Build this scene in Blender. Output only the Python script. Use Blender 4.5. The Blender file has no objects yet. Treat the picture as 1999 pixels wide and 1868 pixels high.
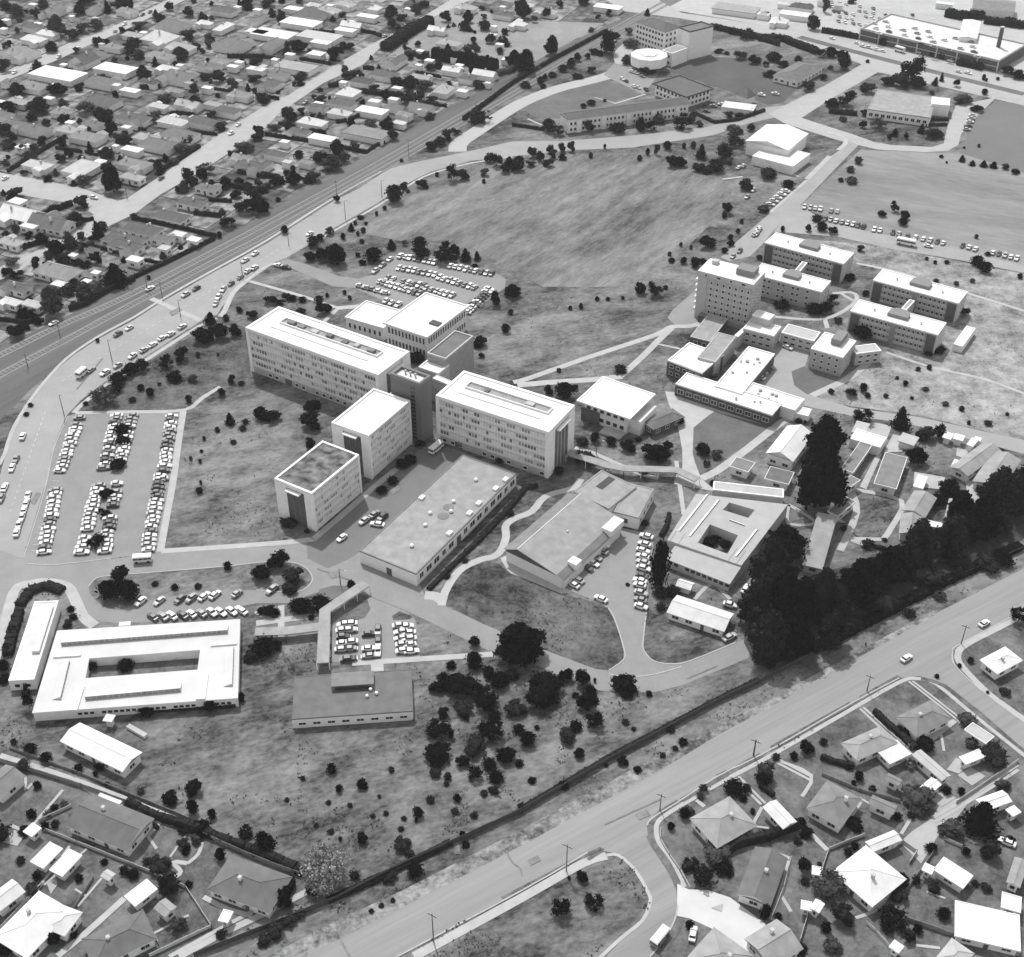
import bpy, bmesh, math, random
from mathutils import Vector, Matrix, noise
random.seed(7)
SC = bpy.context.scene
COL = SC.collection
R_ = math.radians
# ------------------------------------------------------------------ camera, sky, sun
CAM_H = 250.0; FOC = 2500.0; PITCH = R_(37.0)
cam = bpy.data.cameras.new('camera'); co = bpy.data.objects.new('camera', cam); COL.objects.link(co)
cam.sensor_width = 36.0; cam.lens = FOC/1999*36.0; cam.clip_start = 1; cam.clip_end = 6000
co.location = (0, 0, CAM_H); co.rotation_euler = (math.pi/2-PITCH, 0, 0); SC.camera = co
SUN_EL = 57.0; SUN_DIR = Vector((-0.30, 0.95, 0)).normalized()      # the way towards the sun, over the ground
w = bpy.data.worlds.new('World'); SC.world = w; w.use_nodes = True
nt = w.node_tree; bg = nt.nodes['Background']
sky = nt.nodes.new('ShaderNodeTexSky'); sky.sky_type = 'NISHITA'; sky.sun_disc = False
sky.sun_elevation = R_(SUN_EL); sky.sun_rotation = math.atan2(SUN_DIR.x, SUN_DIR.y)
bwn = nt.nodes.new('ShaderNodeRGBToBW')
nt.links.new(sky.outputs[0], bwn.inputs[0]); nt.links.new(bwn.outputs[0], bg.inputs[0]); bg.inputs[1].default_value = 0.15
sl = bpy.data.lights.new('sun', 'SUN'); sl.energy = 2.0; sl.angle = R_(1.5); sl.color = (1, 1, 1)
so = bpy.data.objects.new('sun', sl); COL.objects.link(so)
sd = Vector((SUN_DIR.x*math.cos(R_(SUN_EL)), SUN_DIR.y*math.cos(R_(SUN_EL)), math.sin(R_(SUN_EL))))
so.rotation_euler = sd.to_track_quat('Z', 'Y').to_euler(); so.location = sd*400
vs = SC.view_settings; vs.view_transform = 'Standard'; vs.look = 'None'; vs.exposure = 0.95; vs.gamma = 1
SC.cycles.max_bounces = 5

# ------------------------------------------------------------------ from the survey grid to the ground
def at(px, py, z=0.0):
    x = px-999.5; y = py-934.0
    k = (CAM_H-z)/(math.sin(PITCH)*FOC+y*math.cos(PITCH))
    return Vector((x*k, (math.cos(PITCH)*FOC-y*math.sin(PITCH))*k, z))
def scale(py): return (math.sin(PITCH)*FOC+(py-934)*math.cos(PITCH))/CAM_H      # px per metre
def dep(py): return PITCH+math.atan((py-934)/FOC)                              # depression angle
S = .26157
FR = {'a': (0, 0, S), 'b': (500, 0, S), 'c': (1000, 0, S), 'd': (1479, 0, S), 'e': (0, 460, S), 'f': (440, 460, S), 'g': (840, 560, S),
      'h': (1240, 440, S), 'i': (1479, 440, S), 'j': (0, 920, S), 'k': (500, 840, S), 'l': (940, 880, S), 'm': (1479, 880, S),
      'n': (0, 1388, S), 'o': (500, 1388, S), 'p': (980, 1388, S), 'q': (1479, 1388, S), 'r': (1400, 1200, .3013), '0': (0, 0, 1)}
def P(fr, x, y):
    f = FR[fr]; return (f[0]+x*f[2], f[1]+y*f[2])
def PP(fr, s):
    v = [float(t) for t in s.replace(',', ' ').split()]
    return [P(fr, v[i], v[i+1]) for i in range(0, len(v), 2)]

# ------------------------------------------------------------------ materials (the photograph is black and white: greys only)
MATS = {}
def lin(nt_, a, b):
    nt_.links.new(a, b)
def mat(name, v, rough=.85, amp=.12, sc=.6, spec=.3, metal=0.0):
    if name in MATS: return MATS[name]
    m = bpy.data.materials.new(name); m.use_nodes = True; n = m.node_tree; b = n.nodes['Principled BSDF']
    b.inputs['Roughness'].default_value = rough; b.inputs['Specular IOR Level'].default_value = spec; b.inputs['Metallic'].default_value = metal
    tc = n.nodes.new('ShaderNodeTexCoord'); nz = n.nodes.new('ShaderNodeTexNoise'); nz.inputs['Scale'].default_value = sc; nz.inputs['Detail'].default_value = 5
    mr = n.nodes.new('ShaderNodeMapRange'); mr.inputs[1].default_value = .3; mr.inputs[2].default_value = .7
    mr.inputs[3].default_value = v*(1-amp); mr.inputs[4].default_value = min(.9, v*(1+amp))
    n.links.new(tc.outputs['Object'], nz.inputs['Vector']); n.links.new(nz.outputs[0], mr.inputs[0]); n.links.new(mr.outputs[0], b.inputs['Base Color'])
    MATS[name] = m; return m
def ground_mat(name, v, amp=.45, big=.02, mid=.09, fine=.7, stretch=None, rot=0, contrast=1.0, lo=.35, hi=.65):
    if name in MATS: return MATS[name]
    m = bpy.data.materials.new(name); m.use_nodes = True; n = m.node_tree; b = n.nodes['Principled BSDF']
    b.inputs['Roughness'].default_value = .95; b.inputs['Specular IOR Level'].default_value = .1
    tc = n.nodes.new('ShaderNodeTexCoord'); mp = n.nodes.new('ShaderNodeMapping'); mp.vector_type = 'TEXTURE'; mp.inputs['Rotation'].default_value = (0, 0, rot)
    if stretch: mp.inputs['Scale'].default_value = stretch
    n.links.new(tc.outputs['Object'], mp.inputs['Vector'])
    acc = None
    for s_, wt in ((big, .38), (mid, .36), (fine, .26)):
        nz = n.nodes.new('ShaderNodeTexNoise'); nz.inputs['Scale'].default_value = s_; nz.inputs['Detail'].default_value = 6; nz.inputs['Roughness'].default_value = .65
        n.links.new(mp.outputs[0], nz.inputs['Vector'])
        mu = n.nodes.new('ShaderNodeMath'); mu.operation = 'MULTIPLY'; mu.inputs[1].default_value = wt; n.links.new(nz.outputs[0], mu.inputs[0])
        if acc is None: acc = mu
        else:
            ad = n.nodes.new('ShaderNodeMath'); ad.operation = 'ADD'; n.links.new(acc.outputs[0], ad.inputs[0]); n.links.new(mu.outputs[0], ad.inputs[1]); acc = ad
    mr = n.nodes.new('ShaderNodeMapRange'); mr.inputs[1].default_value = lo; mr.inputs[2].default_value = hi
    mr.inputs[3].default_value = v*(1-amp); mr.inputs[4].default_value = v*(1+amp)
    n.links.new(acc.outputs[0], mr.inputs[0]); n.links.new(mr.outputs[0], b.inputs['Base Color'])
    MATS[name] = m; return m
def parcel_mat(name, rot):
    m = bpy.data.materials.new(name); m.use_nodes = True; n = m.node_tree; b = n.nodes['Principled BSDF']; b.inputs['Roughness'].default_value = .95
    b.inputs['Specular IOR Level'].default_value = .1
    tc = n.nodes.new('ShaderNodeTexCoord'); mp = n.nodes.new('ShaderNodeMapping'); mp.inputs['Rotation'].default_value = (0, 0, -rot)
    br = n.nodes.new('ShaderNodeTexBrick'); br.inputs['Scale'].default_value = 1; br.inputs['Brick Width'].default_value = 19; br.inputs['Row Height'].default_value = 13
    br.inputs['Mortar Size'].default_value = .35; br.inputs['Color1'].default_value = (.055,)*3+(1,); br.inputs['Color2'].default_value = (.24,)*3+(1,); br.inputs['Mortar'].default_value = (.05,)*3+(1,)
    nz = n.nodes.new('ShaderNodeTexNoise'); nz.inputs['Scale'].default_value = .22; nz.inputs['Detail'].default_value = 7
    mr = n.nodes.new('ShaderNodeMapRange'); mr.inputs[1].default_value = .35; mr.inputs[2].default_value = .65; mr.inputs[3].default_value = .45; mr.inputs[4].default_value = 1.5
    mx = n.nodes.new('ShaderNodeMix'); mx.data_type = 'RGBA'; mx.blend_type = 'MULTIPLY'; mx.inputs[0].default_value = 1
    n.links.new(tc.outputs['Object'], mp.inputs[0]); n.links.new(mp.outputs[0], br.inputs[0]); n.links.new(tc.outputs['Object'], nz.inputs[0])
    n.links.new(nz.outputs[0], mr.inputs[0]); n.links.new(br.outputs[0], mx.inputs[6]); n.links.new(mr.outputs[0], mx.inputs[7]); n.links.new(mx.outputs[2], b.inputs['Base Color'])
    return m
TV = [.02, .04, .06, .09, .125, .18, .265, .39, .54, .64]
def rmat(t, kind='roofing'):
    return mat(f'{kind} tone {t}', TV[t], .8, .1 if t > 6 else .16, .35)
M_WALL = mat('painted wall', .72, .9, .08); M_WALLD = mat('grey wall', .42, .9, .12); M_CONC = mat('concrete wall', .42, .9, .1)
M_GLASS = mat('window glass', .03, .15, .3, .5, .5); M_BLIND = mat('window blind', .64, .7, .1); M_GREYGL = mat('grey glazing', .27, .3, .2)
M_BRICK = mat('dark cladding', .09, .9, .2); M_WHITE = mat('white trim', .74, .7, .05); M_BARK = mat('bark', .05, .95, .3, 2)
M_PATH = mat('concrete path', .37, .9, .1, .3); M_ROAD = None

# ------------------------------------------------------------------ mesh helpers
class MB:
    def __init__(s): s.v = []; s.f = []; s.m = []; s.mats = []
    def mi(s, m):
        if m not in s.mats: s.mats.append(m)
        return s.mats.index(m)
    def face(s, pts, m):
        b = len(s.v); s.v += [tuple(p) for p in pts]; s.f.append(tuple(range(b, b+len(pts)))); s.m.append(s.mi(m))
    def box(s, x0, y0, z0, x1, y1, z1, m, top=None):
        b = len(s.v); s.v += [(x0, y0, z0), (x1, y0, z0), (x1, y1, z0), (x0, y1, z0), (x0, y0, z1), (x1, y0, z1), (x1, y1, z1), (x0, y1, z1)]
        k = s.mi(m); kt = s.mi(top) if top else k
        for q, mm in (((0, 3, 2, 1), k), ((4, 5, 6, 7), kt), ((0, 1, 5, 4), k), ((1, 2, 6, 5), k), ((2, 3, 7, 6), k), ((3, 0, 4, 7), k)):
            s.f.append(tuple(b+i for i in q)); s.m.append(mm)
    def prism(s, pts, z0, z1, m, top=None):
        n = len(pts); b = len(s.v); s.v += [(p[0], p[1], z0) for p in pts]+[(p[0], p[1], z1) for p in pts]
        k = s.mi(m); kt = s.mi(top) if top else k
        s.f.append(tuple(b+i for i in reversed(range(n)))); s.m.append(k); s.f.append(tuple(b+n+i for i in range(n))); s.m.append(kt)
        for i in range(n):
            j = (i+1) % n; s.f.append((b+i, b+j, b+n+j, b+n+i)); s.m.append(k)
    def cyl(s, x, y, z0, z1, r0, r1, m, n=8):
        b = len(s.v)
        for z, r in ((z0, r0), (z1, r1)):
            s.v += [(x+r*math.cos(2*math.pi*i/n), y+r*math.sin(2*math.pi*i/n), z) for i in range(n)]
        k = s.mi(m)
        for i in range(n):
            j = (i+1) % n; s.f.append((b+i, b+j, b+n+j, b+n+i)); s.m.append(k)
        s.f.append(tuple(b+n+i for i in range(n))); s.m.append(k); s.f.append(tuple(b+i for i in reversed(range(n)))); s.m.append(k)
    def tube(s, p, q, r0, r1, m, n=5):
        p = Vector(p); q = Vector(q); d = (q-p).normalized(); a = d.orthogonal().normalized(); c = d.cross(a); b = len(s.v)
        for o, r in ((p, r0), (q, r1)):
            s.v += [tuple(o+a*r*math.cos(2*math.pi*i/n)+c*r*math.sin(2*math.pi*i/n)) for i in range(n)]
        k = s.mi(m)
        for i in range(n):
            j = (i+1) % n; s.f.append((b+i, b+j, b+n+j, b+n+i)); s.m.append(k)
    def mesh(s, name):
        me = bpy.data.meshes.new(name); me.from_pydata(s.v, [], s.f); me.update()
        for m in s.mats: me.materials.append(m)
        me.polygons.foreach_set('material_index', s.m); return me
    def obj(s, name, parent=None):
        o = bpy.data.objects.new(name, s.mesh(name)); COL.objects.link(o)
        if parent: o.parent = parent
        return o
def empty(name, loc=(0, 0, 0), rz=0):
    o = bpy.data.objects.new(name, None); COL.objects.link(o); o.location = loc; o.rotation_euler = (0, 0, rz); o.empty_display_size = 1; return o
AUTO = []
def tag(o, label, cat, group=None, pix=None):
    o['category'] = cat
    if group: o['group'] = group
    if pix is None: o['label'] = label
    else: AUTO.append((o, label, pix))
    return o
def frame3(A, B, C, h):
    a = at(*A, h); b = at(*B, h); c = at(*C, h); u = Vector((b.x-a.x, b.y-a.y)); L = u.length; u /= L
    n = Vector((-u.y, u.x)); W = (Vector((c.x-b.x, c.y-b.y))).dot(n)
    if W < 0: print('NEG', A, B, C); W = -W
    o = Vector((a.x, a.y))+u*L/2+n*W/2
    OCC.append((o.x, o.y, max(L, W)*.55))
    return Vector((o.x, o.y, 0)), math.atan2(u.y, u.x), L, W
OCC = []
# ------------------------------------------------------------------ ground, roads, paths
ZL = [0.0]
def sheet(name, pts, m, z=None):
    if z is None: ZL[0] += .0009; z = .02+ZL[0]
    b = MB(); b.face([at(p[0], p[1])+Vector((0, 0, z)) for p in pts], m); o = b.obj(name); o['kind'] = 'structure'
    POLY.append((name, [(at(*p).x, at(*p).y) for p in pts])); return o
POLY = []
def offs(pts, i):
    n = len(pts); a = pts[max(0, i-1)]; b = pts[min(n-1, i+1)]; d = (b-a).normalized(); return Vector((-d.y, d.x))
def smooth(pts, k=3):
    out = []
    n = len(pts)
    for i in range(n-1):
        p0 = pts[max(0, i-1)]; p1 = pts[i]; p2 = pts[i+1]; p3 = pts[min(n-1, i+2)]
        for j in range(k):
            t = j/k; t2 = t*t; t3 = t2*t
            out.append(.5*((2*p1)+(-p0+p2)*t+(2*p0-5*p1+4*p2-p3)*t2+(-p0+3*p1-3*p2+p3)*t3))
    out.append(pts[-1]); return out
def strip(name, pts, wd, m, z=None, kind='structure', h=0, sm=True):
    """a ribbon wd metres wide along a line of survey points; h > 0 makes it a solid strip (kerb)"""
    if z is None: ZL[0] += .0009; z = .02+ZL[0]
    w_ = [Vector((at(*p).x, at(*p).y)) for p in pts]
    if sm and len(w_) > 2: w_ = smooth(w_)
    b = MB(); L = []; Rr = []
    for i in range(len(w_)):
        n = offs(w_, i); L.append(w_[i]+n*wd/2); Rr.append(w_[i]-n*wd/2)
    for i in range(len(w_)-1):
        q = [Rr[i], Rr[i+1], L[i+1], L[i]]
        b.face([(p.x, p.y, z+h) for p in q], m)
        if h:
            for p, r in ((Rr[i], Rr[i+1]), (L[i+1], L[i])): b.face([(p.x, p.y, 0), (r.x, r.y, 0), (r.x, r.y, z+h), (p.x, p.y, z+h)], m)
    o = b.obj(name)
    if kind: o['kind'] = kind
    if wd > 1.5: POLY.append((name, [(p.x, p.y) for p in L]+[(p.x, p.y) for p in reversed(Rr)]))
    return o
_a = at(930, 500); _b = at(1130, 385); FD = math.atan2(_b.y-_a.y, _b.x-_a.x)
_a = at(788, 1812); _b = at(1900, 1215); WD = math.atan2(_b.y-_a.y, _b.x-_a.x)
_a = at(105, 641); _b = at(788, 290); RD = math.atan2(_b.y-_a.y, _b.x-_a.x)
M_ROAD = ground_mat('asphalt', .29, .16, .02, .12, 1.5); M_ROADD = ground_mat('dark asphalt', .165, .14, .03, .2, 1.5)
M_PARK = ground_mat('car park asphalt', .235, .16, .03, .2, 1.5); M_ROADL = ground_mat('pale road', .35, .14, .02, .2, 1.2)
M_GRASS = ground_mat('rough grass', .125, .8, .022, .13, .8, stretch=(1.7, 1, 1), rot=R_(20), lo=.41, hi=.59)
M_GRASSD = ground_mat('dark rough grass', .088, .8, .03, .15, .8, lo=.41, hi=.59)
M_LAWN = ground_mat('mown lawn', .125, .3, .03, .15, .8); M_FIELD = ground_mat('playing field', .15, .6, .03, .16, .9, stretch=(3.2, 1, 1), rot=FD, lo=.4, hi=.6)
M_FIELDR = ground_mat('dry field', .23, .6, .02, .16, .9, lo=.4, hi=.6); M_FIELDS = ground_mat('even dark field', .15, .12, .02, .1, .9)
M_GARDEN = ground_mat('garden soil and grass', .115, .6, .06, .2, .9, lo=.4, hi=.6)
M_RAIL = ground_mat('railway ground', .11, .4, .02, .08, .6, stretch=(14, 1, 1), rot=RD); M_BALL = mat('ballast', .19, .95, .15, .8)
g = MB(); g.face([(-3000, -300, 0), (3000, -300, 0), (3000, 5000, 0), (-3000, 5000, 0)], M_GRASS); go = g.obj('ground'); go['kind'] = 'structure'
M_SUB = parcel_mat('suburban sections', R_(65)); M_SUB2 = parcel_mat('suburban sections south', R_(-30))
sheet('suburban_ground', PP('0', '-400,-300 1150,-300 1235,26 1183,50 1099,89 984,154 871,209 720,301 612,358 500,429 429,465 275,536 131,617 0,677 -300,820'), M_SUB)
sheet('waste_ground', PP('0', '835,42 900,5 1000,40 1180,45 1000,145 905,160 760,100'), ground_mat('pale rough field', .23, .3))
sheet('suburban_ground', PP('0', '-200,1400 0,1487 160,1540 375,1625 470,1668 590,1712 612,1735 520,1790 380,1868 300,2000 -200,2000'), M_GARDEN)
sheet('suburban_ground', PP('0', '1320,1570 1500,1480 1760,1330 1990,1200 2300,1050 2300,2200 1200,2200 1260,1860 1310,1750 1290,1640'), M_GARDEN)
sheet('shopping_ground', PP('0', '1100,-300 2400,-300 2400,240 2100,190 1944,144 1754,102 1610,63 1479,47 1330,22 1235,20'), ground_mat('pale yard', .38, .2, .03, .2, 1))
sheet('playing_field', PP('0', '705,455 738,402 800,366 930,322 1120,300 1300,296 1395,325 1428,375 1385,440 1300,520 1205,560 1060,560 960,505 860,470 780,470'), M_FIELD)
sheet('playing_field', PP('0', '1680,292 1810,298 1880,300 2100,345 2100,560 1990,520 1700,452 1560,405 1620,345'), ground_mat('lighter playing field', .205, .28, .02, .06, .5, stretch=(4, 1, 1), rot=R_(-25), lo=.4, hi=.6))
sheet('playing_field', PP('0', '1912,222 1945,196 2100,236 2100,365 1990,335 1872,298'), M_FIELDS)
sheet('dry_field', PP('0', '1560,465 1700,478 2000,535 2200,590 2200,1000 1993,858 1800,812 1640,790 1590,772 1700,700 1800,620 1880,600 1700,520'), M_FIELDR)
sheet('rough_lawn', PP('0', '865,1178 880,1140 905,1112 950,1096 975,1100 992,1118 1097,1160 1160,1175 1186,1188 1201,1214 1218,1266 1216,1288 1188,1308 1162,1305 1071,1272 945,1219'), M_GRASSD)
sheet('rough_lawn', PP('0', '440,760 480,740 740,840 700,870 640,880 600,900 540,950 420,1010 330,1070 318,1075 345,900 362,806'), M_GRASS)
sheet('dark_lawn', PP('0', '190,760 300,700 430,620 480,640 490,735 440,752 365,796 160,800'), M_GRASSD)
sheet('lawn', PP('0', '1390,800 1510,832 1360,930 1350,905 1350,880 1354,835'), M_LAWN)
sheet('lawn', PP('0', '1008,200 1060,178 1180,153 1250,185 1210,195 1100,232 1040,228'), M_LAWN)
sheet('lawn', PP('0', '1300,137 1385,110 1450,115 1560,170 1530,200 1500,205 1400,170'), ground_mat('dark lawn', .09, .25))
sheet('meadow', PP('0', '920,620 1000,575 1330,560 1345,575 1300,620 1270,650 1020,735 1000,735 915,690'), M_GRASS)
# railway
rail_up = '1330,-20 1235,26 1183,50 1099,89 984,154 871,209 720,301 612,358 500,429 429,465 275,536 131,617 0,677 -100,730'
rail_dn = '-100,900 0,820 60,760 144,690 188,662 261,623 314,589 392,544 520,474 652,390 743,336 829,288 913,238 1020,181 1091,141 1183,86 1235,50 1370,-20'
sheet('railway_ground', PP('0', rail_up+' '+rail_dn), M_RAIL)
T1 = PP('0', '-100,738 0,693 105,641 248,578 430,484 500,447 652,365 788,290 1020,156 1100,112 1240,33 1330,-15')
T2 = PP('0', '-100,790 0,732 146,654 261,592 430,504 520,458 660,378 800,300 1030,166 1110,118 1250,38 1340,-10')
M_STEEL = mat('steel rail', .25, .4, .1); M_SLEEP = mat('sleeper', .1, .9)
for T in (T1, T2):
    strip('ballast', T, 4.2, M_BALL)
    ww = smooth([Vector((at(*p).x, at(*p).y)) for p in T])
    b = MB()
    for i in range(len(ww)-1):
        for sgn in (-1, 1):
            n0 = offs(ww, i); n1 = offs(ww, i+1); p = ww[i]+n0*.55*sgn; q = ww[i+1]+n1*.55*sgn
            b.tube((p.x, p.y, .3), (q.x, q.y, .3), .07, .07, M_STEEL, 4)
        d = ww[i+1]-ww[i]; k = int(d.length/1.6); n0 = offs(ww, i)
        for j in range(k):
            c = ww[i]+d*(j/k); u = d.normalized()*.15; v = n0*1.25
            b.face([(c.x-u.x-v.x, c.y-u.y-v.y, .2), (c.x+u.x-v.x, c.y+u.y-v.y, .2), (c.x+u.x+v.x, c.y+u.y+v.y, .2), (c.x-u.x+v.x, c.y-u.y+v.y, .2)], M_SLEEP)
    o = b.obj('railway_track'); o['kind'] = 'structure'
def road(name, s, m=None): return sheet(name, PP('0', s), m or M_ROAD)
# ring road round the campus and its northern arm
road('road', '-200,1400 -200,1000 0,928 16,868 39,813 68,768 105,727 144,693 188,664 261,625 314,591 392,546 520,476 652,392 704,366 743,340 762,329 822,314 887,301 940,290 1000,276 1105,275 1261,262 1379,248 1445,230 1497,209 1529,206 1545,222 1460,241 1392,264 1235,288 1118,293 1020,303 918,314 840,335 795,358 735,397 657,442 618,466 597,481 558,504 539,511 497,541 460,565 432,601 424,614 387,630 288,693 209,742 157,782 131,810 112,852 99,892 94,931 86,954 44,1090 52,1101 30,1150 0,1255 -60,1400')
road('road', '1683,125 1610,167 1529,207 1500,222 1565,230 1620,194 1714,141 1740,146 1722,125', M_ROADL)
road('road', '1500,222 1565,230 1620,248 1662,261 1706,277 1740,283 1819,287 1842,280 1850,246 1866,206 1945,190 1912,222 1876,262 1871,283 1850,294 1806,297 1714,292 1675,283 1640,275 1560,250 1530,240', M_ROADL)
road('road', '1646,270 1676,283 1625,335 1565,398 1510,450 1491,474 1465,500 1425,510 1407,503 1440,470 1500,419 1578,348 1625,303 1650,285', M_ROAD)
road('road', '1560,398 1604,429 1688,450 1837,479 2000,519 2100,540 2100,553 1992,531 1871,507 1740,486 1636,462 1510,452', M_ROAD)
road('road', '1150,-20 1250,-20 1330,25 1479,47 1610,63 1672,78 1754,102 1944,144 2100,185 2100,232 1999,206 1832,168 1740,147 1683,126 1640,108 1544,80 1479,63 1330,36 1220,22', M_ROADL)
strip('median_grass', PP('0', '1560,72 1680,104 1830,142 2000,184'), 6, M_LAWN)
strip('road', PP('0', '893,296 897,280 925,260 1000,211 1050,187 1100,170 1180,150 1215,130 1213,105 1240,80'), 9, ground_mat('pale access road', .36, .1))
road('car_park', '1178,146 1199,123 1235,131 1288,139 1275,160 1255,184 1193,154', M_PARK)
# suburban streets
road('road', '-100,325 0,337 157,366 230,392 248,387 314,343 429,262 520,204 552,193 657,125 730,84 801,47 879,0 940,-40 985,-40 918,0 835,39 746,89 709,126 631,162 544,222 516,251 455,293 392,335 314,379 262,418 204,445 140,480 90,495 20,540 -80,570 -80,555 50,500 120,465 183,419 157,400 0,374 -100,355', M_ROADL)
road('road', '-100,190 0,144 141,81 199,63 282,21 327,0 380,-30 420,-30 361,0 314,23 235,63 167,91 110,118 0,162 -100,205', M_ROADL)
# campus roads and car parks
road('car_park', '133,812 146,808 352,806 312,1080 217,1090 104,1103 52,1100 46,1090 88,954 101,892 114,852', M_PARK)
road('road', '44,1090 104,1104 217,1091 314,1080 520,1067 604,1057 623,1047 709,971 808,887 840,864 866,872 905,884 1015,925 812,1125 829,1162 861,1180 945,1219 1071,1272 1162,1306 1188,1309 1277,1291 1311,1296 1345,1291 1437,1254 1500,1230 1500,1268 1434,1296 1332,1338 1280,1351 1228,1352 1170,1348 1107,1325 1042,1296 952,1269 788,1190 717,1162 683,1154 640,1150 604,1162 565,1177 500,1178 300,1215 222,1216 188,1211 167,1197 157,1171 140,1140 90,1130 40,1140 0,1200 -40,1200 -40,1060', M_PARK)
road('road', '623,1047 709,971 808,887 840,864 866,872 905,887 703,1078 680,1092 640,1110 600,1090 600,1058', M_ROADD)  # road strip between the blocks, in a darker tone
road('car_park', '1188,1309 1217,1288 1218,1267 1201,1212 1186,1186 1162,1173 1105,1150 1180,1042 1201,1029 1243,1036 1277,1050 1268,1115 1262,1194 1256,1246 1257,1270 1277,1292 1240,1312', M_PARK)
road('car_park', '722,1165 788,1192 812,1211 820,1284 688,1293 649,1293 646,1224', M_PARK)
sheet('grass_island', PP('0', '173,1145 188,1129 214,1124 251,1121 439,1106 520,1097 575,1099 598,1110 610,1128 604,1142 578,1156 500,1152 445,1153 380,1158 300,1170 262,1181 235,1191 209,1188 188,1173 175,1158'), M_GRASS)
sheet('grass_island', PP('0', '622,1151 650,1143 690,1144 702,1152 640,1192 628,1172'), M_LAWN)
sheet('grass_island', PP('0', '655,1214 717,1170 723,1190 712,1206 690,1213'), M_GRASSD)
sheet('grass_island', PP('0', '765,1203 780,1193 805,1203 802,1209 768,1211'), M_GRASSD)
road('car_park', '559,505 602,517 662,539 702,544 728,536 762,504 777,496 832,497 960,529 988,545 985,562 912,617 800,620 760,592 690,562 649,559 586,531 540,512', M_PARK)
road('road', '1303,620 1313,605 1352,571 1376,571 1376,623 1345,636 1316,633', M_PARK)
road('car_park', '1465,741 1496,688 1540,655 1585,670 1570,722 1586,772 1662,796 1793,814 1994,858 2100,885 2100,912 1994,885 1845,845 1767,826 1662,812 1560,790', M_ROAD)
sheet('grass_island', PP('0', '1545,725 1570,715 1620,738 1640,745 1600,768 1575,770 1550,752'), M_LAWN)
# big road in the foreground with its two side streets
road('road', '380,1960 552,1868 657,1833 788,1767 1020,1647 1294,1498 1400,1432 1500,1380 1611,1317 1822,1200 1992,1113 2200,1005 2200,1080 1966,1209 1870,1260 1860,1272 1864,1299 1912,1345 1987,1402 2200,1560 2200,1620 1987,1453 1912,1387 1846,1336 1795,1320 1755,1324 1662,1373 1500,1466 1400,1516 1320,1568 1273,1597 1263,1614 1265,1636 1281,1668 1307,1707 1320,1738 1323,1767 1317,1796 1294,1838 1268,1868 1220,1930 1120,1930 1184,1868 1215,1833 1257,1799 1272,1762 1268,1741 1241,1697 1207,1667 1176,1661 1147,1664 1020,1738 775,1868 620,1960', ground_mat('wide road asphalt', .235, .22, .05, .35, 1.3, stretch=(26, 1, 1), rot=WD))
sheet('dry_verge', PP('0', '520,1868 657,1797 788,1737 1020,1618 1290,1472 1400,1417 1500,1366 1611,1306 1822,1192 1830,1198 1611,1320 1500,1383 1400,1436 1294,1501 1020,1650 788,1770 657,1836 560,1872'), ground_mat('dry pale verge', .19, .7, .06, .3, .9, lo=.42, hi=.58))
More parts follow.
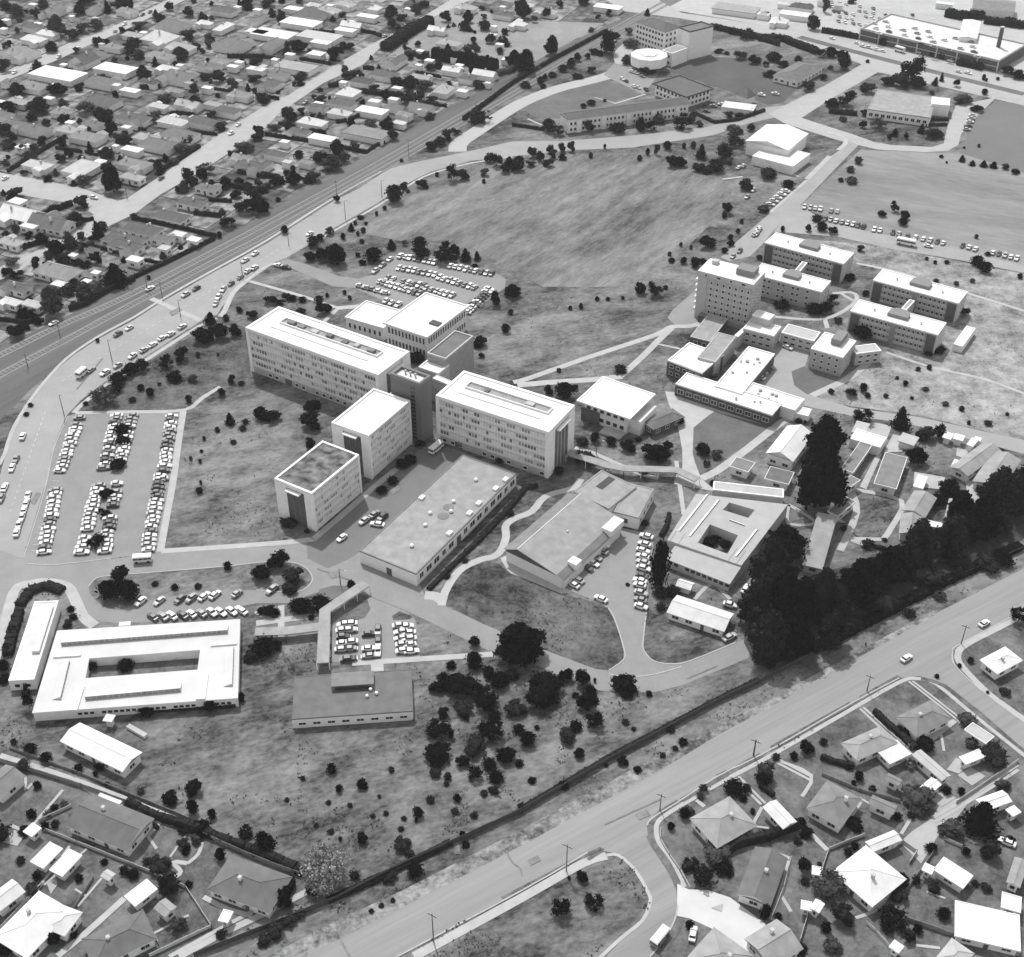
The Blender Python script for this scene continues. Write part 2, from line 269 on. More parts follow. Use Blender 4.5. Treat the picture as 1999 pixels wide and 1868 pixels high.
# driveways and yards
sheet('driveway', PP('0', '1322,1725 1343,1736 1383,1738 1425,1752 1495,1804 1560,1900 1480,1880 1388,1812 1346,1793 1322,1788'), mat('new concrete', .5, .85, .06, .2))
sheet('driveway', PP('q', '1380,660 1600,650 1500,780 1340,940 1220,1140 1130,1050 1060,980 1150,900 1300,800'), M_ROADL)
sheet('plaza', PP('0', '1298,764 1318,766 1402,798 1378,815 1354,835 1352,885 1356,901 1369,935 1400,960 1316,945 1316,932 1332,914 1332,880 1325,840 1318,812 1306,790'), mat('plaza paving', .38, .9, .1, .25))
sheet('apron', PP('l', '140,800 190,890 220,915 600,1068 650,1062 665,1048 600,1010 300,880 190,780'), M_PATH)
paths = [
 ('1002,746 1034,738 1150,697 1279,654 1311,638 1345,637 1373,630', 2.6), ('1010,752 1080,746 1159,741 1214,735', 3.2), ('1211,735 1250,700 1285,665 1311,640', 2.6),
 ('1277,670 1328,681', 1.2), ('1369,934 1402,918 1462,874 1525,825 1554,813', 3.0), ('1386,798 1450,815 1507,830', 1.8), ('1122,874 1164,887 1245,923 1285,934', 1.8),
 ('862,1182 868,1158 885,1128 905,1108 940,1092 963,1087 979,1073 988,1047 987,1027 1003,1013 1039,998 1065,969 1118,953 1134,935', 2.4), ('829,1162 850,1164 866,1174', 3.5),
 ('424,622 387,638 288,701 209,751 160,790 144,806', 1.8), ('148,806 250,804 358,801 395,777 430,755', 1.8), ('358,803 349,860 338,940 325,1010 313,1077', 2.2),
 ('314,1076 420,1069 520,1062 600,1054 625,1042 735,947 775,915', 2.2), ('484,546 455,572 439,606 430,618', 2.2), ('487,549 586,577 655,600', 1.8), ('655,602 702,598', 3.0), ('659,603 628,632', 1.8),
 ('484,546 520,520 545,514', 1.5), ('1000,306 918,319 842,339 798,362 737,402 657,448 620,469', 1.3),
 ('1672,514 1760,533 1887,572 2000,607', 1.6), ('1508,618 1583,624 1625,618 1662,597 1673,581 1662,571 1625,573', 1.8), ('1640,572 1670,590', 1.5), ('1610,622 1615,641', 1.8), ('1586,772 1625,754 1662,735 1709,696', 2.8), ('1730,688 1819,717 1924,741 2000,769', 1.4),
 ('500,1217 560,1209 625,1202', 2.2), ('549,1182 549,1243', 1.8), ('500,1193 530,1212', 1.8), ('688,1295 800,1288 966,1277', 2.0), ('736,1290 737,1316', 3.4),
 ('-30,1330 0,1258 27,1156 57,1140 92,1136 131,1145 147,1171 162,1203 185,1222', 3.2),
 ('808,1868 1020,1752 1137,1686 1184,1671', 2.2), ('1184,1670 1207,1670 1240,1699 1265,1742 1269,1762 1254,1797 1213,1831 1150,1890', .8),
 ('1660,1386 1500,1478 1432,1514 1359,1555 1294,1595 1281,1618 1286,1644 1302,1673 1320,1699 1336,1732', 1.15),
 ('1660,1386 1755,1332 1789,1325 1828,1336 1897,1393 1987,1465 2080,1540', 1.15), ('2080,1155 1970,1215 1888,1257 1870,1278 1879,1302 1930,1354 1987,1396 2080,1465', 1.8),
 ('0,1475 160,1528 375,1613', 1.6), ('1320,900 1335,1005', 1.4), ('1660,955 1672,1000 1640,1075', 2.2), ('1660,1052 1720,1053', 1.6), ('1660,1053 1725,1077', 1.8),
 ('1668,956 1760,978 1740,1030 1725,1052', 1.8), ('1539,985 1592,1020 1539,1022 1539,985', 1.3), ('1356,1170 1390,1140 1425,1170', 1.2),
 ('350,1868 450,1815 520,1782 610,1735', 1.6), ('330,1868 500,1775', 1.0), ('500,217 560,180', 0.1), ('1030,232 1070,250', 1.2), ('1200,201 1160,190', .9), ('1199,203 1260,184', 1.3),
 ('1545,240 1640,265 1650,280 1636,293', 2.4), ('1620,305 1575,350', 2.4), ('1575,352 1500,418', 1.5), ('1470,315 1560,345', 1.5),
 ('-60,960 0,905 22,845 50,795 85,748 130,700 190,658 262,619 314,586 392,541 520,470 652,386 745,334', 1.3),
 ('295,583 314,591 350,608 392,626', 2.6), ('200,478 260,452 300,430', 1.0), ('1410,350 1450,345', 1.5)]
for s_, w_ in paths:
    if w_ > .5: strip('path', PP('0', s_), w_, M_PATH)
for s_ in ('1120,1640 1600,1360', ):
    pass
ME_ = [('r', '0,1050 70,1018', 1.3), ('r', '130,990 288,908', 1.4), ('r', '352,866 868,575', 1.4), ('r', '930,540 1180,402', 1.4), ('p', '1105,840 1180,762 1320,676', 1.3), ('p', '1340,668 1680,472', 1.4), ('p', '1100,930 1140,1010 1230,1130 1310,1290', 1.7), ('p', '1330,1545 1290,1640 1200,1780', 1.8), ('r', '1320,412 1420,440 1500,480', 1.2), ('p', '640,1110 740,1045 660,1060 0,1400', .9)]
for fr_, s__, w__ in ME_: strip('verge_grass', PP(fr_, s__), w__, M_GARDEN)
for fr_, s__, w__ in [('r', '380,930 610,1050', .7), ('r', '370,950 600,1072', .7), ('r', '925,610 1100,770 1262,905', .7), ('r', '945,600 1120,755 1275,890', .7), ('r', '1240,432 1540,670 1560,700', .6), ('r', '1265,430 1560,660', .6), ('p', '1735,505 1935,700', .7), ('p', '1765,490 1965,690', .7), ('p', '1940,720 1870,850', .8), ('p', '1870,860 1990,875', .6), ('p', '1450,665 1510,715', 1.0), ('q', '150,370 400,480 330,640', .9),
    ('q', '1060,1240 980,1370 890,1480 810,1520 730,1545', .8), ('q', '1300,800 1600,630 1940,400', 1.0), ('q', '1320,830 1620,650 1945,440', .8), ('q', '100,1560 170,1370 240,1120', 1.1), ('q', '20,1030 240,1100', 1.0), ('q', '170,1370 250,1500', .8), ('q', '1370,180 1390,300', .7), ('q', '1470,70 1370,150 1280,220', 1.6), ('q', '1180,740 1070,920', .8), ('q', '760,650 830,690', .6), ('q', '770,680 700,790', .8), ('q', '1260,1350 1400,1400', .5), ('q', '1180,1750 1360,1770', .7), ('q', '400,920 520,1040', 1.2), ('q', '740,1170 745,1290', .4),
    ('n', '120,450 190,490 190,590 240,540', .7), ('n', '470,590 250,850', .8), ('n', '640,560 800,650 930,690', 2.2), ('n', '1100,930 1170,1030', .7), ('n', '1130,830 1190,840 1110,930', .9), ('n', '760,1250 580,1460', .6), ('n', '560,1330 640,1380', .5), ('n', '1430,870 1270,1090', .6), ('n', '1510,980 1480,1070 1400,1140', .9), ('n', '1400,1140 1290,1130 1350,1200 1310,1240', 1.1), ('n', '1150,1660 1410,1525', .6), ('n', '930,1400 640,1660 430,1830', 1.6), ('n', '1520,1390 1700,1480 1880,1530', 1.2), ('n', '0,1640 310,1290 520,1010', .7), ('n', '330,1300 650,1030', .6), ('n', '80,855 190,900', .9)]:
    strip('garden_path', PP(fr_, s__), w__, M_PATH)
for q_ in ('q 1490,480 1590,420 1700,490 1600,560', 'q 1280,650 1380,600 1480,650 1370,720', 'q 1410,440 1480,350 1590,400 1500,470', 'n 20,980 110,890 190,930 130,1010', 'n 350,1290 420,1250 430,1300 380,1370', 'p 1560,1470 1650,1440 1640,1500', 'q 1160,170 1250,150 1370,150 1280,230'):
    f0, rest = q_.split(' ', 1); sheet('patio', PP(f0, rest), M_ROADL)
ground_mat('worn dry ground', .19, .5, .03, .25, .9, lo=.4, hi=.6)
strip('worn_track', PP('0', '890,1640 893,1668'), 1.4, MATS['worn dry ground'])
for q_ in ('i 690,1570 950,1640 1000,1500 860,1470', 'i 940,1700 1010,1560 1130,1590 1080,1690', 'm 1170,160 1400,200 1370,290 1160,270', 'm 1550,215 1600,230 1680,400 1570,390', 'm 1250,535 1380,545 1370,590 1240,575', 'm 640,285 700,190 740,290 600,520 560,500', 'm 430,470 600,500 660,540 440,520', 'm 810,290 760,270 880,40 930,20', 'i 1490,1650 1600,1700 1590,1760 1480,1720'):
    f0, rest = q_.split(' ', 1); sheet('yard', PP(f0, rest), M_PATH)
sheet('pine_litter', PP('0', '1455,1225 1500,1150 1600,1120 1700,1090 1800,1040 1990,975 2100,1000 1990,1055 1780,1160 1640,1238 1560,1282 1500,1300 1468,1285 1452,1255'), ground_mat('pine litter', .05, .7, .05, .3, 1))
M_KERB = mat('kerb', .36, .9, .1)
for s_ in ('1147,1664 1020,1738 775,1868', '1323,1767 1317,1796 1294,1838 1268,1868', '1263,1612 1273,1597 1320,1568 1400,1516 1500,1466 1662,1373 1755,1324', '1987,1402 1912,1345 1864,1299 1860,1272 1870,1260 1966,1209 2100,1135',
           '173,1145 188,1129 214,1124 251,1121 439,1106 520,1097 575,1099 598,1110 610,1128 604,1142 578,1156 500,1152', '1188,1309 1217,1288 1218,1267 1201,1212 1186,1186 1162,1173', '1262,1194 1256,1246 1257,1270 1277,1291 1311,1296 1345,1291 1437,1254',
           '597,481 657,442 735,397 795,358 840,335', '46,1090 88,954 101,892 114,852 133,812', '217,1090 104,1103 52,1100', '1188,1316 1230,1322 1280,1316 1330,1302'):
    strip('kerb', PP('0', s_), .35, M_KERB, z=.0, h=.14)
M_LINE = mat('road marking paint', .62, .8)
mk = MB()
def dash(fr, x0, y0, x1, y1, n, w_=.15):
    a = at(*P(fr, x0, y0)); b = at(*P(fr, x1, y1)); d = (b-a)/n; u = d.normalized(); v = Vector((-u.y, u.x, 0))*w_/2
    for i in range(n):
        p = a+d*i; q = p+d*.45; mk.face([p-v+Z5, q-v+Z5, q+v+Z5, p+v+Z5], M_LINE)
Z5 = Vector((0, 0, .9))*.5
Z5 = Vector((0, 0, ZL[0]+.03))
for i in range(24):
    dash('0', 140+i*.0-(i*3.4), 815+i*11.3, 168-(i*3.4), 817+i*11.3, 1, .12)
M_PATCH = mat('tar patch', .19, .9, .2, .5)
for q__, w__ in (('988,1661 1000,1683 1015,1695 1019,1710', .35), ('665,1835 690,1880', .4), ('1180,1610 1290,1560', .4), ('1340,1325 1400,1300', .4), ('560,1905 600,1860', .5), ('620,1110 690,1135', .5), ('200,700 150,760', .5)): strip('tar_seam', PP('0', q__), w__, M_PATCH)
for q__ in ('1240,1590 1262,1580 1270,1592 1248,1601', '1030,1680 1050,1670 1056,1680 1036,1690', '640,1120 660,1114 668,1124 648,1130', '760,960 776,948 784,954 768,966', '330,610 350,600 356,606 336,617', '60,980 72,960 80,964 68,986'): sheet('tar_patch', PP('0', q__), M_PATCH)
dash('0', 20, 1000, 90, 800, 18); dash('0', 120, 745, 560, 478, 36)
mk.obj('road_marking')['kind'] = 'structure'

# ------------------------------------------------------------------ the hazy air
hz = MB(); HM = bpy.data.materials.new('air'); HM.use_nodes = True; hn = HM.node_tree; hn.nodes.clear(); ho = hn.nodes.new('ShaderNodeOutputMaterial'); pv = hn.nodes.new('ShaderNodeVolumePrincipled')
pv.inputs['Density'].default_value = .00006; pv.inputs['Color'].default_value = (.95, .95, .95, 1); hn.links.new(pv.outputs[0], ho.inputs['Volume'])
hz.box(-3020, -320, -1, 3020, 5020, 256, HM); hzo = hz.obj('haze'); hzo['kind'] = 'stuff'; hzo['label'] = 'thin pale haze hanging in the air over the whole scene'; hzo['category'] = 'haze'
# ------------------------------------------------------------------ building parts
def window(root, x, y, z, wd, ht, face, m=None, sill=True):
    """a framed window proud of a wall; face is the outward axis: 'F' -y, 'B' +y, 'L' -x, 'R' +x"""
    b = MB(); g_ = m or M_GLASS; t = .06; fr = .1
    def bx(a0, z0, a1, z1, d0, d1, mm):
        if face == 'F': b.box(x+a0, y-d1, z+z0, x+a1, y-d0, z+z1, mm)
        elif face == 'B': b.box(x+a0, y+d0, z+z0, x+a1, y+d1, z+z1, mm)
        elif face == 'L': b.box(x-d1, y+a0, z+z0, x-d0, y+a1, z+z1, mm)
        else: b.box(x+d0, y+a0, z+z0, x+d1, y+a1, z+z1, mm)
    bx(-wd/2, 0, wd/2, ht, -.05, .04, g_)
    bx(-wd/2-fr, -fr, wd/2+fr, 0, -.05, .16, M_WHITE); bx(-wd/2-fr, ht, wd/2+fr, ht+fr, -.05, .14, M_WHITE)
    for s_ in (-1, 1): bx(s_*wd/2-(fr if s_ < 0 else 0), 0, s_*wd/2+(0 if s_ < 0 else fr), ht, -.05, .12, M_WHITE)
    if wd > 1.6: bx(-.04, 0, .04, ht, -.05, .1, M_WHITE)
    return b.obj('window', root)
def door(root, x, y, wd, ht, face, m=None):
    b = MB(); mm = m or M_BRICK
    if face == 'F': b.box(x-wd/2, y-.1, 0.02, x+wd/2, y+.05, ht, mm)
    elif face == 'R': b.box(x-.05, y-wd/2, 0.02, x+.1, y+wd/2, ht, mm)
    elif face == 'L': b.box(x-.1, y-wd/2, 0.02, x+.05, y+wd/2, ht, mm)
    else: b.box(x-wd/2, y-.05, 0.02, x+wd/2, y+.1, ht, mm)
    return b.obj('door', root)
def hip_roof(L, W, z, rise, ov, m, kind, root, th=.18):
    x = L/2+ov; y = W/2+ov; b = MB(); tip = 0
    if kind == 'flat':
        b.box(-x, -y, z, x, y, z+.3, m)
    elif kind == 'mono':
        b.face([(-x, -y, z), (x, -y, z), (x, y, z+rise), (-x, y, z+rise)], m); b.face([(-x, -y, z-th), (-x, y, z-th), (x, y, z-th), (x, -y, z-th)], m)
        b.face([(-x, -y, z-th), (x, -y, z-th), (x, -y, z), (-x, -y, z)], M_WHITE); b.face([(x, y, z-th), (-x, y, z-th), (-x, y, z+rise), (x, y, z+rise)], M_WALL)
        b.face([(x, -y, z-th), (x, y, z-th), (x, y, z+rise), (x, -y, z)], M_WALL); b.face([(-x, y, z-th), (-x, -y, z-th), (-x, -y, z), (-x, y, z+rise)], M_WALL)
    else:
        along = L >= W
        hx, hy = (x, y) if along else (y, x)
        rdg = hx-(hy if kind == 'hip' else 0)
        if kind == 'hip': rdg = max(rdg, .2)
        def T(a, c, zz): return (a, c, zz) if along else (c, -a, zz)
        c4 = [T(-hx, -hy, z), T(hx, -hy, z), T(hx, hy, z), T(-hx, hy, z)]; r0 = T(-rdg, 0, z+rise); r1 = T(rdg, 0, z+rise)
        b.face([c4[0], c4[1], r1, r0], m); b.face([c4[2], c4[3], r0, r1], m)
        if kind == 'hip': b.face([c4[1], c4[2], r1], m); b.face([c4[3], c4[0], r0], m)
        else:
            # gable ends sit back under the overhang; barge boards edge the sheets
            g = rdg-ov
            for s_ in (-1, 1):
                p = [T(s_*g, -hy+ov, z-.02), T(s_*g, hy-ov, z-.02), T(s_*g, 0, z+rise*(1-ov/hy)-.05)]
                b.face(p if s_ > 0 else list(reversed(p)), M_WALL)
                for q in (-1, 1):
                    e = [T(s_*hx, q*hy, z), T(s_*hx, 0, z+rise), T(s_*hx, 0, z+rise-.25), T(s_*hx, q*hy, z-.25)]; b.face(e, M_WHITE)
        lo = [(p[0], p[1], z-th) for p in c4]
        for i in range(4):
            j = (i+1) % 4; b.face([lo[i], lo[j], c4[j], c4[i]], M_WHITE)
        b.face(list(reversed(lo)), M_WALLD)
        # ridge capping
        b.tube(r0, r1, .12, .12, m, 4)
        if kind == 'hip':
            for c_, r_ in ((0, r0), (3, r0), (1, r1), (2, r1)): b.tube(c4[c_], r_, .1, .1, m, 4)
    return b.obj('roof', root)
def house(fr, A, B, C, tone, kind='hip', h=2.7, label='', cat='house', group=None, detail=2, wt=None, rise=None, name=None, pix=None, frame=None, ov=.55):
    if frame: o, ang, L, W = frame
    else: o, ang, L, W = frame3(P(fr, *A), P(fr, *B), P(fr, *C), h)
    root = empty(name or cat.replace(' ', '_'), o, ang); L -= 2*ov; W -= 2*ov; L = max(L, 1.2); W = max(W, 1.2)
    wm = wt or M_WALL
    b = MB(); b.box(-L/2, -W/2, 0, L/2, W/2, h-.03, wm)
    b.obj('wall', root)
    rm = rmat(tone); rs = rise if rise is not None else min(L, W)*.5*.42
    rf = hip_roof(L, W, h, rs, ov, rm, kind, root)
    if kind == 'flat' and detail > 1:
        t = MB(); x = L/2+ov; y = W/2+ov
        for q in ((-x-.05, -y-.05, x+.05, -y+.12), (-x-.05, y-.12, x+.05, y+.05), (-x-.05, -y+.12, -x+.12, y-.12), (x-.12, -y+.12, x+.05, y-.12)): t.box(q[0], q[1], h-.05, q[2], q[3], h+.42, M_WHITE)
        t.obj('parapet', root)
    rr = random.Random(int(o.x*7+o.y*13))
    if detail >= 1 and L*W > 45:
        if kind in ('hip', 'gable') and cat == 'house':
            cx = rr.uniform(-.25, .25)*L; cy = rr.uniform(-.2, .2)*W; b = MB(); b.box(cx-.35, cy-.35, h+.2, cx+.35, cy+.35, h+rs+.55, M_WHITE if tone < 8 else M_WALLD); b.box(cx-.42, cy-.42, h+rs+.55, cx+.42, cy+.42, h+rs+.68, M_WALLD); b.obj('chimney', rf)
    if detail >= 2:
        n = max(1, int(L/3.4))
        for i in range(n):
            x = (i+.5)/n*L-L/2
            if i == n//2 and n > 2 and L*W > 50: door(root, x, -W/2, 1, 2.05, 'F')
            else: window(root, x, -W/2, .95, min(1.9, L/n*.5), 1.15, 'F')
            window(root, x, W/2, .95, min(1.7, L/n*.5), 1.1, 'B')
        n = max(1, int(W/3.6))
        for i in range(n):
            y = (i+.5)/n*W-W/2
            window(root, L/2, y, .95, min(1.7, W/n*.5), 1.15, 'R'); window(root, -L/2, y, .95, min(1.5, W/n*.5), 1.1, 'L')
    if pix is None: pix = P(fr, (A[0]+C[0])/2, (A[1]+C[1])/2) if A else None
    tag(root, label, cat, group, pix if (label and label[0] == '~') else None)
    if label and label[0] == '~': AUTO[-1] = (root, label[1:], pix)
    return root
def band_glazing(root, x0, x1, y, z0, z1, face, bays, rr, mats, fin=.22, name='window_band'):
    """one storey of curtain wall: panes of mixed blinds and glass between fins"""
    b = MB(); d = (x1-x0)/bays
    def pt(a, z, o):
        return {'F': (a, y-o, z), 'B': (-a, y+o, z), 'R': (y+o, a, z), 'L': (y-o, -a, z)}[face]
    def bar(a0, zz0, a1, zz1, o0, o1, m):
        p = [pt(a0, zz0, o1), pt(a1, zz0, o1), pt(a1, zz1, o1), pt(a0, zz1, o1)]; q = [pt(a0, zz0, o0), pt(a1, zz0, o0), pt(a1, zz1, o0), pt(a0, zz1, o0)]
        b.face(p, m); b.face([q[0], p[0], p[3], q[3]], m); b.face([p[1], q[1], q[2], p[2]], m); b.face([q[3], p[3], p[2], q[2]], m); b.face([q[0], q[1], p[1], p[0]], m)
    h = z1-z0; cur = mats[0]
    for i in range(bays):
        if rr.random() < .7: cur = rr.choice(mats)
        a0 = x0+i*d; a1 = a0+d; zs = z0+h*.36
        b.face([pt(a0, zs, .05), pt(a1, zs, .05), pt(a1, z1-.35, .05), pt(a0, z1-.35, .05)], cur)
        b.face([pt(a0, z0, .05), pt(a1, z0, .05), pt(a1, zs, .05), pt(a0, zs, .05)], M_PANEL)
    for i in range(bays+1):
        a = x0+i*d; bar(a-.06, z0, a+.06, z1-.35, 0, fin, M_FIN)
    bar(x0, z1-.35, x1, z1, 0, fin+.08, M_SLABE)
    bar(x0, z0+h*.33, x1, z0+h*.37, 0, .14, M_FIN)
    return b.obj(name, root)
M_PANEL = mat('spandrel panel', .66, .8, .1, 1.5); M_FIN = mat('fin', .72, .8, .05); M_SLABE = mat('slab edge', .5, .9, .1, 1)
M_DKGL = mat('dark glazing', .12, .3, .3, 1)  # dark glass tone for mixed panes and stair ends
def flat_roof(root, L, W, h, tone, par=.5, pt=.45, ov=0, pm=None):
    b = MB(); x = L/2+ov; y = W/2+ov; b.box(-x+pt, -y+pt, h-.3, x-pt, y-pt, h, rmat(tone)); r = b.obj('roof', root)
    b = MB(); pm = pm or M_WHITE
    for q in ((-x, -y, x, -y+pt), (-x, y-pt, x, y), (-x, -y+pt, -x+pt, y-pt), (x-pt, -y+pt, x, y-pt)): b.box(q[0], q[1], h-.3, q[2], q[3], h+par, pm)
    b.obj('parapet', root); return r
def vent(root, x, y, z, r=.5, h=.8, m=None):
    b = MB(); b.cyl(x, y, z, z+h*.6, r*.6, r*.6, m or M_WALLD, 8); b.cyl(x, y, z+h*.6, z+h, r, r*.7, m or M_WALLD, 8); return b.obj('roof_vent', root)
def boxpart(name, root, x0, y0, z0, x1, y1, z1, m, top=None):
    b = MB(); b.box(x0, y0, z0, x1, y1, z1, m, top); return b.obj(name, root)

# ---------------- the long curtain-walled blocks
def slab(A, B, C, h, storeys, bays, label, units, right_core):
    o, ang, L, W = frame3(A, B, C, h); root = empty('office_block', o, ang); rr = random.Random(int(L*10))
    boxpart('wall', root, -L/2+.35, -W/2+.35, 0, L/2-.35, W/2-.35, h-.35, M_WALL)
    base = 2.4; sh = (h-base-1.2)/storeys
    for k in range(storeys):
        z = base+k*sh
        for f, y in (('F', -W/2+.35), ('B', W/2-.35)):
            band_glazing(root, -L/2+1.2, L/2-1.2, y, z, z+sh, f, bays, rr, [M_BLIND, M_BLIND, M_GREYGL, M_GREYGL, mat('half blind', .54, .6, .1), M_DKGL])
    for s_ in (-1, 1):      # end pillars, four
        for t_ in (-1, 1):
            x0, x1 = (-L/2, -L/2+1.2) if s_ < 0 else (L/2-1.2, L/2); y0, y1 = (-W/2-.1, -W/2+W*.24) if t_ < 0 else (W/2-W*.24, W/2+.1)
            boxpart('end_pillar', root, x0-.05, y0, 0, x1+.05, y1, h-.36, mat('end pillar', .74, .9, .06))
    for s_ in (-1, 1):      # dark recessed stair glazing on the ends
        x = s_*(L/2-.3); b = MB(); b.box(min(x, x+s_*.12), -W*.26, 0, max(x, x+s_*.12), W*.26, h-2.2, M_DKGL)
        for i in range(5): b.box(min(x, x+s_*.3), -W*.26+i*W*.13-.08, 0, max(x, x+s_*.3), -W*.26+i*W*.13+.08, h-2.2, M_SLABE)
        b.obj('stair_glazing', root)
        boxpart('canopy', root, min(s_*L/2, s_*(L/2+1.2)), -W*.2, h-2.3, max(s_*L/2, s_*(L/2+1.2)), W*.22, h-1.9, M_WHITE)
    b = MB(); bm_ = mat('ground storey wall', .36, .9, .15)
    for f_, y in (('F', -W/2-.02), ('B', W/2+.02)):
        b.box(-L/2+1.25, min(y, y*.985), 0, L/2-1.25, max(y, y*.985), base-.02, bm_)
    b.obj('plinth', root)
    for i in range(int(L/3.2)):
        if rr.random() < .45: window(root, -L/2+3+i*3.1, -W/2-.02, .7, 1.5, 1.2, 'F')
    door(root, L*.1*rr.choice((-3, -2)), -W/2-.05, 3, 2.3, 'F')
    r = flat_roof(root, L, W, h, 9, .35, 1.0, 0)
    # sunken plant well along the roof
    wl = MB(); x0, x1 = -L*.36, L*.37; y0, y1 = W*.02, W*.2
    for q in ((x0, y0-.3, x1, y0), (x0, y1, x1, y1+.3), (x0-.3, y0-.3, x0, y1+.3), (x1, y0-.3, x1+.3, y1+.3)): wl.box(q[0], q[1], h+.01, q[2], q[3], h+.7, M_WHITE)
    wl.box(x0, y0, h+.012, x1, y1, h+.1, rmat(6)); wl.obj('roof_well', r)
    for i in range(7 if units else 2):
        x = x0+(i+.5)/(7 if units else 2)*(x1-x0)+rr.uniform(-1, 1); s_ = rr.uniform(.7, 1.6); boxpart('plant_unit', r, x-s_, y0+.6, h+.1, x+s_, y1-.6, h+rr.uniform(.5, 1.3), rmat(rr.choice((4, 5, 7))))
    boxpart('roof_upstand', r, -L*.38, -W*.2, h+.02, L*.35, -W*.17, h+.35, M_WHITE)
    tag(root, label, 'office block'); return root
slab(P('f', 150, 690), P('f', 1140, 1045), P('f', 1365, 865), 18, 5, 46, 'long five storey block with plant well on its white roof, left of the lift tower', 1, 1)
slab(P('g', 40, 815), P('g', 885, 1090), P('g', 1085, 890), 18, 5, 36, 'long five storey block with white roof and smooth grey roof well, right of the lift tower', 0, 0)
def block(A, B, C, h, storeys, bays_f, bays_r, label, tone, name='lecture_block', cat='office block', front='end', wm=None, pillars=True):
    o, ang, L, W = frame3(A, B, C, h); root = empty(name, o, ang); rr = random.Random(int(L*10)+3); wm = wm or M_WALL
    boxpart('wall', root, -L/2+.3, -W/2+.3, 0, L/2-.3, W/2-.3, h-.35, wm)
    sh = (h-1.5)/storeys
    for k in range(storeys):
        z = .9+k*sh
        for f, y in (('R', L/2-.3), ('L', -L/2+.3)):
            band_glazing(root, -W/2+.8, W/2-.8, y, z, z+sh, f, bays_r, rr, [M_BLIND, M_GREYGL, mat('half blind', .54, .6, .1), M_BLIND, M_GREYGL], .2)
    pm = mat('end pillar', .74, .9, .06)
    for t_ in (-1, 1):
        y = t_*W/2
        for s_ in (-1, 1):
            x0, x1 = (-L/2, -L/2+L*.3) if s_ < 0 else (L/2-L*.22, L/2)
            boxpart('end_pillar', root, x0-.02, min(y, y-t_*.8), 0, x1+.02, max(y, y-t_*.8), h-.36, pm)
        b = MB(); b.box(-L*.2, min(y-t_*.25, y-t_*.4), 0, L*.28, max(y-t_*.25, y-t_*.4), h-1.6, M_BRICK)
        for i in range(4): b.box(-L*.2+i*L*.16-.06, min(y-t_*.1, y-t_*.4), 0, -L*.2+i*L*.16+.06, max(y-t_*.1, y-t_*.4), h-1.6, mat('mullion', .2))
        b.obj('stair_glazing', root)
        boxpart('canopy', root, -L*.16, min(y, y+t_*1.3), h-1.9, L*.2, max(y, y+t_*1.3), h-1.5, M_WHITE)
    rf_ = flat_roof(root, L, W, h, tone, .4, .7)
    if tone == 3: rf_.data.materials[0] = mat('stained roof felt', .12, .9, .9, .35)
    tag(root, label, cat); return root
block(P('f', 790, 1400), P('f', 1070, 1500), P('f', 1390, 1240), 17, 6, 5, 22, 'taller end-on block with white roof, between the front block and the lift tower', 9)
fb = block(P('k', 135, 365), P('k', 415, 480), P('k', 775, 190), 14.5, 5, 5, 20, 'front block with stained dark roof and white rim, nearest the left car park', 3)
# service core and low links
def simple(A, B, C, h, tone, label, cat, name, wm=None, h0=0, par=.4, pt=.5, windows=None, ov=0, roofm=None, dets=0, pm=None):
    o, ang, L, W = frame3(A, B, C, h); root = empty(name, o, ang); wm = wm or M_WALL; rr = random.Random(int(L*31+W*7))
    boxpart('wall', root, -L/2+ov, -W/2+ov, h0, L/2-ov, W/2-ov, h-.31, wm)
    r = flat_roof(root, L, W, h, tone, par, pt, 0, pm)
    if windows:
        st, wd, ht, gap, faces = windows; sh = (h-h0-.6)/st; bd_ = max(0, ov)
        for k in range(st):
            z = h0+.4+k*sh+sh*.25
            for f in faces:
                ext = (L if f in 'FB' else W)-2*ov-1.2; n = max(1, int(ext/gap))
                for i in range(n):
                    a = (i+.5)/n*ext-ext/2
                    if f == 'F': window(root, a, -W/2+ov, z, wd, ht, 'F')
                    elif f == 'B': window(root, a, W/2-ov, z, wd, ht, 'B')
                    elif f == 'R': window(root, L/2-ov, a, z, wd, ht, 'R')
                    else: window(root, -L/2+ov, a, z, wd, ht, 'L')
    for i in range(dets): vent(r, rr.uniform(-.35, .35)*L, rr.uniform(-.35, .35)*W, h, rr.uniform(.4, .8), rr.uniform(.5, 1))
    tag(root, label, cat); return root, L, W
M_BRKG = mat('brick grey', .24, .9, .15, 2)
core, L, W = simple(P('f', 1230, 1045), P('f', 1450, 1125), P('f', 1530, 1060), 23, 9, 'brick lift tower with dark coping standing where the long blocks meet', 'tower', 'lift_tower', mat('dark brick', .13, .9, .15, 2), par=1.0, pt=.8, pm=mat('dark coping', .17, .9, .1))
b = MB()
for i in range(14): b.box(L*.18, -W/2-.08, 1+i*1.5, L*.32, -W/2+.05, 2.1+i*1.5, M_GLASS)
b.obj('stair_glazing', core)
for i in range(3): vent(core, -L*.2+i*2, W*.1, 23, .5, 1.5)
simple(P('f', 1175, 655), P('f', 1505, 765), P('f', 1810, 525), 10, 9, 'library with a big square white roof and a small black skylight', 'library', 'library', M_WALL, windows=(2, .8, 2.4, 1.5, 'FBLR'), ov=.8)
lb = bpy.data.objects['library']
o, ang, L, W = frame3(P('f', 1175, 655), P('f', 1505, 765), P('f', 1810, 525), 10)
boxpart('skylight', lb, L*.23, -W*.18, 9.9, L*.43, -W*.08, 10.5, M_GLASS)
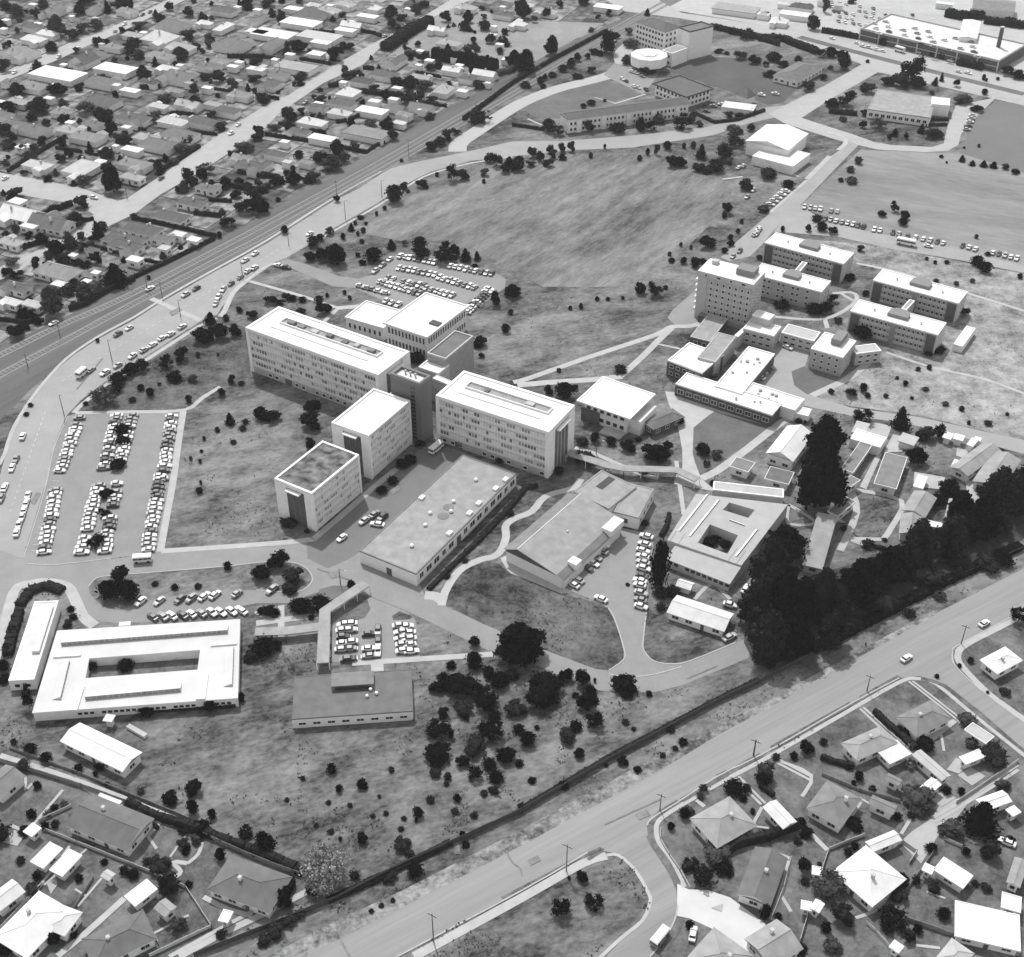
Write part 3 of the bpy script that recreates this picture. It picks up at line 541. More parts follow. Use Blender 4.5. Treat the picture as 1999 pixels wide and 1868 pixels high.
simple(P('f', 890, 612), P('f', 1180, 695), P('f', 1330, 565), 5.5, 9, 'low white roofed wing joined to the left side of the library', 'hall', 'library_wing', M_WALL, windows=(1, 1, 2, 2, 'FL'), ov=.3)
simple(P('f', 1505, 880), P('f', 1645, 925), P('f', 1822, 745), 15, 4, 'blank walled block with dark roof between the library and the right long block', 'lecture block', 'lecture_block', mat('aggregate wall', .3, .9, .12), pm=M_WALLD)
simple(P('f', 1440, 985), P('f', 1590, 1035), P('f', 1650, 960), 12, 9, 'small white roofed link behind the lift tower', 'link building', 'link_building', M_WALLD)
simple(P('f', 1545, 1065), P('f', 1690, 1125), P('f', 1720, 1100), 12, 9, 'narrow white roofed bridge from the lift tower to the right long block', 'link building', 'bridge_link', M_WALLD, 8.5, .2, .2)
simple(P('f', 1200, 1205), P('f', 1290, 1235), P('f', 1345, 1150), 12, 8, 'narrow white roofed link from the taller end-on block to the lift tower', 'link building', 'bridge_link', M_WALLD, 0, .2, .2)
simple(P('k', 640, 70), P('k', 790, 125), P('k', 830, 100), 9, 4, 'dark narrow link squeezed between the two end-on blocks', 'link building', 'link_building', M_BRICK)
# low workshop
lw, L, W = simple(P('k', 770, 900), P('k', 1195, 1075), P('k', 1950, 330), 4.6, 6, 'long low workshop with flat grey roof dotted with vents and white skylights', 'workshop', 'workshop', mat('light wall', .74, .9, .06), par=.15, pt=.4, pm=rmat(5))
for f_ in ((.33, -.36), (.34, -.3), (.38, .1), (.4, .2), (.41, .33), (-.45, .02)): pass
for u, v in ((-.42, .04), (.41, .06), (.40, .16), (.43, .32), (.41, -.14), (.44, .42)): boxpart('skylight', lw, u*L-.7, v*W-1, 4.6, u*L+.7, v*W+1, 5.3, M_WHITE)
for u, v in ((.1, -.33), (.0, -.15), (.05, .1), (.05, .33), (.15, .02), (-.1, -.05)): vent(lw, u*L, v*W, 4.6, .7, .9, M_WHITE)
b = MB(); b.cyl(.1*L, -.03*W, 4.6, 4.75, 1.8, 1.6, rmat(5), 16); b.obj('roof_vent', lw); b = MB(); b.cyl(.05*L, .05*W, 4.6, 4.75, 1.8, 1.6, rmat(5), 16); b.obj('roof_vent', lw)
door(lw, .02*L, -W/2, 1.8, 2.6, 'F'); door(lw, L/2, -W*.1, 2.2, 3.2, 'R')
for i in range(14):
    y = -W/2+2.5+i*(W-5)/13
    if i != 5: window(lw, L/2, y, 1.6, 2.6 if i % 3 else 1.8, 2.0, 'R'); window(lw, -L/2, y, 1.6, 2, 1.6, 'L')
# students union: white roof on brackets
un, L, W = simple(P('g', 1090, 850), P('g', 1490, 990), P('g', 1690, 805), 8, 9, 'union building with overhanging square white roof and dark shaded bays below', 'hall', 'union_building', M_WALL, ov=2.0, par=.25, pt=.5, windows=(2, 1.6, 1.6, 2.6, 'FRBL'))
o, ang, _, _ = frame3(P('g', 1090, 850), P('g', 1490, 990), P('g', 1690, 805), 8)
boxpart('annex', un, L/2-2.1, -W*.3, 0, L/2+2.2, W*.34, 5.6, M_WALL, rmat(8))
boxpart('terrace', un, L*.02, -W/2-2.6, 0, L/2-2.2, -W/2+1.9, .7, M_CONC)
boxpart('loading_bay', un, -L*.44, -W/2+1.4, 0.02, -L*.1, -W/2+1.98, 5, M_BRICK)
house('g', (1578, 1002), (1665, 1065), (1808, 905), 4, 'hip', 3.4, 'small grey hipped roof pavilion on the right of the union building', 'pavilion', detail=2, wt=M_BRICK)

# ---------------- polygonal ring building (courtyard)
def ring(root, O, H, z0, z1, m, top, name, inner=None):
    b = MB(); o_ = [at(p[0], p[1], z1) for p in O]; h_ = [at(p[0], p[1], z1) for p in H]; c = root.location
    o_ = [(p.x-c.x, p.y-c.y) for p in o_]; h_ = [(p.x-c.x, p.y-c.y) for p in h_]
    for i in range(4):
        j = (i+1) % 4; b.face([(o_[i][0], o_[i][1], z1), (o_[j][0], o_[j][1], z1), (h_[j][0], h_[j][1], z1), (h_[i][0], h_[i][1], z1)], top)
        b.face([(o_[i][0], o_[i][1], z0), (o_[j][0], o_[j][1], z0), (o_[j][0], o_[j][1], z1), (o_[i][0], o_[i][1], z1)], m)
        b.face([(h_[j][0], h_[j][1], z0), (h_[i][0], h_[i][1], z0), (h_[i][0], h_[i][1], z1), (h_[j][0], h_[j][1], z1)], m)
    b.obj(name, root)
def grow(P_, c, k): return [(c[0]+(p[0]-c[0])*k, c[1]+(p[1]-c[1])*k) for p in P_]
def monitor(root, fr, p, q, wd, z, m, dark, h=1.1):
    """raised clerestory strip on a roof, from survey point p to q, glazed on the camera side"""
    a = at(*P(fr, *p), z)-root.location; b_ = at(*P(fr, *q), z)-root.location; a.z = b_.z = z; u = (b_-a).normalized(); v = Vector((-u.y, u.x, 0))*wd; b = MB(); up = Vector((0, 0, h))
    b.face([a, b_, b_+up, a+up], dark); b.face([a+up, b_+up, b_+v+Vector((0, 0, .1)), a+v+Vector((0, 0, .1))], m); b.face([b_, b_+v, b_+v+Vector((0, 0, .1)), b_+up], m); b.face([a+v, a, a+up, a+v+Vector((0, 0, .1))], m)
    n = int((b_-a).length/1.4)
    for i in range(n+1):
        c = a+(b_-a)*(i/n); b.tube(c-v.normalized()*.06, c+up-v.normalized()*.06, .09, .09, m, 4)
    return b.obj('clerestory', root)
qc = at(*P('j', 1000, 1450)); quad = empty('courtyard_building', (qc.x, qc.y, 0))
O_ = [P('j', *p) for p in ((245, 1800), (1770, 1690), (1787, 1105), (430, 1190))]; H_ = [P('j', *p) for p in ((630, 1545), (1480, 1480), (1500, 1330), (660, 1395))]
ring(quad, O_, H_, 0.0, 3.3, M_WALL, rmat(8), 'wall')
M_QR = mat('pale quad roof', .52, .8, .06, .2)
ring(quad, grow(O_, P('j', 1060, 1440), 1.008), grow(H_, P('j', 1060, 1440), .985), 3.3, 3.55, M_WHITE, M_QR, 'roof')
monitor(quad, 'j', (460, 1300), (1700, 1205), 3, 3.6, M_QR, M_GREYGL); monitor(quad, 'j', (640, 1705), (1350, 1640), 3, 3.6, M_QR, M_GREYGL)
for (p, q) in (((455, 1700), (520, 1430)), ((1735, 1600), (1745, 1330))): monitor(quad, 'j', p, q, 2.2, 3.6, M_QR, M_WALLD, .8)
def qbox(fr, A, B, C, z, h, m, nm, root):
    o, ang, L, W = frame3(P(fr, *A), P(fr, *B), P(fr, *C), z+h); OCC.pop(); b = MB(); b.box(-L/2, -W/2, z, L/2, W/2, z+h, m); ob = b.obj(nm, root); ob.location = o-root.location; ob.location.z = 0; ob.rotation_euler.z = ang-root.rotation_euler.z
    if abs(root.rotation_euler.z) > 1e-6: ob.location = Matrix.Rotation(-root.rotation_euler.z, 3, 'Z') @ ob.location
    return ob
qbox('j', (515, 1780), (575, 1778), (600, 1600), 3.55, .5, M_WHITE, 'roof_box', quad); qbox('j', (1460, 1700), (1530, 1695), (1535, 1510), 3.55, .5, M_WHITE, 'roof_box', quad)
qbox('j', (395, 1385), (600, 1372), (603, 1350), 3.55, .5, M_WHITE, 'roof_box', quad); qbox('j', (1570, 1300), (1765, 1285), (1768, 1262), 3.55, .5, M_WHITE, 'roof_box', quad)
qbox('j', (885, 1150), (970, 1145), (972, 1120), 2.6, .6, M_WHITE, 'porch', quad)
a = at(*P('j', 250, 1800), 3.3); b_ = at(*P('j', 1770, 1690), 3.3); u = (b_-a); ul = u.length; u.normalize(); ang = math.atan2(u.y, u.x)
fw = empty('tmp'); bpy.data.objects.remove(fw)
for i in range(34):
    t = (i+.5)/34
    if t < .2 or i in (10, 18, 22, 27, 28, 33): continue
    c = a+u*ul*t; wo = window(quad, 0, 0, 1.2, ul/34*.7, 1.0, 'F'); wo.location = (c.x-quad.location.x, c.y-quad.location.y, 0); wo.rotation_euler.z = ang
tag(quad, 'white courtyard building with pale flat roofs around a planted garden', 'teaching building')
OCC += [(at(*P('j', x, y)).x, at(*P('j', x, y)).y, 12) for x in range(400, 1701, 180) for y in (1200, 1650)]
sheet('courtyard_garden', [P('j', *p) for p in ((600, 1560), (1500, 1500), (1520, 1350), (640, 1420))], M_GARDEN)
qw, L, W = simple(P('j', 62, 1565), P('j', 255, 1555), P('j', 452, 965), 3.6, 8, 'long pale roofed wing at the far left beside the courtyard building', 'teaching building', 'teaching_wing', M_WALL, par=.15, windows=(1, 1.4, 1.2, 2.4, 'FL'))
b = MB(); b.box(L*.1, -W*.18, 3.6, L*.4, W*.4, 4.5, M_QR); b.obj('clerestory', qw)
bpy.data.objects['roof.001'] if False else None
# technology quad with two light wells
tc = at(*P('l', 1700, 650)); tq = empty('teaching_building', (tc.x, tc.y, 0)); M_TR = mat('sheet metal roof', .33, .6, .08, .3)
A_, B_, C_, D_ = P('l', 1385, 665), P('l', 1940, 855), P('m', 225, 400), P('l', 1600, 320)
def lerp(p, q, t): return (p[0]+(q[0]-p[0])*t, p[1]+(q[1]-p[1])*t)
m0 = lerp(A_, D_, .52); m1 = lerp(B_, C_, .52)
o1 = [A_, B_, m1, m0]; o2 = [m0, m1, C_, D_]
h1 = [P('l', 1610, 690), P('l', 1835, 768), P('l', 1915, 630), P('l', 1705, 548)]; h2 = [P('l', 1800, 440), P('l', 1990, 500), P('l', 2040, 440), P('l', 1850, 385)]
ring(tq, o1, h1, 0, 5, M_CONC, M_TR, 'wall'); ring(tq, o2, h2, 0, 5.003, M_CONC, M_TR, 'wall')
for (p, q) in (((1560, 640), (1775, 370)), ((1905, 790), (2060, 590)), ((1480, 600), (1690, 330)), ((1850, 520), (1960, 560))): monitor(tq, 'l', p, q, .6, 5.02, M_WHITE, M_TR, .4)
for k_ in (0, 1, 7, 8):
    p = lerp(A_, B_, k_/9+.04); q = lerp(lerp(D_, C_, k_/9+.04), p, .8); p2 = lerp(p, q, .06); monitor(tq, '0', p2, q, .12, 5.01, M_TR, M_TR, .12)
a3, ang, L, W = frame3(P('l', 1385, 800), P('l', 1850, 985), P('l', 1960, 850), 3.4)
b = MB(); b.box(-L/2, -W/2, 0, L/2, W/2, 3.2, M_CONC); b.face([(-L/2-.3, -W/2-.3, 3.2), (L/2+.3, -W/2-.3, 3.2), (L/2+.3, W/2, 4.9), (-L/2-.3, W/2, 4.9)], M_TR)
b.face([(L/2, -W/2, 3.2), (L/2, W/2, 3.2), (L/2, W/2, 4.85)], M_CONC)
for i in range(11):
    if i != 2: b.box(-L/2+.6+i*L/11, -W/2-.06, 1.5, -L/2+.3+(i+.85)*L/11, -W/2+.05, 2.6, M_GLASS)
lt = b.obj('lean_to', tq); lt.location = a3-tq.location; lt.location.z = 0; lt.rotation_euler.z = ang
tag(tq, 'metal roofed teaching building with two dark light wells, right of the teardrop car park', 'teaching building')
simple(P('l', 1725, 290), P('m', 195, 350), P('m', 240, 290), 4.2, 7, 'low metal roofed wing behind the building with two light wells', 'teaching building', 'teaching_wing', M_CONC, par=.1)
sheet('light_well_garden', [P('l', *p) for p in ((1600, 700), (1850, 780), (2060, 450), (1800, 370))], M_GARDEN)
# gymnasium with off-centre ridge
o, ang, L, W = frame3(P('l', 170, 745), P('l', 605, 955), P('l', 985, 500), 4.2); gy = empty('gymnasium', o, ang); rz_ = 7.6; rx = -L/2+L*.24; G_ = rmat(6)
b = MB(); b.box(-L/2+.4, -W/2+.4, 0, L/2-.4, W/2-.4, 3.9, mat('light wall', .74))
for y in (-W/2+.4, W/2-.4): b.face([(-L/2+.4, y, 3.9), (L/2-.4, y, 3.9), (L/2-.4, y, 4.0), (rx, y, rz_-.2), (-L/2+.4, y, 4.9)], M_BRICK)
b.obj('wall', gy); b = MB()
for (x0, z0, x1, z1) in ((-L/2, 5.2, rx, rz_), (rx, rz_, L/2-1.8, 5.0), (L/2-1.8, 5.0, L/2+.2, 3.9)):
    mm = G_ if x0 < L/2-2 and x0 != -L/2 else rmat(5); b.face([(x0, -W/2-.3, z0), (x1, -W/2-.3, z1), (x1, W/2+.3, z1), (x0, W/2+.3, z0)], mm)
    b.face([(x0, -W/2-.3, z0-.3), (x1, -W/2-.3, z1-.3), (x1, -W/2-.3, z1), (x0, -W/2-.3, z0)], M_WHITE); b.face([(x1, W/2+.3, z1-.3), (x0, W/2+.3, z0-.3), (x0, W/2+.3, z0), (x1, W/2+.3, z1)], M_WHITE)
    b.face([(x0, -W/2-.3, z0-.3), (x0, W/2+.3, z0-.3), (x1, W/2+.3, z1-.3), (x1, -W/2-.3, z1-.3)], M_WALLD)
b.tube((rx, -W/2-.3, rz_+.02), (rx, W/2+.3, rz_+.02), .12, .12, M_WHITE, 4); b.obj('roof', gy)
boxpart('roof_box', gy, L/2-2.6, W*.25, 3.9, L/2+.9, W*.25+7, 6.2, M_WHITE); boxpart('roof_box', gy, L/2-2.2, -W*.33, 3.9, L/2+.9, -W*.33+3, 6, M_WHITE)
boxpart('side_wall', gy, L/2-.35, -W/2+.6, 0.01, L/2+.25, W/2-2, 2.6, M_WHITE)
boxpart('porch', gy, -L/2-1.2, W*.2, 0, -L/2+.5, W*.2+8, 3.2, M_WHITE); vent(gy, 1, 0, 6.2, .3, .8, M_WHITE)
tag(gy, 'gymnasium with big grey lopsided roof and dark gable end, facing the teardrop car park', 'gymnasium')
gb, L, W = simple(P('l', 685, 305), P('l', 950, 435), P('l', 1110, 245), 5.2, 6, 'flat grey roofed block with a black slot light well, behind the gymnasium', 'teaching building', 'teaching_block', M_WALL, par=.12, pm=rmat(6))
boxpart('well_shade_panel', gb, -L*.22, -W*.05, 5.2, -L*.04, W*.42, 5.32, M_GLASS)  # flat black slab on the roof paints the shade inside the slot
simple(P('l', 985, 455), P('l', 1172, 502), P('l', 1345, 300), 4.6, 6, 'small flat roofed block with white end wall at the top of the teardrop car park', 'teaching building', 'teaching_block', mat('light wall', .74), par=.12, windows=(1, 1.4, 1.8, 3.5, 'FR'), pm=rmat(6))
# covered walkways
def walkway(pts, wd, h, label, fr='0'):
    w_ = [Vector((at(*p).x, at(*p).y)) for p in PP(fr, pts)]; c = w_[0]; root = empty('covered_walkway', (c.x, c.y, 0)); L_ = []; R2 = []
    for i in range(len(w_)): n = offs(w_, i); L_.append(w_[i]+n*wd/2-c); R2.append(w_[i]-n*wd/2-c)
    b = MB(); p_ = R2+list(reversed(L_)); b.prism(p_, h-.3, h, rmat(6), rmat(6)); b.obj('roof', root); b = MB()
    for i in range(len(w_)-1):
        d = w_[i+1]-w_[i]; n = max(1, int(d.length/5))
        for j in range(n+1):
            for s_ in (L_, R2):
                q = s_[i]+(s_[i+1]-s_[i])*(j/n); b.box(q.x-.1, q.y-.1, 0, q.x+.1, q.y+.1, h-.3, M_WHITE)
    b.obj('post', root); tag(root, label, 'walkway'); return root
walkway('1109,897 1185,922 1217,928 1319,931 1360,950', 3.2, 3, 'long covered walkway from the right long block to the plaza')
walkway('715,1152 636,1206 632,1308', 3.4, 2.8, 'bent grey covered walkway on the left side of the small triangular car park')
walkway('500,1246 560,1244 625,1236', 3.2, 2.6, 'short covered walkway from the courtyard building to the bent walkway')
# kitchen-like block at the bottom
bb, L, W = simple(P('0', 570, 1404), P('0', 806, 1388), P('0', 803, 1306), 3.4, 4, 'dark grey flat roofed building with white front wall below the triangular car park', 'teaching building', 'classroom_block', mat('light wall', .74), par=.08, pt=.3, windows=(1, 1.8, .9, 3.4, 'F'), pm=rmat(4))
boxpart('raised_roof', bb, -L*.18, W*.1, 3.4, L*.18, W*.42, 5, rmat(5)); boxpart('skylight', bb, -L*.15, W*.085, 3.7, L*.15, W*.1-.01, 4.7, M_GLASS)
for u, v in ((.12, -.1), (.2, -.05), (.15, .05)): vent(bb, u*L, v*W, 3.4, .5, .8, M_WHITE)
house('n', (445, 225), (915, 455), (1048, 300), 9, 'gable', 3.2, 'plain white roofed hall standing alone in the rough grass at lower left', 'hall', rise=1.0, detail=2)
house('n', (765, 78), (835, 88), (842, 32), 8, 'flat', 2.4, 'tiny white hut just below the courtyard building', 'shed', detail=1)
house('l', (1380, 1205), (1812, 1350), (1888, 1215), 8, 'gable', 2.8, 'long pale hut with dark windows beside the columnar tree', 'hut', rise=1.2, detail=2)
house('l', (1447, 1005), (1560, 1042), (1582, 985), 9, 'gable', 2.3, 'small white shed above the long pale hut', 'shed', rise=.9, detail=1)

# ---------------- hostels
def hostel(fr, A, B, C, h, label, st=3, n1=7, dark_ends=True, plain=False):
    o, ang, L, W = frame3(P(fr, *A), P(fr, *B), P(fr, *C), h); root = empty('hostel_block', o, ang)
    wm = M_BRKG if not plain else mat('hostel wall', .36, .9, .1, 1.5)
    boxpart('wall', root, -L/2+.2, -W/2+.2, 0, L/2-.2, W/2-.2, h-.3, wm)
    pm = mat('end wall', .42, .9, .08)
    for s_ in (-1, 1): boxpart('end_wall', root, min(s_*L/2, s_*(L/2-.5)), -W/2, 0, max(s_*L/2, s_*(L/2-.5)), W/2, h-.31, pm)
    sh = (h-.8)/st
    if not plain:
        for k in range(st):
            for y, t_ in ((-W/2+.2, -1), (W/2-.2, 1)):
                for x0, x1 in ((-L/2+4.2, -.8), (1.2, L/2-4.2)): boxpart('spandrel', root, x0, min(y, y+t_*.25), .3+k*sh, x1, max(y, y+t_*.25), .3+k*sh+sh*.42, pm)
        for s_ in (-1, 1):
            for y, t_ in ((-W/2+.2, -1), (W/2-.2, 1)): boxpart('stair_glazing', root, min(s_*(L/2-.6), s_*(L/2-3.9)), min(y, y+t_*.15), .2, max(s_*(L/2-.6), s_*(L/2-3.9)), max(y, y+t_*.15), h-.9, M_BRICK)
    for k in range(st):
        for i in range(n1*2):
            x = -L/2+4.6+(i+.5)/(n1*2)*(L-9.2)
            if abs(x-.2) < 1.1 or (plain and i % 3 == 2): continue
            window(root, x, -W/2+.2, .3+k*sh+sh*.45, (L-9.2)/(n1*2)*.55, sh*.42, 'F')
        for y in (-W*.2, W*.2): window(root, L/2, y, .3+k*sh+sh*.4, 1, 1.1, 'R', M_GREYGL)
    r = flat_roof(root, L, W, h, 9, .25, .4)
    b = MB(); px, py, pw, pd = 0, W*.1, L*.115, W*.34
    b.prism([(px-pw, py-pd*.6), (px+pw, py-pd*.6), (px+pw*.95, py+pd*.5), (px+pw*.5, py+pd), (px-pw*.5, py+pd), (px-pw*.95, py+pd*.5)], h, h+1.3, mat('stair head', .2, .9, .08)); b.obj('penthouse', r)
    vent(r, -L*.27, 0, h, .45, .9); vent(r, L*.27, -W*.05, h, .45, .9)
    tag(root, label, 'hostel'); return root
hostel('h', (965, 130), (1555, 290), (1640, 210), 8.6, 'hostel block farthest back beside the street, nearest the line of parked cars')
hostel('h', (870, 362), (1390, 500), (1455, 415), 8.6, 'hostel block with white roof joined behind the tall hostel tower', plain=True, n1=5)
hostel('i', (860, 410), (1500, 585), (1560, 495), 8.6, 'hostel block with white roof at far right, behind the front right one')
hostel('i', (690, 640), (1345, 820), (1415, 730), 8.6, 'hostel block with white roof at right, in front of its twin and left of the dry field')
def tower():
    o, ang, L, W = frame3(P('h', 475, 335), P('h', 880, 440), P('h', 950, 345), 20); root = empty('hostel_tower', o, ang)
    boxpart('wall', root, -L/2, -W/2, 0, L/2, W/2, 18, mat('hostel wall', .36, .9, .1, 1.5)); pm = mat('end wall', .42, .9, .08)
    boxpart('end_wall', root, -L/2-.05, -W/2-.12, 0.01, -L/2+L*.17, -W/2+.1, 17.7, pm)
    for k in range(6):
        z = 2.6+k*2.5; boxpart('spandrel', root, -L/2+L*.18, -W/2-.1, z-.9, L/2, -W/2+.1, z+.35, pm)
        for i in range(7): window(root, -L/2+L*.2+(i+.5)*L*.113, -W/2, z+.5, .85, 1.1, 'F')
        for i in range(4): window(root, L/2, -W/2+(i+.5)*W/4, z+.4, .9, 1.1, 'R')
        for i in range(4):
            y = -W/2+(i+.5)*W/4; boxpart('balcony', root, -L/2-1.0, y-W*.1, z, -L/2+.02, y+W*.1, z+1.0, M_WHITE)
    boxpart('attic', root, -L/2-.3, -W/2-.3, 18, L/2+.3, W/2+.3, 20, M_WALLD, rmat(9))
    for i in range(4): window(root, -L*.35+i*L*.23, -W/2-.3, 18.5, 1.6 if i % 2 else .9, .9, 'F')
    boxpart('penthouse', root, L*.1, -W*.1, 20, L*.42, W*.38, 22.4, mat('stair head', .2, .9, .08)); boxpart('roof_box', root, -L*.4, W*.15, 20, -L*.3, W*.35, 21.5, M_WALLD)
    boxpart('entrance', root, -L*.38, -W/2-3, 0, L*.02, -W/2+.02, 2.8, M_BRICK, rmat(5))
    tag(root, 'tallest hostel tower, seven storeys with balconies down its left side', 'hostel')
tower()
sb, L, W = simple(P('h', 1310, 920), P('h', 1550, 990), P('h', 1645, 862), 8, 9, 'square three storey block with grey stair head on its white roof, beside the hostel car court', 'hostel', 'hostel_block', mat('hostel wall', .36), windows=(3, .9, 1.1, 2.6, 'FR'), par=.25)
boxpart('penthouse', sb, -L*.1, W*.0, 8, L*.2, W*.55, 10.4, mat('stair head', .2))
simple(P('h', 1090, 800), P('h', 1335, 865), P('h', 1390, 800), 5, 7, 'grey two storey link between the hostels beside the car court', 'link building', 'link_building', M_WALLD, windows=(2, 1.6, .9, 2.4, 'F'), par=.15)
simple(P('i', 735, 960), P('i', 925, 935), P('i', 960, 870), 5, 7, 'curved path side link joining the square block to the right hostels', 'link building', 'link_building', M_WALLD, windows=(2, 1.6, .9, 2.4, 'F'), par=.15)
simple(P('h', 1185, 340), P('h', 1225, 350), P('h', 1275, 275), 6, 6, 'narrow link between the two left hostel blocks', 'link building', 'bridge_link', M_WALLD, par=.1)
simple(P('i', 1070, 620), P('i', 1110, 632), P('i', 1165, 560), 6, 6, 'narrow link between the two right hostel blocks', 'link building', 'bridge_link', M_WALLD, par=.1)
simple(P('i', 1460, 885), P('i', 1530, 905), P('i', 1600, 760), 2.8, 8, 'small detached pale roofed hut at the edge of the dry field', 'hut', 'hut', M_WALL, par=.1)
simple(P('h', 1085+0, 600), P('h', 1060, 560), P('h', 1080, 480), 5, 6, 'short link behind the hostel tower', 'link building', 'bridge_link', M_WALLD, par=.1) if False else None
# administration and dining wings
simple(P('h', 300, 1185), P('h', 1022, 1420), P('h', 1105, 1330), 4.6, 9, 'long low white roofed wing with dark glazed front facing the plaza lawn', 'dining hall', 'dining_wing', M_BRICK, windows=(1, 2.2, 1.6, 3.2, 'F'), par=.3, dets=3)
simple(P('h', 770, 1262), P('h', 1100, 1352), P('h', 1262, 1292), 4.2, 9, 'kitchen wing with flat white roof and vents behind the long dining wing', 'dining hall', 'kitchen_wing', M_WALL, par=.3, dets=5) if False else simple(P('h', 800, 1255), P('h', 1190, 1385), P('h', 1265, 1300), 4.2, 9, 'kitchen wing with flat white roof and vents behind the long dining wing', 'dining hall', 'kitchen_wing', M_WALL, par=.3, dets=5)
simple(P('h', 590, 1200), P('h', 795, 1262), P('h', 985, 945), 4.8, 9, 'white roofed dining wing running back beside the parked car court', 'dining hall', 'dining_wing', M_BRICK, par=.3, dets=7)
simple(P('h', 240, 1010), P('h', 500, 1105), P('h', 640, 960), 6.2, 9, 'two storey common room with white roof and dark glazed corner', 'common room', 'common_room', M_BRICK, windows=(2, 1.4, 1.2, 2.2, 'FL'), par=.35)
cr = bpy.data.objects['common_room']
simple(P('h', 465, 985), P('h', 600, 1022), P('h', 742, 830), 7, 6, 'flat grey roofed block between the common room and the hostel tower', 'common room', 'common_room', M_WALLD, par=.15, pm=rmat(7))
simple(P('h', 410, 830), P('h', 560, 868), P('h', 700, 700), 4.2, 6, 'low grey roofed entrance wing in front of the hostel tower', 'common room', 'entrance_wing', M_BRICK, par=.12, windows=(1, 1.5, 1.6, 2.6, 'F'), pm=rmat(7))
simple(P('h', 738, 822), P('h', 768, 832), P('h', 835, 745), 5, 9, 'narrow white strip roof beside the dark garden court of the common rooms', 'link building', 'link_building', M_WALLD, par=.1)
simple(P('h', 805, 770), P('h', 1035, 830), P('h', 1080, 755), 6, 9, 'two storey white roofed block at the foot of the hostel tower', 'common room', 'common_room', M_WALLD, windows=(2, 1.6, 1, 2.4, 'FR'), par=.3)
simple(P('h', 872, 668), P('h', 1000, 708), P('h', 1030, 665), 9, 9, 'small raised white box room beside the hostel tower', 'plant room', 'plant_room', M_WALLD, windows=(1, 1, 1, 2, 'F'), par=.2)
simple(P('h', 1190, 1400), P('h', 1290, 1425), P('h', 1330, 1375), 3, 8, 'small white lean-to at the right end of the kitchen wing', 'shed', 'lean_to_shed', M_WALL, par=.1)
# ---------------- huts at the right
hut = [('m', (1430, 120), (1570, 190), (1650, -82), 6, 'grey gabled hut with white end, left of the far right pair'), ('m', (1600, 225), (1810, 300), (1850, 28), 6, 'grey gabled hut with white end, rightmost of the huts'),
 ('m', (1075, 440), (1250, 500), (1305, 340), 6, 'grey gabled hut just right of the square lawn, farther of two in line'), ('m', (1055, 615), (1225, 645), (1255, 500), 6, 'grey gabled hut just right of the square lawn, nearer of two in line'),
 ('m', (1393, 495), (1560, 535), (1600, 395), 6, 'grey gabled hut half hidden behind the dark pine belt'), ('m', (865, 250), (1035, 292), (1110, 55), 5, 'flat topped grey hut above the square lawn'),
 ('m', (620, 140), (710, 170), (800, -75), 5, 'long narrow grey hut immediately right of the giant pines'), ('m', (560, 285), (630, 322), (702, 192), 5, 'small grey hut at the right foot of the giant pines'),
 ('m', (520, 455), (600, 495), (645, 342), 5, 'small grey hut left of the square lawn'), ('m', (50, 212), (230, 258), (252, 162), 4, 'dark grey classroom hut with white sill band, left of the giant pines'),
 ('l', (1850, 120), (1990, 165), (2040, 95), 5, 'grey classroom hut with white band near the diagonal path')]
for fr, A, B, C, t, lab in hut: house(fr, A, B, C, t, 'gable' if t == 6 else 'flat', 3, lab, 'classroom hut', 'huts right of the giant pines', rise=1.3, detail=2, name='classroom_hut', wt=mat('light wall', .74))
house('m', (335, 850), (485, 885), (665, 550), 6, 'mono', 3, 'large grey sloping roofed workshop beside the dark grove', 'workshop', rise=2.4, detail=2, name='workshop')
house('i', (60, 1697), (265, 1765), (350, 1535), 9, 'gable', 4.2, 'white gabled hall left of the giant pines', 'hall', rise=2.2, detail=2)
simple(P('i', 690, 1592), P('i', 915, 1660), P('i', 950, 1580), 3.4, 9, 'flat white roofed shed at the top of the hut group', 'shed', 'shed', M_WALL, par=.15)
for A, B, C, lab in (((1375, 1585), (1440, 1605), (1465, 1560), 'tiny white shed beside the road above the huts'), ((1455, 1595), (1530, 1615), (1550, 1575), 'second tiny white shed beside the road above the huts'), ((1610, 1600), (1660, 1615), (1680, 1595), 'small white van sized shed above the rightmost hut')):
    house('i', A, B, C, 9, 'flat', 2.3, lab, 'shed', detail=1)
simple(P('m', 1160, 265), P('m', 1235, 285), P('m', 1270, 195), 2.5, 9, 'low white framed shed between the huts and the road', 'shed', 'shed', M_WALL, par=.1)
for A, B, C, t, k, lab in (((1040, 1610), (1165, 1650), (1200, 1585), 7, 'flat', 'light roofed low shed between the pointed conifer and the huts'), ((1560, 1640), (1600, 1655), (1640, 1600), 9, 'flat', 'narrow white link hut between the two rightmost huts'), ((1440, 1800), (1570, 1840), (1600, 1780), 9, 'gable', 'white porch hut in front of the left rightmost hut'), ((700, 1545), (800, 1570), (860, 1490), 7, 'flat', 'pale low roof beside the bushy black tree above the huts')):
    house('i', A, B, C, t, k, 2.5, lab, 'shed', detail=1)
house('m', (1885, 320), (1990, 360), (2030, 170), 9, 'gable', 3, 'white gabled hut cut by the right edge of the picture', 'hut', detail=2)
house('m', (1255, 560), (1370, 585), (1385, 545), 9, 'flat', 2.5, 'white link hut running behind the pine belt to the half hidden hut', 'hut', detail=1)
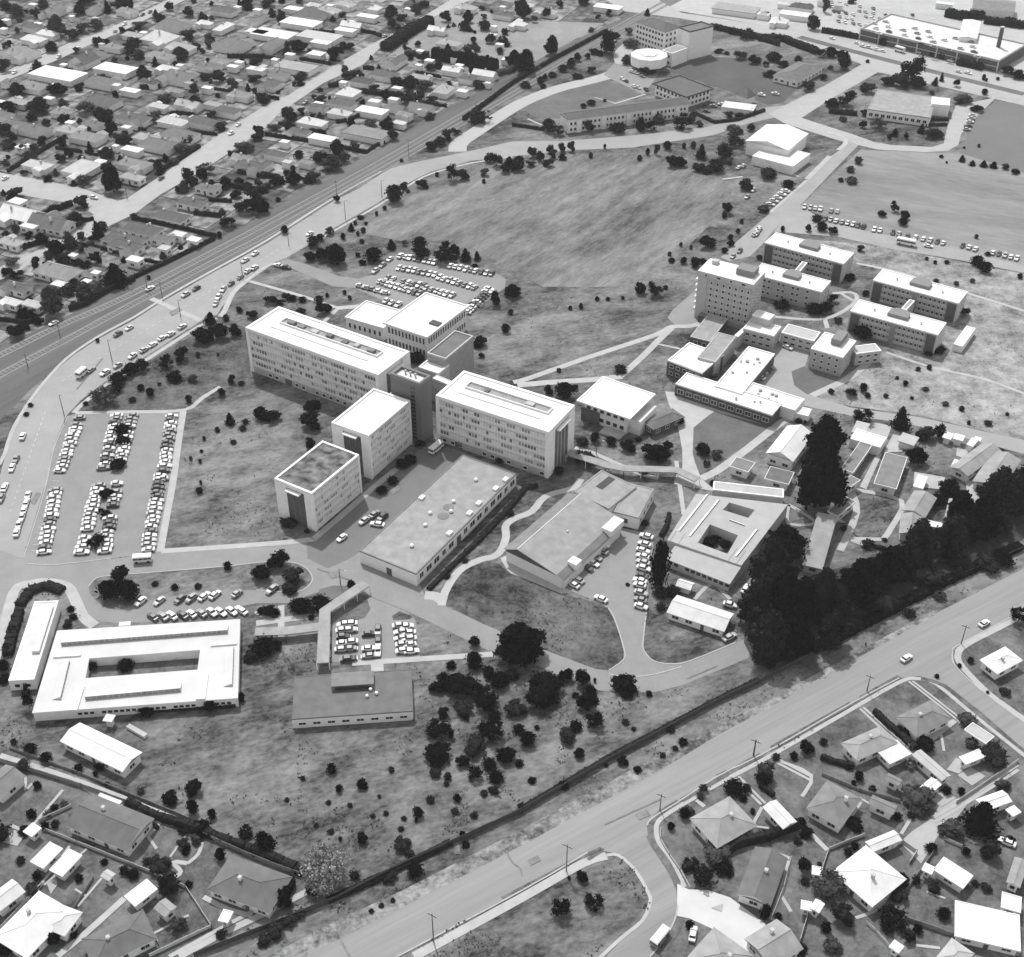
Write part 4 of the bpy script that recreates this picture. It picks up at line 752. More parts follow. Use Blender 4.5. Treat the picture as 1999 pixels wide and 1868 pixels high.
# ---------------- far buildings
gyx = house('c', (1740, 1050), P('d', 230, 1125) and (2061, 1124), (2181, 989), 9, 'gable', 7, 'large white barrel roofed hall by the street corner', 'hall', rise=2.2, detail=1, wt=mat('light wall', .74), name='sports_hall')
simple(P('c', 1790, 1165), P('d', 262, 1245), P('d', 368, 1142), 4.2, 9, 'lower white flat roofed annex in front of the barrel roofed hall', 'hall', 'hall_annex', M_WALL, par=.2)
def college():
    o, ang, L, W = frame3(P('c', 912, 160), P('c', 1140, 240), P('c', 1290, 205), 14.5); root = empty('college_building', o, ang); lw_ = mat('light wall', .74)
    boxpart('wall', root, -L/2+.6, -W/2+.6, 0, L/2-.6, W/2-.6, 14, lw_)
    hip_roof(L-1, W-1, 14.2, 2.6, .6, rmat(3), 'hip', root)
    for k in range(4):
        for i in range(9): window(root, -L*.4+i*L*.1, -W/2+.6, 2.2+k*3.1, 1.5, 1.5, 'F')
        for i in range(4): window(root, L/2-.6, -W*.34+i*W*.22, 2.2+k*3.1, 1.5, 1.5, 'R')
    tag(root, 'four storey white building with dark hipped roof and rows of windows at the top centre', 'college')
    simple(P('c', 1238, 205), P('c', 1325, 240), P('c', 1478, 188), 16, 4, 'tall blank white tower with dark roof joined to the top centre building', 'tower', 'service_tower', lw_, par=.6, pm=rmat(4))
    simple(P('c', 1115, 375), P('c', 1195, 400), P('c', 1315, 358), 7.6, 6, 'low white entrance block below the four storey building', 'college', 'entrance_block', lw_, par=.15, windows=(2, 1.4, 1.4, 2.4, 'F'))
    c = at(*P('c', 1020, 420), 7); root = empty('lecture_theatre', (c.x, c.y, 0)); n = 10; rd = at(*P('c', 1155, 400), 7).x-c.x
    b = MB(); b.prism([(rd*.97*math.cos(2*math.pi*(i+.5)/n), rd*.97*math.sin(2*math.pi*(i+.5)/n)) for i in range(n)], 3, 7.6, lw_, rmat(8)); b.obj('wall', root)
    b = MB(); b.prism([(rd*math.cos(2*math.pi*(i+.5)/n), rd*math.sin(2*math.pi*(i+.5)/n)) for i in range(n)], 7.6, 8.1, M_WHITE, rmat(8)); b.obj('roof', root)
    b = MB(); b.cyl(0, 0, 0, 3, rd*.7, rd*.7, M_BRICK, 12); b.obj('base', root); b = MB(); b.prism([(rd*.45*math.cos(2*math.pi*i/6), rd*.45*math.sin(2*math.pi*i/6)) for i in range(6)], 8.1, 8.6, M_WALL); b.obj('roof_light', root)
    tag(root, 'white many-sided lecture theatre drum in front of the four storey building', 'lecture theatre')
college()
def longbldg():
    o, ang, L, W = frame3(P('c', 408, 900), P('c', 1330, 778), P('c', 1245, 722), 7); root = empty('residence', o, ang); lw_ = mat('light wall', .74)
    boxpart('wall', root, -L/2+.7, -W/2+.7, 0, L/2-.7, W/2-.7, 6.9, lw_)
    hip_roof(L-1.4, W-1.4, 7, 1.6, .7, rmat(3), 'gable', root)
    n = 30
    for i in range(n):
        for k in range(2):
            window(root, -L/2+1.6+(i+.5)*(L-3.2)/n, -W/2+.7, 1+k*3, 1.1, 1.4, 'F')
    for i in range(5): boxpart('bay', root, -L*.42+i*L*.2, -W/2-.2, 0, -L*.42+i*L*.2+2.5, -W/2+.69, 6.6, M_WHITE)
    tag(root, 'long two storey white residence with dark roof and many windows above the playing field', 'residence')
longbldg()
simple(P('c', 1045, 625), P('c', 1300, 728), P('c', 1528, 672), 6.2, 3, 'square flat dark roofed hall beside the long white residence', 'hall', 'hall', M_WALL, windows=(2, 1.5, 1.5, 2.6, 'FR'), ov=1.2, par=.5, pm=rmat(3))
house('c', (1660, 705), (1755, 740), (1815, 712), 4, 'hip', 3.5, 'little pavilion with steep dark pyramid roof right of the square hall', 'pavilion', rise=4, detail=1)
house('c', (1560, 800), (1800, 830), (1865, 790), 8, 'flat', 2.6, 'low white garage row near the road bend at the top right centre', 'garage', detail=1)
house('d', (110, 560), (300, 608), (490, 500), 4, 'hip', 3.6, 'dark roofed motel with white bays near the top street', 'motel', rise=2, detail=2)
simple(P('d', 820, 815), P('d', 1285, 880), P('d', 1430, 735), 4.6, 6, 'single storey office with grey roof and white columns by the far car loop', 'office', 'office', M_WALL, windows=(1, 1.8, 1.6, 3, 'F'), par=.2, pm=rmat(6))
simple(P('d', 1298, 775), P('d', 1435, 788), P('d', 1450, 735), 6, 9, 'white box room rising from the right end of the grey roofed office', 'plant room', 'plant_room', M_WHITE, par=.1)
st, L, W = simple(P('d', 770, 218), P('d', 1800, 460), P('d', 1985, 330), 6, 8, 'huge flat department store with dark banded front and parking on its roof', 'department store', 'department_store', M_BRICK, par=.8, pt=.5, pm=mat('store coping', .4))
b = MB()
for i in range(8): b.box(-L/2+i*L/7-.4, -W/2-.3, 0, -L/2+i*L/7+.4, -W/2, 6.3, M_CONC)
b.obj('pier', st)
b = MB(); b.box(-L/2, -W/2-.2, 2.7, L/2, -W/2, 3.1, M_CONC); b.obj('fascia', st)
house('d', (1500, 275), (1640, 290), (1740, 165), 8, 'gable', 8.5, 'raised white ramp house on the department store roof', 'ramp house', rise=.6, detail=0, wt=M_WALL)
stk = at(*P('d', 1795, 350), 6); b = MB(); ch = empty('chimney_stack', (stk.x, stk.y, 0)); b.cyl(0, 0, 0, 17, 1.3, 1.1, M_BRICK, 12); b.obj('shaft', ch); b = MB(); b.cyl(0, 0, 17, 17.5, 1.3, 1.3, M_WALLD, 12); b.obj('cap', ch)
tag(ch, 'dark round boiler chimney standing at the department store', 'chimney')
house('d', (1600, 60), (1920, 90), (1960, 10), 5, 'gable', 6, 'large dull roofed warehouse at the very top right', 'warehouse', rise=1.5, detail=1)
house('d', (1580, 90), (1870, 120), (1880, 95), 3, 'flat', 3, 'low row of shops along the top right warehouse', 'shop row', detail=1)
# ------------------------------------------------------------------ suburban houses
def edge_dir(fr, a, b):
    p = at(*P(fr, *a)); q = at(*P(fr, *b)); return math.atan2(q.y-p.y, q.x-p.x)
ST = edge_dir('0', (230, 392), (801, 47))
def k_flat(k): return k in 'fs'
def boxhouse(fr, x0, y0, x1, y1, t, kind='hip', ang=None, h=3.0, cat='house', det=None):
    """a house from the outline it fills: solves its length and width for a given heading"""
    X0, Y0 = P(fr, x0, y0); X1, Y1 = P(fr, x1, y1); cx = (X0+X1)/2; cy = (Y0+Y1)/2; s = scale(cy); ph = dep(cy); a = ang if ang is not None else ST-math.pi/2
    c = abs(math.cos(a)); sn = abs(math.sin(a)); wm_ = (X1-X0)/s; hm = max(3.5, ((Y1-Y0)/s-(h+1.0)*math.cos(ph))/math.sin(ph))
    det_ = c*c-sn*sn
    if abs(det_) < .12: det_ = .12
    L = (wm_*c-hm*sn)/det_; D = (hm*c-wm_*sn)/det_
    L = min(max(L, wm_*.5, 4), 30); D = min(max(D, 4, L*.5), 15); L = min(L, D*2.2)
    if kind in ('h', 'g', 'hip') and L > 19: L = 19
    if k_flat(kind): pass
    if kind == 's': L = max(3, wm_*.8); D = max(2.5, min(D, L*.8))
    p = at(cx, cy, (h+1)*.55); o = Vector((p.x, p.y, 0)); OCC.append((o.x, o.y, max(L, D)*.55))
    k = {'s': 'flat', 'f': 'flat', 'h': 'hip', 'g': 'gable', 'hip': 'hip'}[kind]
    lab = {'s': 'shed', 'f': 'flat roofed building', 'g': 'gabled house'}.get(kind, 'hip roofed house')
    tone = {9: 'white', 8: 'pale', 7: 'light grey', 6: 'light grey', 5: 'mid grey', 4: 'dark grey', 3: 'very dark'}[t]
    ct = 'shed' if kind == 's' else 'house'
    big = 'small ' if wm_ < 9 else ('long ' if wm_ > 20 else '')
    r = house(None, None, None, None, t, k, h, '~'+big+tone+(' roofed shed' if kind == 's' else ' '+lab if kind != 'h' and kind != 'hip' else ' hipped roof house'), ct, 'suburban houses', frame=(o, a, L, D), detail=det if det is not None else (2 if cy > 330 else 1), pix=(cx, cy), ov=.45 if kind != 's' else .15, rise=min(L, D)*.3, wt=mat('light wall', .74))
    if k != 'flat' and L > 9 and (int(o.x*3+o.y) % 3):
        wx = L*(.25 if int(o.x) % 2 else -.25); sd_ = -1 if int(o.y) % 3 else 1; wl = L*.36; wd_ = D*.45; hz_ = min(wl, D)*.2
        b = MB(); y0 = sd_*D*.3; y1 = sd_*(D/2+wd_*.8); ya, yb = min(y0, y1), max(y0, y1); b.box(wx-wl/2+.4, ya+.4, 0, wx+wl/2-.4, yb-.4, h-.04, M_WALL); b.obj('wall', r)
        b = MB(); rise_ = wl*.2; e = y1
        b.face([(wx-wl/2, y0, h+.02), (wx-wl/2, e, h+.02), (wx, e, h+.02+rise_), (wx, y0, h+.02+rise_)], rmat(t)); b.face([(wx+wl/2, e, h+.02), (wx+wl/2, y0, h+.02), (wx, y0, h+.02+rise_), (wx, e, h+.02+rise_)], rmat(t))
        b.face([(wx-wl/2, e-sd_*.3, h), (wx+wl/2, e-sd_*.3, h), (wx, e-sd_*.3, h+rise_)], M_WALL); b.obj('roof', r)
    return r
HB = {'a': '320,40,490,140,5g 650,20,800,120,5 0,200,60,250,8f 150,250,360,350,9 20,360,300,440,6 520,395,745,520,3g 720,470,1010,570,9f 790,330,920,385,6 665,370,790,440,5 1170,160,1400,230,5 1460,140,1600,220,9 1590,130,1750,290,9 1030,250,1360,330,8 1110,400,1290,455,6 1170,480,1330,560,9 1470,460,1650,550,5 1180,540,1460,620,5 1850,490,1980,560,8f 1850,220,1988,270,8f 1560,290,1900,400,5 1690,480,1790,530,9s 140,610,350,690,6 640,570,880,665,5 830,620,910,670,8s 910,650,1040,720,9f 1230,640,1380,730,6 590,700,930,830,4 60,735,210,800,7 370,790,560,900,6 1690,660,1900,770,6 1530,750,1650,820,7 1600,790,1790,880,4 1120,770,1250,830,8 880,840,1120,940,4 1190,870,1400,960,8 1400,870,1620,960,4 130,910,400,1040,5 410,920,640,1040,7 900,930,990,990,8s 1190,970,1480,1060,5 540,990,760,1070,6 1010,1000,1180,1070,7 1060,1040,1310,1130,5 920,1090,1060,1160,9f 840,1080,890,1120,9s 470,1170,760,1350,8 900,1200,1110,1260,6 910,1290,1070,1370,7 1450,1350,1650,1470,5 1320,1460,1550,1580,4 1150,1570,1400,1680,4 1270,1720,1400,1800,8s 930,1660,1200,1780,4 800,1760,1060,1835,4 60,1480,210,1550,9s 0,1550,330,1670,9g 150,1670,310,1720,8s 210,1600,560,1750,4g 0,1790,170,1835,6 1770,1200,1980,1290,4 1590,60,1750,110,4 1900,90,1988,200,5 250,520,620,600,9f 390,620,430,660,8s 1040,590,1180,650,3 1500,640,1600,690,8s 1640,560,1690,590,8s 1370,610,1450,650,6s 1260,330,1440,390,7 880,60,1020,120,6',
      'b': '230,50,370,100,8f 380,20,480,70,8 580,0,750,80,7 830,30,950,110,9 760,95,910,165,9f 270,80,540,150,4 215,140,460,210,9f 470,60,620,110,7 600,200,740,265,9f 350,250,600,305,7f 0,225,270,295,8f 0,280,220,420,5g 420,300,550,350,9f 380,365,525,455,9f 210,390,300,440,9s 160,460,440,550,6f 0,470,60,560,8 100,530,240,590,5 30,580,200,690,4 960,400,1140,530,4g 850,520,1060,610,4 700,570,880,660,3 590,640,790,760,9 550,740,730,810,4 830,730,940,800,9s 980,735,1075,765,8s 530,800,720,900,8 400,770,530,840,4 300,860,540,980,9 970,780,1090,830,5 1040,820,1170,900,6 1010,880,1130,970,9 770,805,960,865,9f 240,950,400,1030,4 410,1010,580,1070,8f 680,950,980,1050,5f 1310,620,1490,740,7 1500,540,1670,640,4 1490,660,1590,720,9s 1710,615,1750,645,9s 1200,810,1290,850,8s 1770,80,1920,150,4 1890,130,1980,230,9 60,1110,240,1210,4 190,1190,280,1250,7s 0,1180,130,1300,4 320,1180,430,1260,6 650,0,720,40,7 1000,20,1090,60,7',
      'c': '0,150,120,230,9 170,60,330,130,7 630,30,800,90,9f 1540,40,1800,100,6f 1820,90,1930,140,8s 60,20,160,70,8', 'd': '80,120,240,210,9 175,75,380,150,8f 150,10,230,60,9 0,80,90,150,7 570,20,640,70,8 250,30,400,90,3 1340,10,1450,60,8f 450,0,540,40,7',
      'e': '820,30,1060,140,4 940,155,1080,225,9s 1180,70,1280,140,7s 270,210,600,340,6 0,320,240,460,4 380,340,510,410,8s 0,445,170,560,9 170,480,320,560,8 680,260,760,320,9s 610,330,690,380,9s 0,20,170,90,7 1130,0,1290,60,5 640,90,740,140,4'}
for fr, s_ in HB.items():
    for it in s_.split():
        q = it.split(','); t = q[4]; kd = 'h'
        if t[-1] in 'gfs': kd = t[-1]; t = t[:-1]
        boxhouse(fr, *[float(v) for v in q[:4]], int(t), kd)
# nearer houses, footprint corners on the eaves
NH = [('n', (-150, 560), (0, 650), (140, 455), 5, 'gable', 'grey gabled house cut by the left edge below the long fence'),
 ('n', (490, 858), (950, 1048), (1145, 797), 4, 'gable', 'long dark roofed house with a white flat roofed lean-to behind it'),
 ('n', (690, 690), (850, 752), (938, 690), 9, 'flat', 'white flat roof adjoining the long dark roofed house'),
 ('n', (175, 905), (240, 945), (312, 880), 9, 'flat', 'small white square shed left of the two white sheds'),
 ('n', (228, 1130), (325, 1182), (465, 1030), 9, 'flat', 'white flat roofed shed, left of a matching pair'), ('n', (370, 1192), (467, 1242), (612, 1082), 9, 'flat', 'white flat roofed shed, right of a matching pair'),
 ('n', (748, 1230), (812, 1268), (858, 1212), 7, 'gable', 'tiny grey garden hut in the middle of a back lawn'),
 ('n', (-110, 1400), (-10, 1500), (110, 1270), 8, 'gable', 'pale roofed house cut by the left edge of the picture'),
 ('n', (-60, 1690), (200, 1850), (480, 1450), 9, 'hip', 'big white cross shaped roof house at the bottom left corner'), ('n', (330, 1622), (482, 1682), (592, 1492), 8, 'hip', 'white hipped side wing of the big cross shaped house'),
 ('n', (930, 1388), (1010, 1465), (1172, 1330), 9, 'flat', 'white flat garage beside the dark hipped house at the bottom'), ('n', (1145, 1470), (1230, 1540), (1330, 1470), 6, 'gable', 'small grey playhouse in the fenced corner lawn'),
 ('n', (700, 1930), (1170, 1700), (1062, 1482), 4, 'hip', 'dark hipped roof house cut by the bottom edge'), ('n', (1540, 1335), (2010, 1510), (2180, 1235), 4, 'hip', 'large dark hipped roof house by the pale feathery tree'),
 ('n', (1640, 1572), (1690, 1584), (1708, 1495), 8, 'flat', 'tiny pale garden shed below the large dark hipped house'),
 ('p', (1400, 800), (1605, 1025), (1862, 805), 6, 'hip', 'pale hipped roof house on the street corner with a chimney'), ('q', (35, 715), (190, 882), (282, 812), 8, 'gable', 'pale gabled garage between the corner house and the grey hipped house'),
 ('q', (360, 725), (622, 872), (762, 645), 5, 'hip', 'grey hipped roof house with two white flues'), ('q', (825, 690), (1010, 772), (1045, 705), 5, 'gable', 'grey gabled garage right of the house with two flues'),
 ('q', (620, 240), (742, 370), (1000, 190), 6, 'hip', 'pale grey hipped house facing the wide road, with a lighter lean-to'), ('q', (880, 295), (985, 402), (1105, 290), 8, 'flat', 'light lean-to on the pale grey hipped house'),
 ('q', (1032, 45), (1190, 192), (1470, 72), 5, 'hip', 'grey hipped corner house with white flue by the side street'), ('q', (1150, 325), (1375, 522), (1432, 470), 7, 'gable', 'long light garage with white end below the grey corner house'),
 ('q', (1210, 565), (1288, 622), (1370, 545), 9, 'gable', 'small white garage at the end of the long light one'), ('q', (1540, 145), (1700, 252), (1775, 205), 7, 'flat', 'light flat roofed house side near the right street'),
 ('q', (1500, 350), (1552, 405), (1668, 310), 9, 'flat', 'white flat outbuilding beside a dark bushy tree'), ('q', (1625, 660), (1700, 748), (1840, 605), 9, 'gable', 'white rounded garage on the right lane'),
 ('q', (1850, 745), (1900, 792), (1945, 742), 9, 'flat', 'tiny white shed at the right edge by the lane'), ('q', (800, 975), (862, 1052), (1062, 942), 8, 'gable', 'white rounded garage above the white hipped house'),
 ('q', (550, 1200), (855, 1465), (1048, 1200), 9, 'hip', 'big white hipped roof house with dark ridge lines'), ('0', (1438, 1746), (1504, 1771), (1543, 1677), 4, 'gable', 'dark gabled house with white front near the pale driveway'),
 ('q', (1310, 1190), (1530, 1332), (1575, 1215), 9, 'flat', 'angular white flat roofed shed right of the lawn'), ('q', (1240, 1195), (1280, 1215), (1305, 1170), 9, 'flat', 'tiny white cabin beside the angular white shed'),
 ('q', (1470, 1685), (1960, 1800), (2000, 1540), 9, 'flat', 'large white flat roofed building at the lower right edge'), ('q', (1855, 1275), (1960, 1320), (2000, 1120), 6, 'gable', 'grey roofed house cut by the right edge'),
 ('q', (1815, 1470), (1960, 1512), (1980, 1400), 8, 'flat', 'pale flat shed just above the large white building'), ('0', (1335, 1875), (1415, 1935), (1475, 1868), 6, 'hip', 'grey hipped house cut by the bottom edge beside the pale driveway'),
 ('0', (1453, 1832), (1505, 1892), (1560, 1842), 6, 'gable', 'grey roofed house at the bottom, right of the pale driveway'), ('q', (330, 1485), (390, 1497), (402, 1432), 9, 'flat', 'small white garden shed, left of two touching sheds'),
 ('q', (405, 1480), (440, 1500), (462, 1415), 9, 'gable', 'small white garden shed, right of two touching sheds'), ('q', (415, 1218), (470, 1228), (482, 1182), 9, 'flat', 'tiny white shed at the corner of the big white hipped house'),
 ('q', (990, 1770), (1040, 1805), (1088, 1765), 9, 'flat', 'white shed next to a round pond near the bottom edge'), ('q', (1330, 1840), (1500, 1960), (1650, 1830), 7, 'hip', 'light roofed house peeping over the bottom edge at right'),
 ('q', (948, 502), (1055, 555), (1082, 515), 5, 'gable', 'low grey garden shed on the lawn'), ('0', (1912, 1288), (1947, 1316), (1995, 1287), 9, 'hip', 'white hipped house at the right edge by the side street corner')]
for fr, A, B, C, t, k, lab in NH: 
    hh_ = 3.0 if k != 'flat' else 2.4
    house(fr, A, B, C, t, k, hh_, lab, 'house' if ('house' in lab and 'playhouse' not in lab) else ('garage' if 'garage' in lab else 'shed' if ('shed' in lab or 'hut' in lab or 'cabin' in lab) else 'outbuilding'), 'suburban houses', detail=2, wt=mat('light wall', .6))
# ------------------------------------------------------------------ fences and hedges
def fence(fr, s_, label, h=1.4, m=None):
    pts = PP(fr, s_); w_ = [Vector((at(*p).x, at(*p).y)) for p in pts]; c = w_[0]; root = empty('fence', (c.x, c.y, 0)); b = MB(); m = m or mat('fence boards', .22, .9, .2, 1)
    for i in range(len(w_)-1):
        d = w_[i+1]-w_[i]; n = max(1, int(d.length/2.4)); u = d.normalized(); v = Vector((-u.y, u.x))*.04
        for j in range(n):
            p = w_[i]+d*(j/n)-c+u*.03; q = w_[i]+d*((j+1)/n)-c-u*.03
            b.prism([p-v, q-v, q+v, p+v], .05, h+.06*((j*7) % 3-1), m)
    b.obj('panel', root); b = MB()
    for i in range(len(w_)-1):
        d = w_[i+1]-w_[i]; n = max(1, int(d.length/2.4))
        for j in range(n+1): p = w_[i]+d*(j/n)-c; b.box(p.x-.07, p.y-.07, 0, p.x+.07, p.y+.07, h+.12, m)
    b.obj('post', root)['kind'] = 'stuff'; tag(root, label, 'fence'); return root
LF = mat('pale fence boards', .5, .9, .1, 1)
fence('0', '0,1487 160,1537 245,1568 375,1622 470,1665 530,1690 590,1712', 'long back fence between the rough grass and the bottom left houses', 1.6)
fence('0', '380,1868 552,1800 657,1757 790,1690 900,1640 1020,1585 1200,1480 1290,1432 1400,1372 1480,1335 1600,1270 1780,1175 1860,1135 1995,1075', 'long dark fence along the campus side of the wide road', 1.7, mat('dark fence', .06, .9, .2, 1))
fence('n', '330,890 580,990 1140,1215 1390,1325 1580,1615 1120,1835', 'pale boundary fence round the corner lawn of the bottom left houses', 1.2, LF)
fence('n', '1060,1490 1185,1740', 'short pale fence beside the dark hipped house at the bottom', 1.2, LF); fence('n', '320,1300 0,1640', 'pale fence along the big white cross shaped house', 1.2, LF)
fence('0', '140,1575 77,1605', 'short pale fence behind the small white square shed', 1.1, LF)
fence('p', '1185,880 1180,960 1250,1080 1330,1190 1400,1320', 'low fence round the front garden of the corner house', .8, LF)
fence('q', '530,1040 790,935', 'pale fence joining the white rounded garage', 1.2, LF); fence('q', '525,1050 475,1200', 'pale fence left of the big white hipped house', 1.2, LF)
fence('q', '245,1110 190,1330 100,1560', 'pale fence right of the dark gabled house', 1.2, LF); fence('q', '380,1500 315,1720', 'pale fence running down to the bottom grey roof', 1.2, LF)
fence('q', '1310,1060 1110,1340', 'thin fence between the white hipped house and the angular shed', 1.1); fence('q', '1100,1560 1480,1690 1950,1830', 'dark fence in front of the large white building', 1.4)
fence('q', '1390,960 1520,1020', 'short white fence in a right hand garden', 1.2, LF); fence('q', '880,10 1150,300', 'fence between the two hipped houses facing the wide road', 1.2)
fence('q', '480,480 760,600 1060,680', 'thin garden fence behind the house with two flues', 1.1); fence('q', '1480,690 1940,380', 'long pale fence along the right lane', 1.2, LF)
fence('q', '1000,1030 1080,985 1185,1060 1130,1140', 'white angled garden wall by the turning place', 1.3, LF); fence('q', '810,1590 880,1650 1010,1800', 'pale diagonal fence near the bottom edge at right', 1.1, LF)
fence('n', '700,1250 560,1470', 'thin fence leading down from the tiny garden hut', 1.0); fence('0', '20,1462 160,1513 370,1600', 'second thin fence along the lane behind the bottom left houses', 1.0)
rail_f = '131,640 261,606 430,500 500,462 652,380 743,332 829,286 1000,215'
LEAF = {}
def leafmat(name, v):
    if name in MATS: return MATS[name]
    m = mat(name, v, .98, .35, .9, 0); return m
LT = {'k': leafmat('near black foliage', .006), 'd': leafmat('dark foliage', .021), 'm': leafmat('mid foliage', .055), 'l': leafmat('light foliage', .12), 'w': leafmat('pale feathery foliage', .26)}
def clump(V, F, x, y, z, s, rr, n=3, flat=.5):
    for _ in range(n):
        a = Vector((rr.gauss(0, 1), rr.gauss(0, 1), rr.gauss(0, 1)*flat+.3)).normalized(); u = a.orthogonal().normalized(); u = (Matrix.Rotation(rr.random()*6.28, 3, a) @ u); v = a.cross(u)
        c = Vector((x, y, z))+Vector((rr.uniform(-s, s), rr.uniform(-s, s), rr.uniform(-s, s)))*.5; u *= s*rr.uniform(.5, .9); v *= s*rr.uniform(.4, .7); b = len(V)
        V += [tuple(c-u), tuple(c-v*.8+u*.1), tuple(c+u), tuple(c+v)]; F.append((b, b+1, b+2, b+3))
def hedge(fr, s_, wd, h, label, tone='d', cat='hedge', nm=None):
    pts = PP(fr, s_); w_ = [Vector((at(*p).x, at(*p).y)) for p in pts]; c = w_[0].copy(); rr = random.Random(int(c.x*3+c.y)); V = []; F = []
    for i in range(len(w_)-1):
        d = w_[i+1]-w_[i]; n = max(1, int(d.length/.9)); u = d.normalized(); v = Vector((-u.y, u.x))
        for j in range(n):
            p = w_[i]+d*(j/n)-c; hj = h*rr.uniform(.85, 1.1); wj = wd*rr.uniform(.85, 1.1); b = len(V)
            q = p+u*1.0
            for z, k in ((0, 1), (hj*.8, .95), (hj, .6)):
                for (e, sg) in ((p, -1), (q, -1), (q, 1), (p, 1)): V.append((e.x+v.x*wj/2*k*sg, e.y+v.y*wj/2*k*sg, z))
            for a in (0, 4):
                for e in range(4): F.append((b+a+e, b+a+(e+1) % 4, b+a+4+(e+1) % 4, b+a+4+e))
            F.append((b+8, b+9, b+10, b+11))
            for _ in range(int(3+wd*h*.7)):
                t = rr.uniform(-.55, .55); zz = rr.uniform(.15, 1)*hj; clump(V, F, p.x+v.x*wj*t, p.y+v.y*wj*t, zz+.1, .4+.06*h, rr, 1)
    me = bpy.data.meshes.new('hedge'); me.from_pydata(V, [], F); me.update(); me.materials.append(LT[tone]); o = bpy.data.objects.new(nm or 'hedge', me); COL.objects.link(o); o.location = (c.x, c.y, 0)
    mid = P(fr, 0, 0); mp = pts[len(pts)//2] if len(pts) > 2 else lerp(pts[0], pts[1], .5)
    if label: tag(o, label, cat)
    else: tag(o, 'clipped dark hedge', cat, 'garden hedges', mp); AUTO[-1] = (o, 'clipped dark hedge', mp)
    return o
hedge('b', '965,380 1080,300 1190,225 1300,180', 7, 5, 'tall clipped shelter hedge along the street beside the pale rough field', cat='shelter hedge')
hedge('b', '1320,440 1480,460 1640,490 1790,530', 6, 6, 'long dark shelter belt at the lower edge of the pale rough field', 'k', 'shelter hedge')
hedge('b', '1110,410 1200,415 1290,420', 4, 3, 'short bushy hedge linking the two shelter belts', 'm'); hedge('b', '1800,560 1900,540 1960,470', 4, 3, 'ragged hedge at the railway end of the shelter belt', 'm')
hedge('0', '1020,1578 1200,1472 1290,1425 1400,1366 1480,1328', 1.3, .8, 'low dark scrub hedge along the campus side fence, middle stretch', 'd', 'scrub hedge'); hedge('0', '1600,1264 1700,1213 1780,1170 1860,1130 1990,1068', 3.2, 1.8, 'dark scrub hedge along the campus side fence under the pine belt', 'k', 'scrub hedge')
hedge('0', '640,1760 700,1733 800,1685 880,1646', 1.8, 1.0, 'low dark scrub hedge along the campus side fence near the feathery tree', 'd', 'scrub hedge')
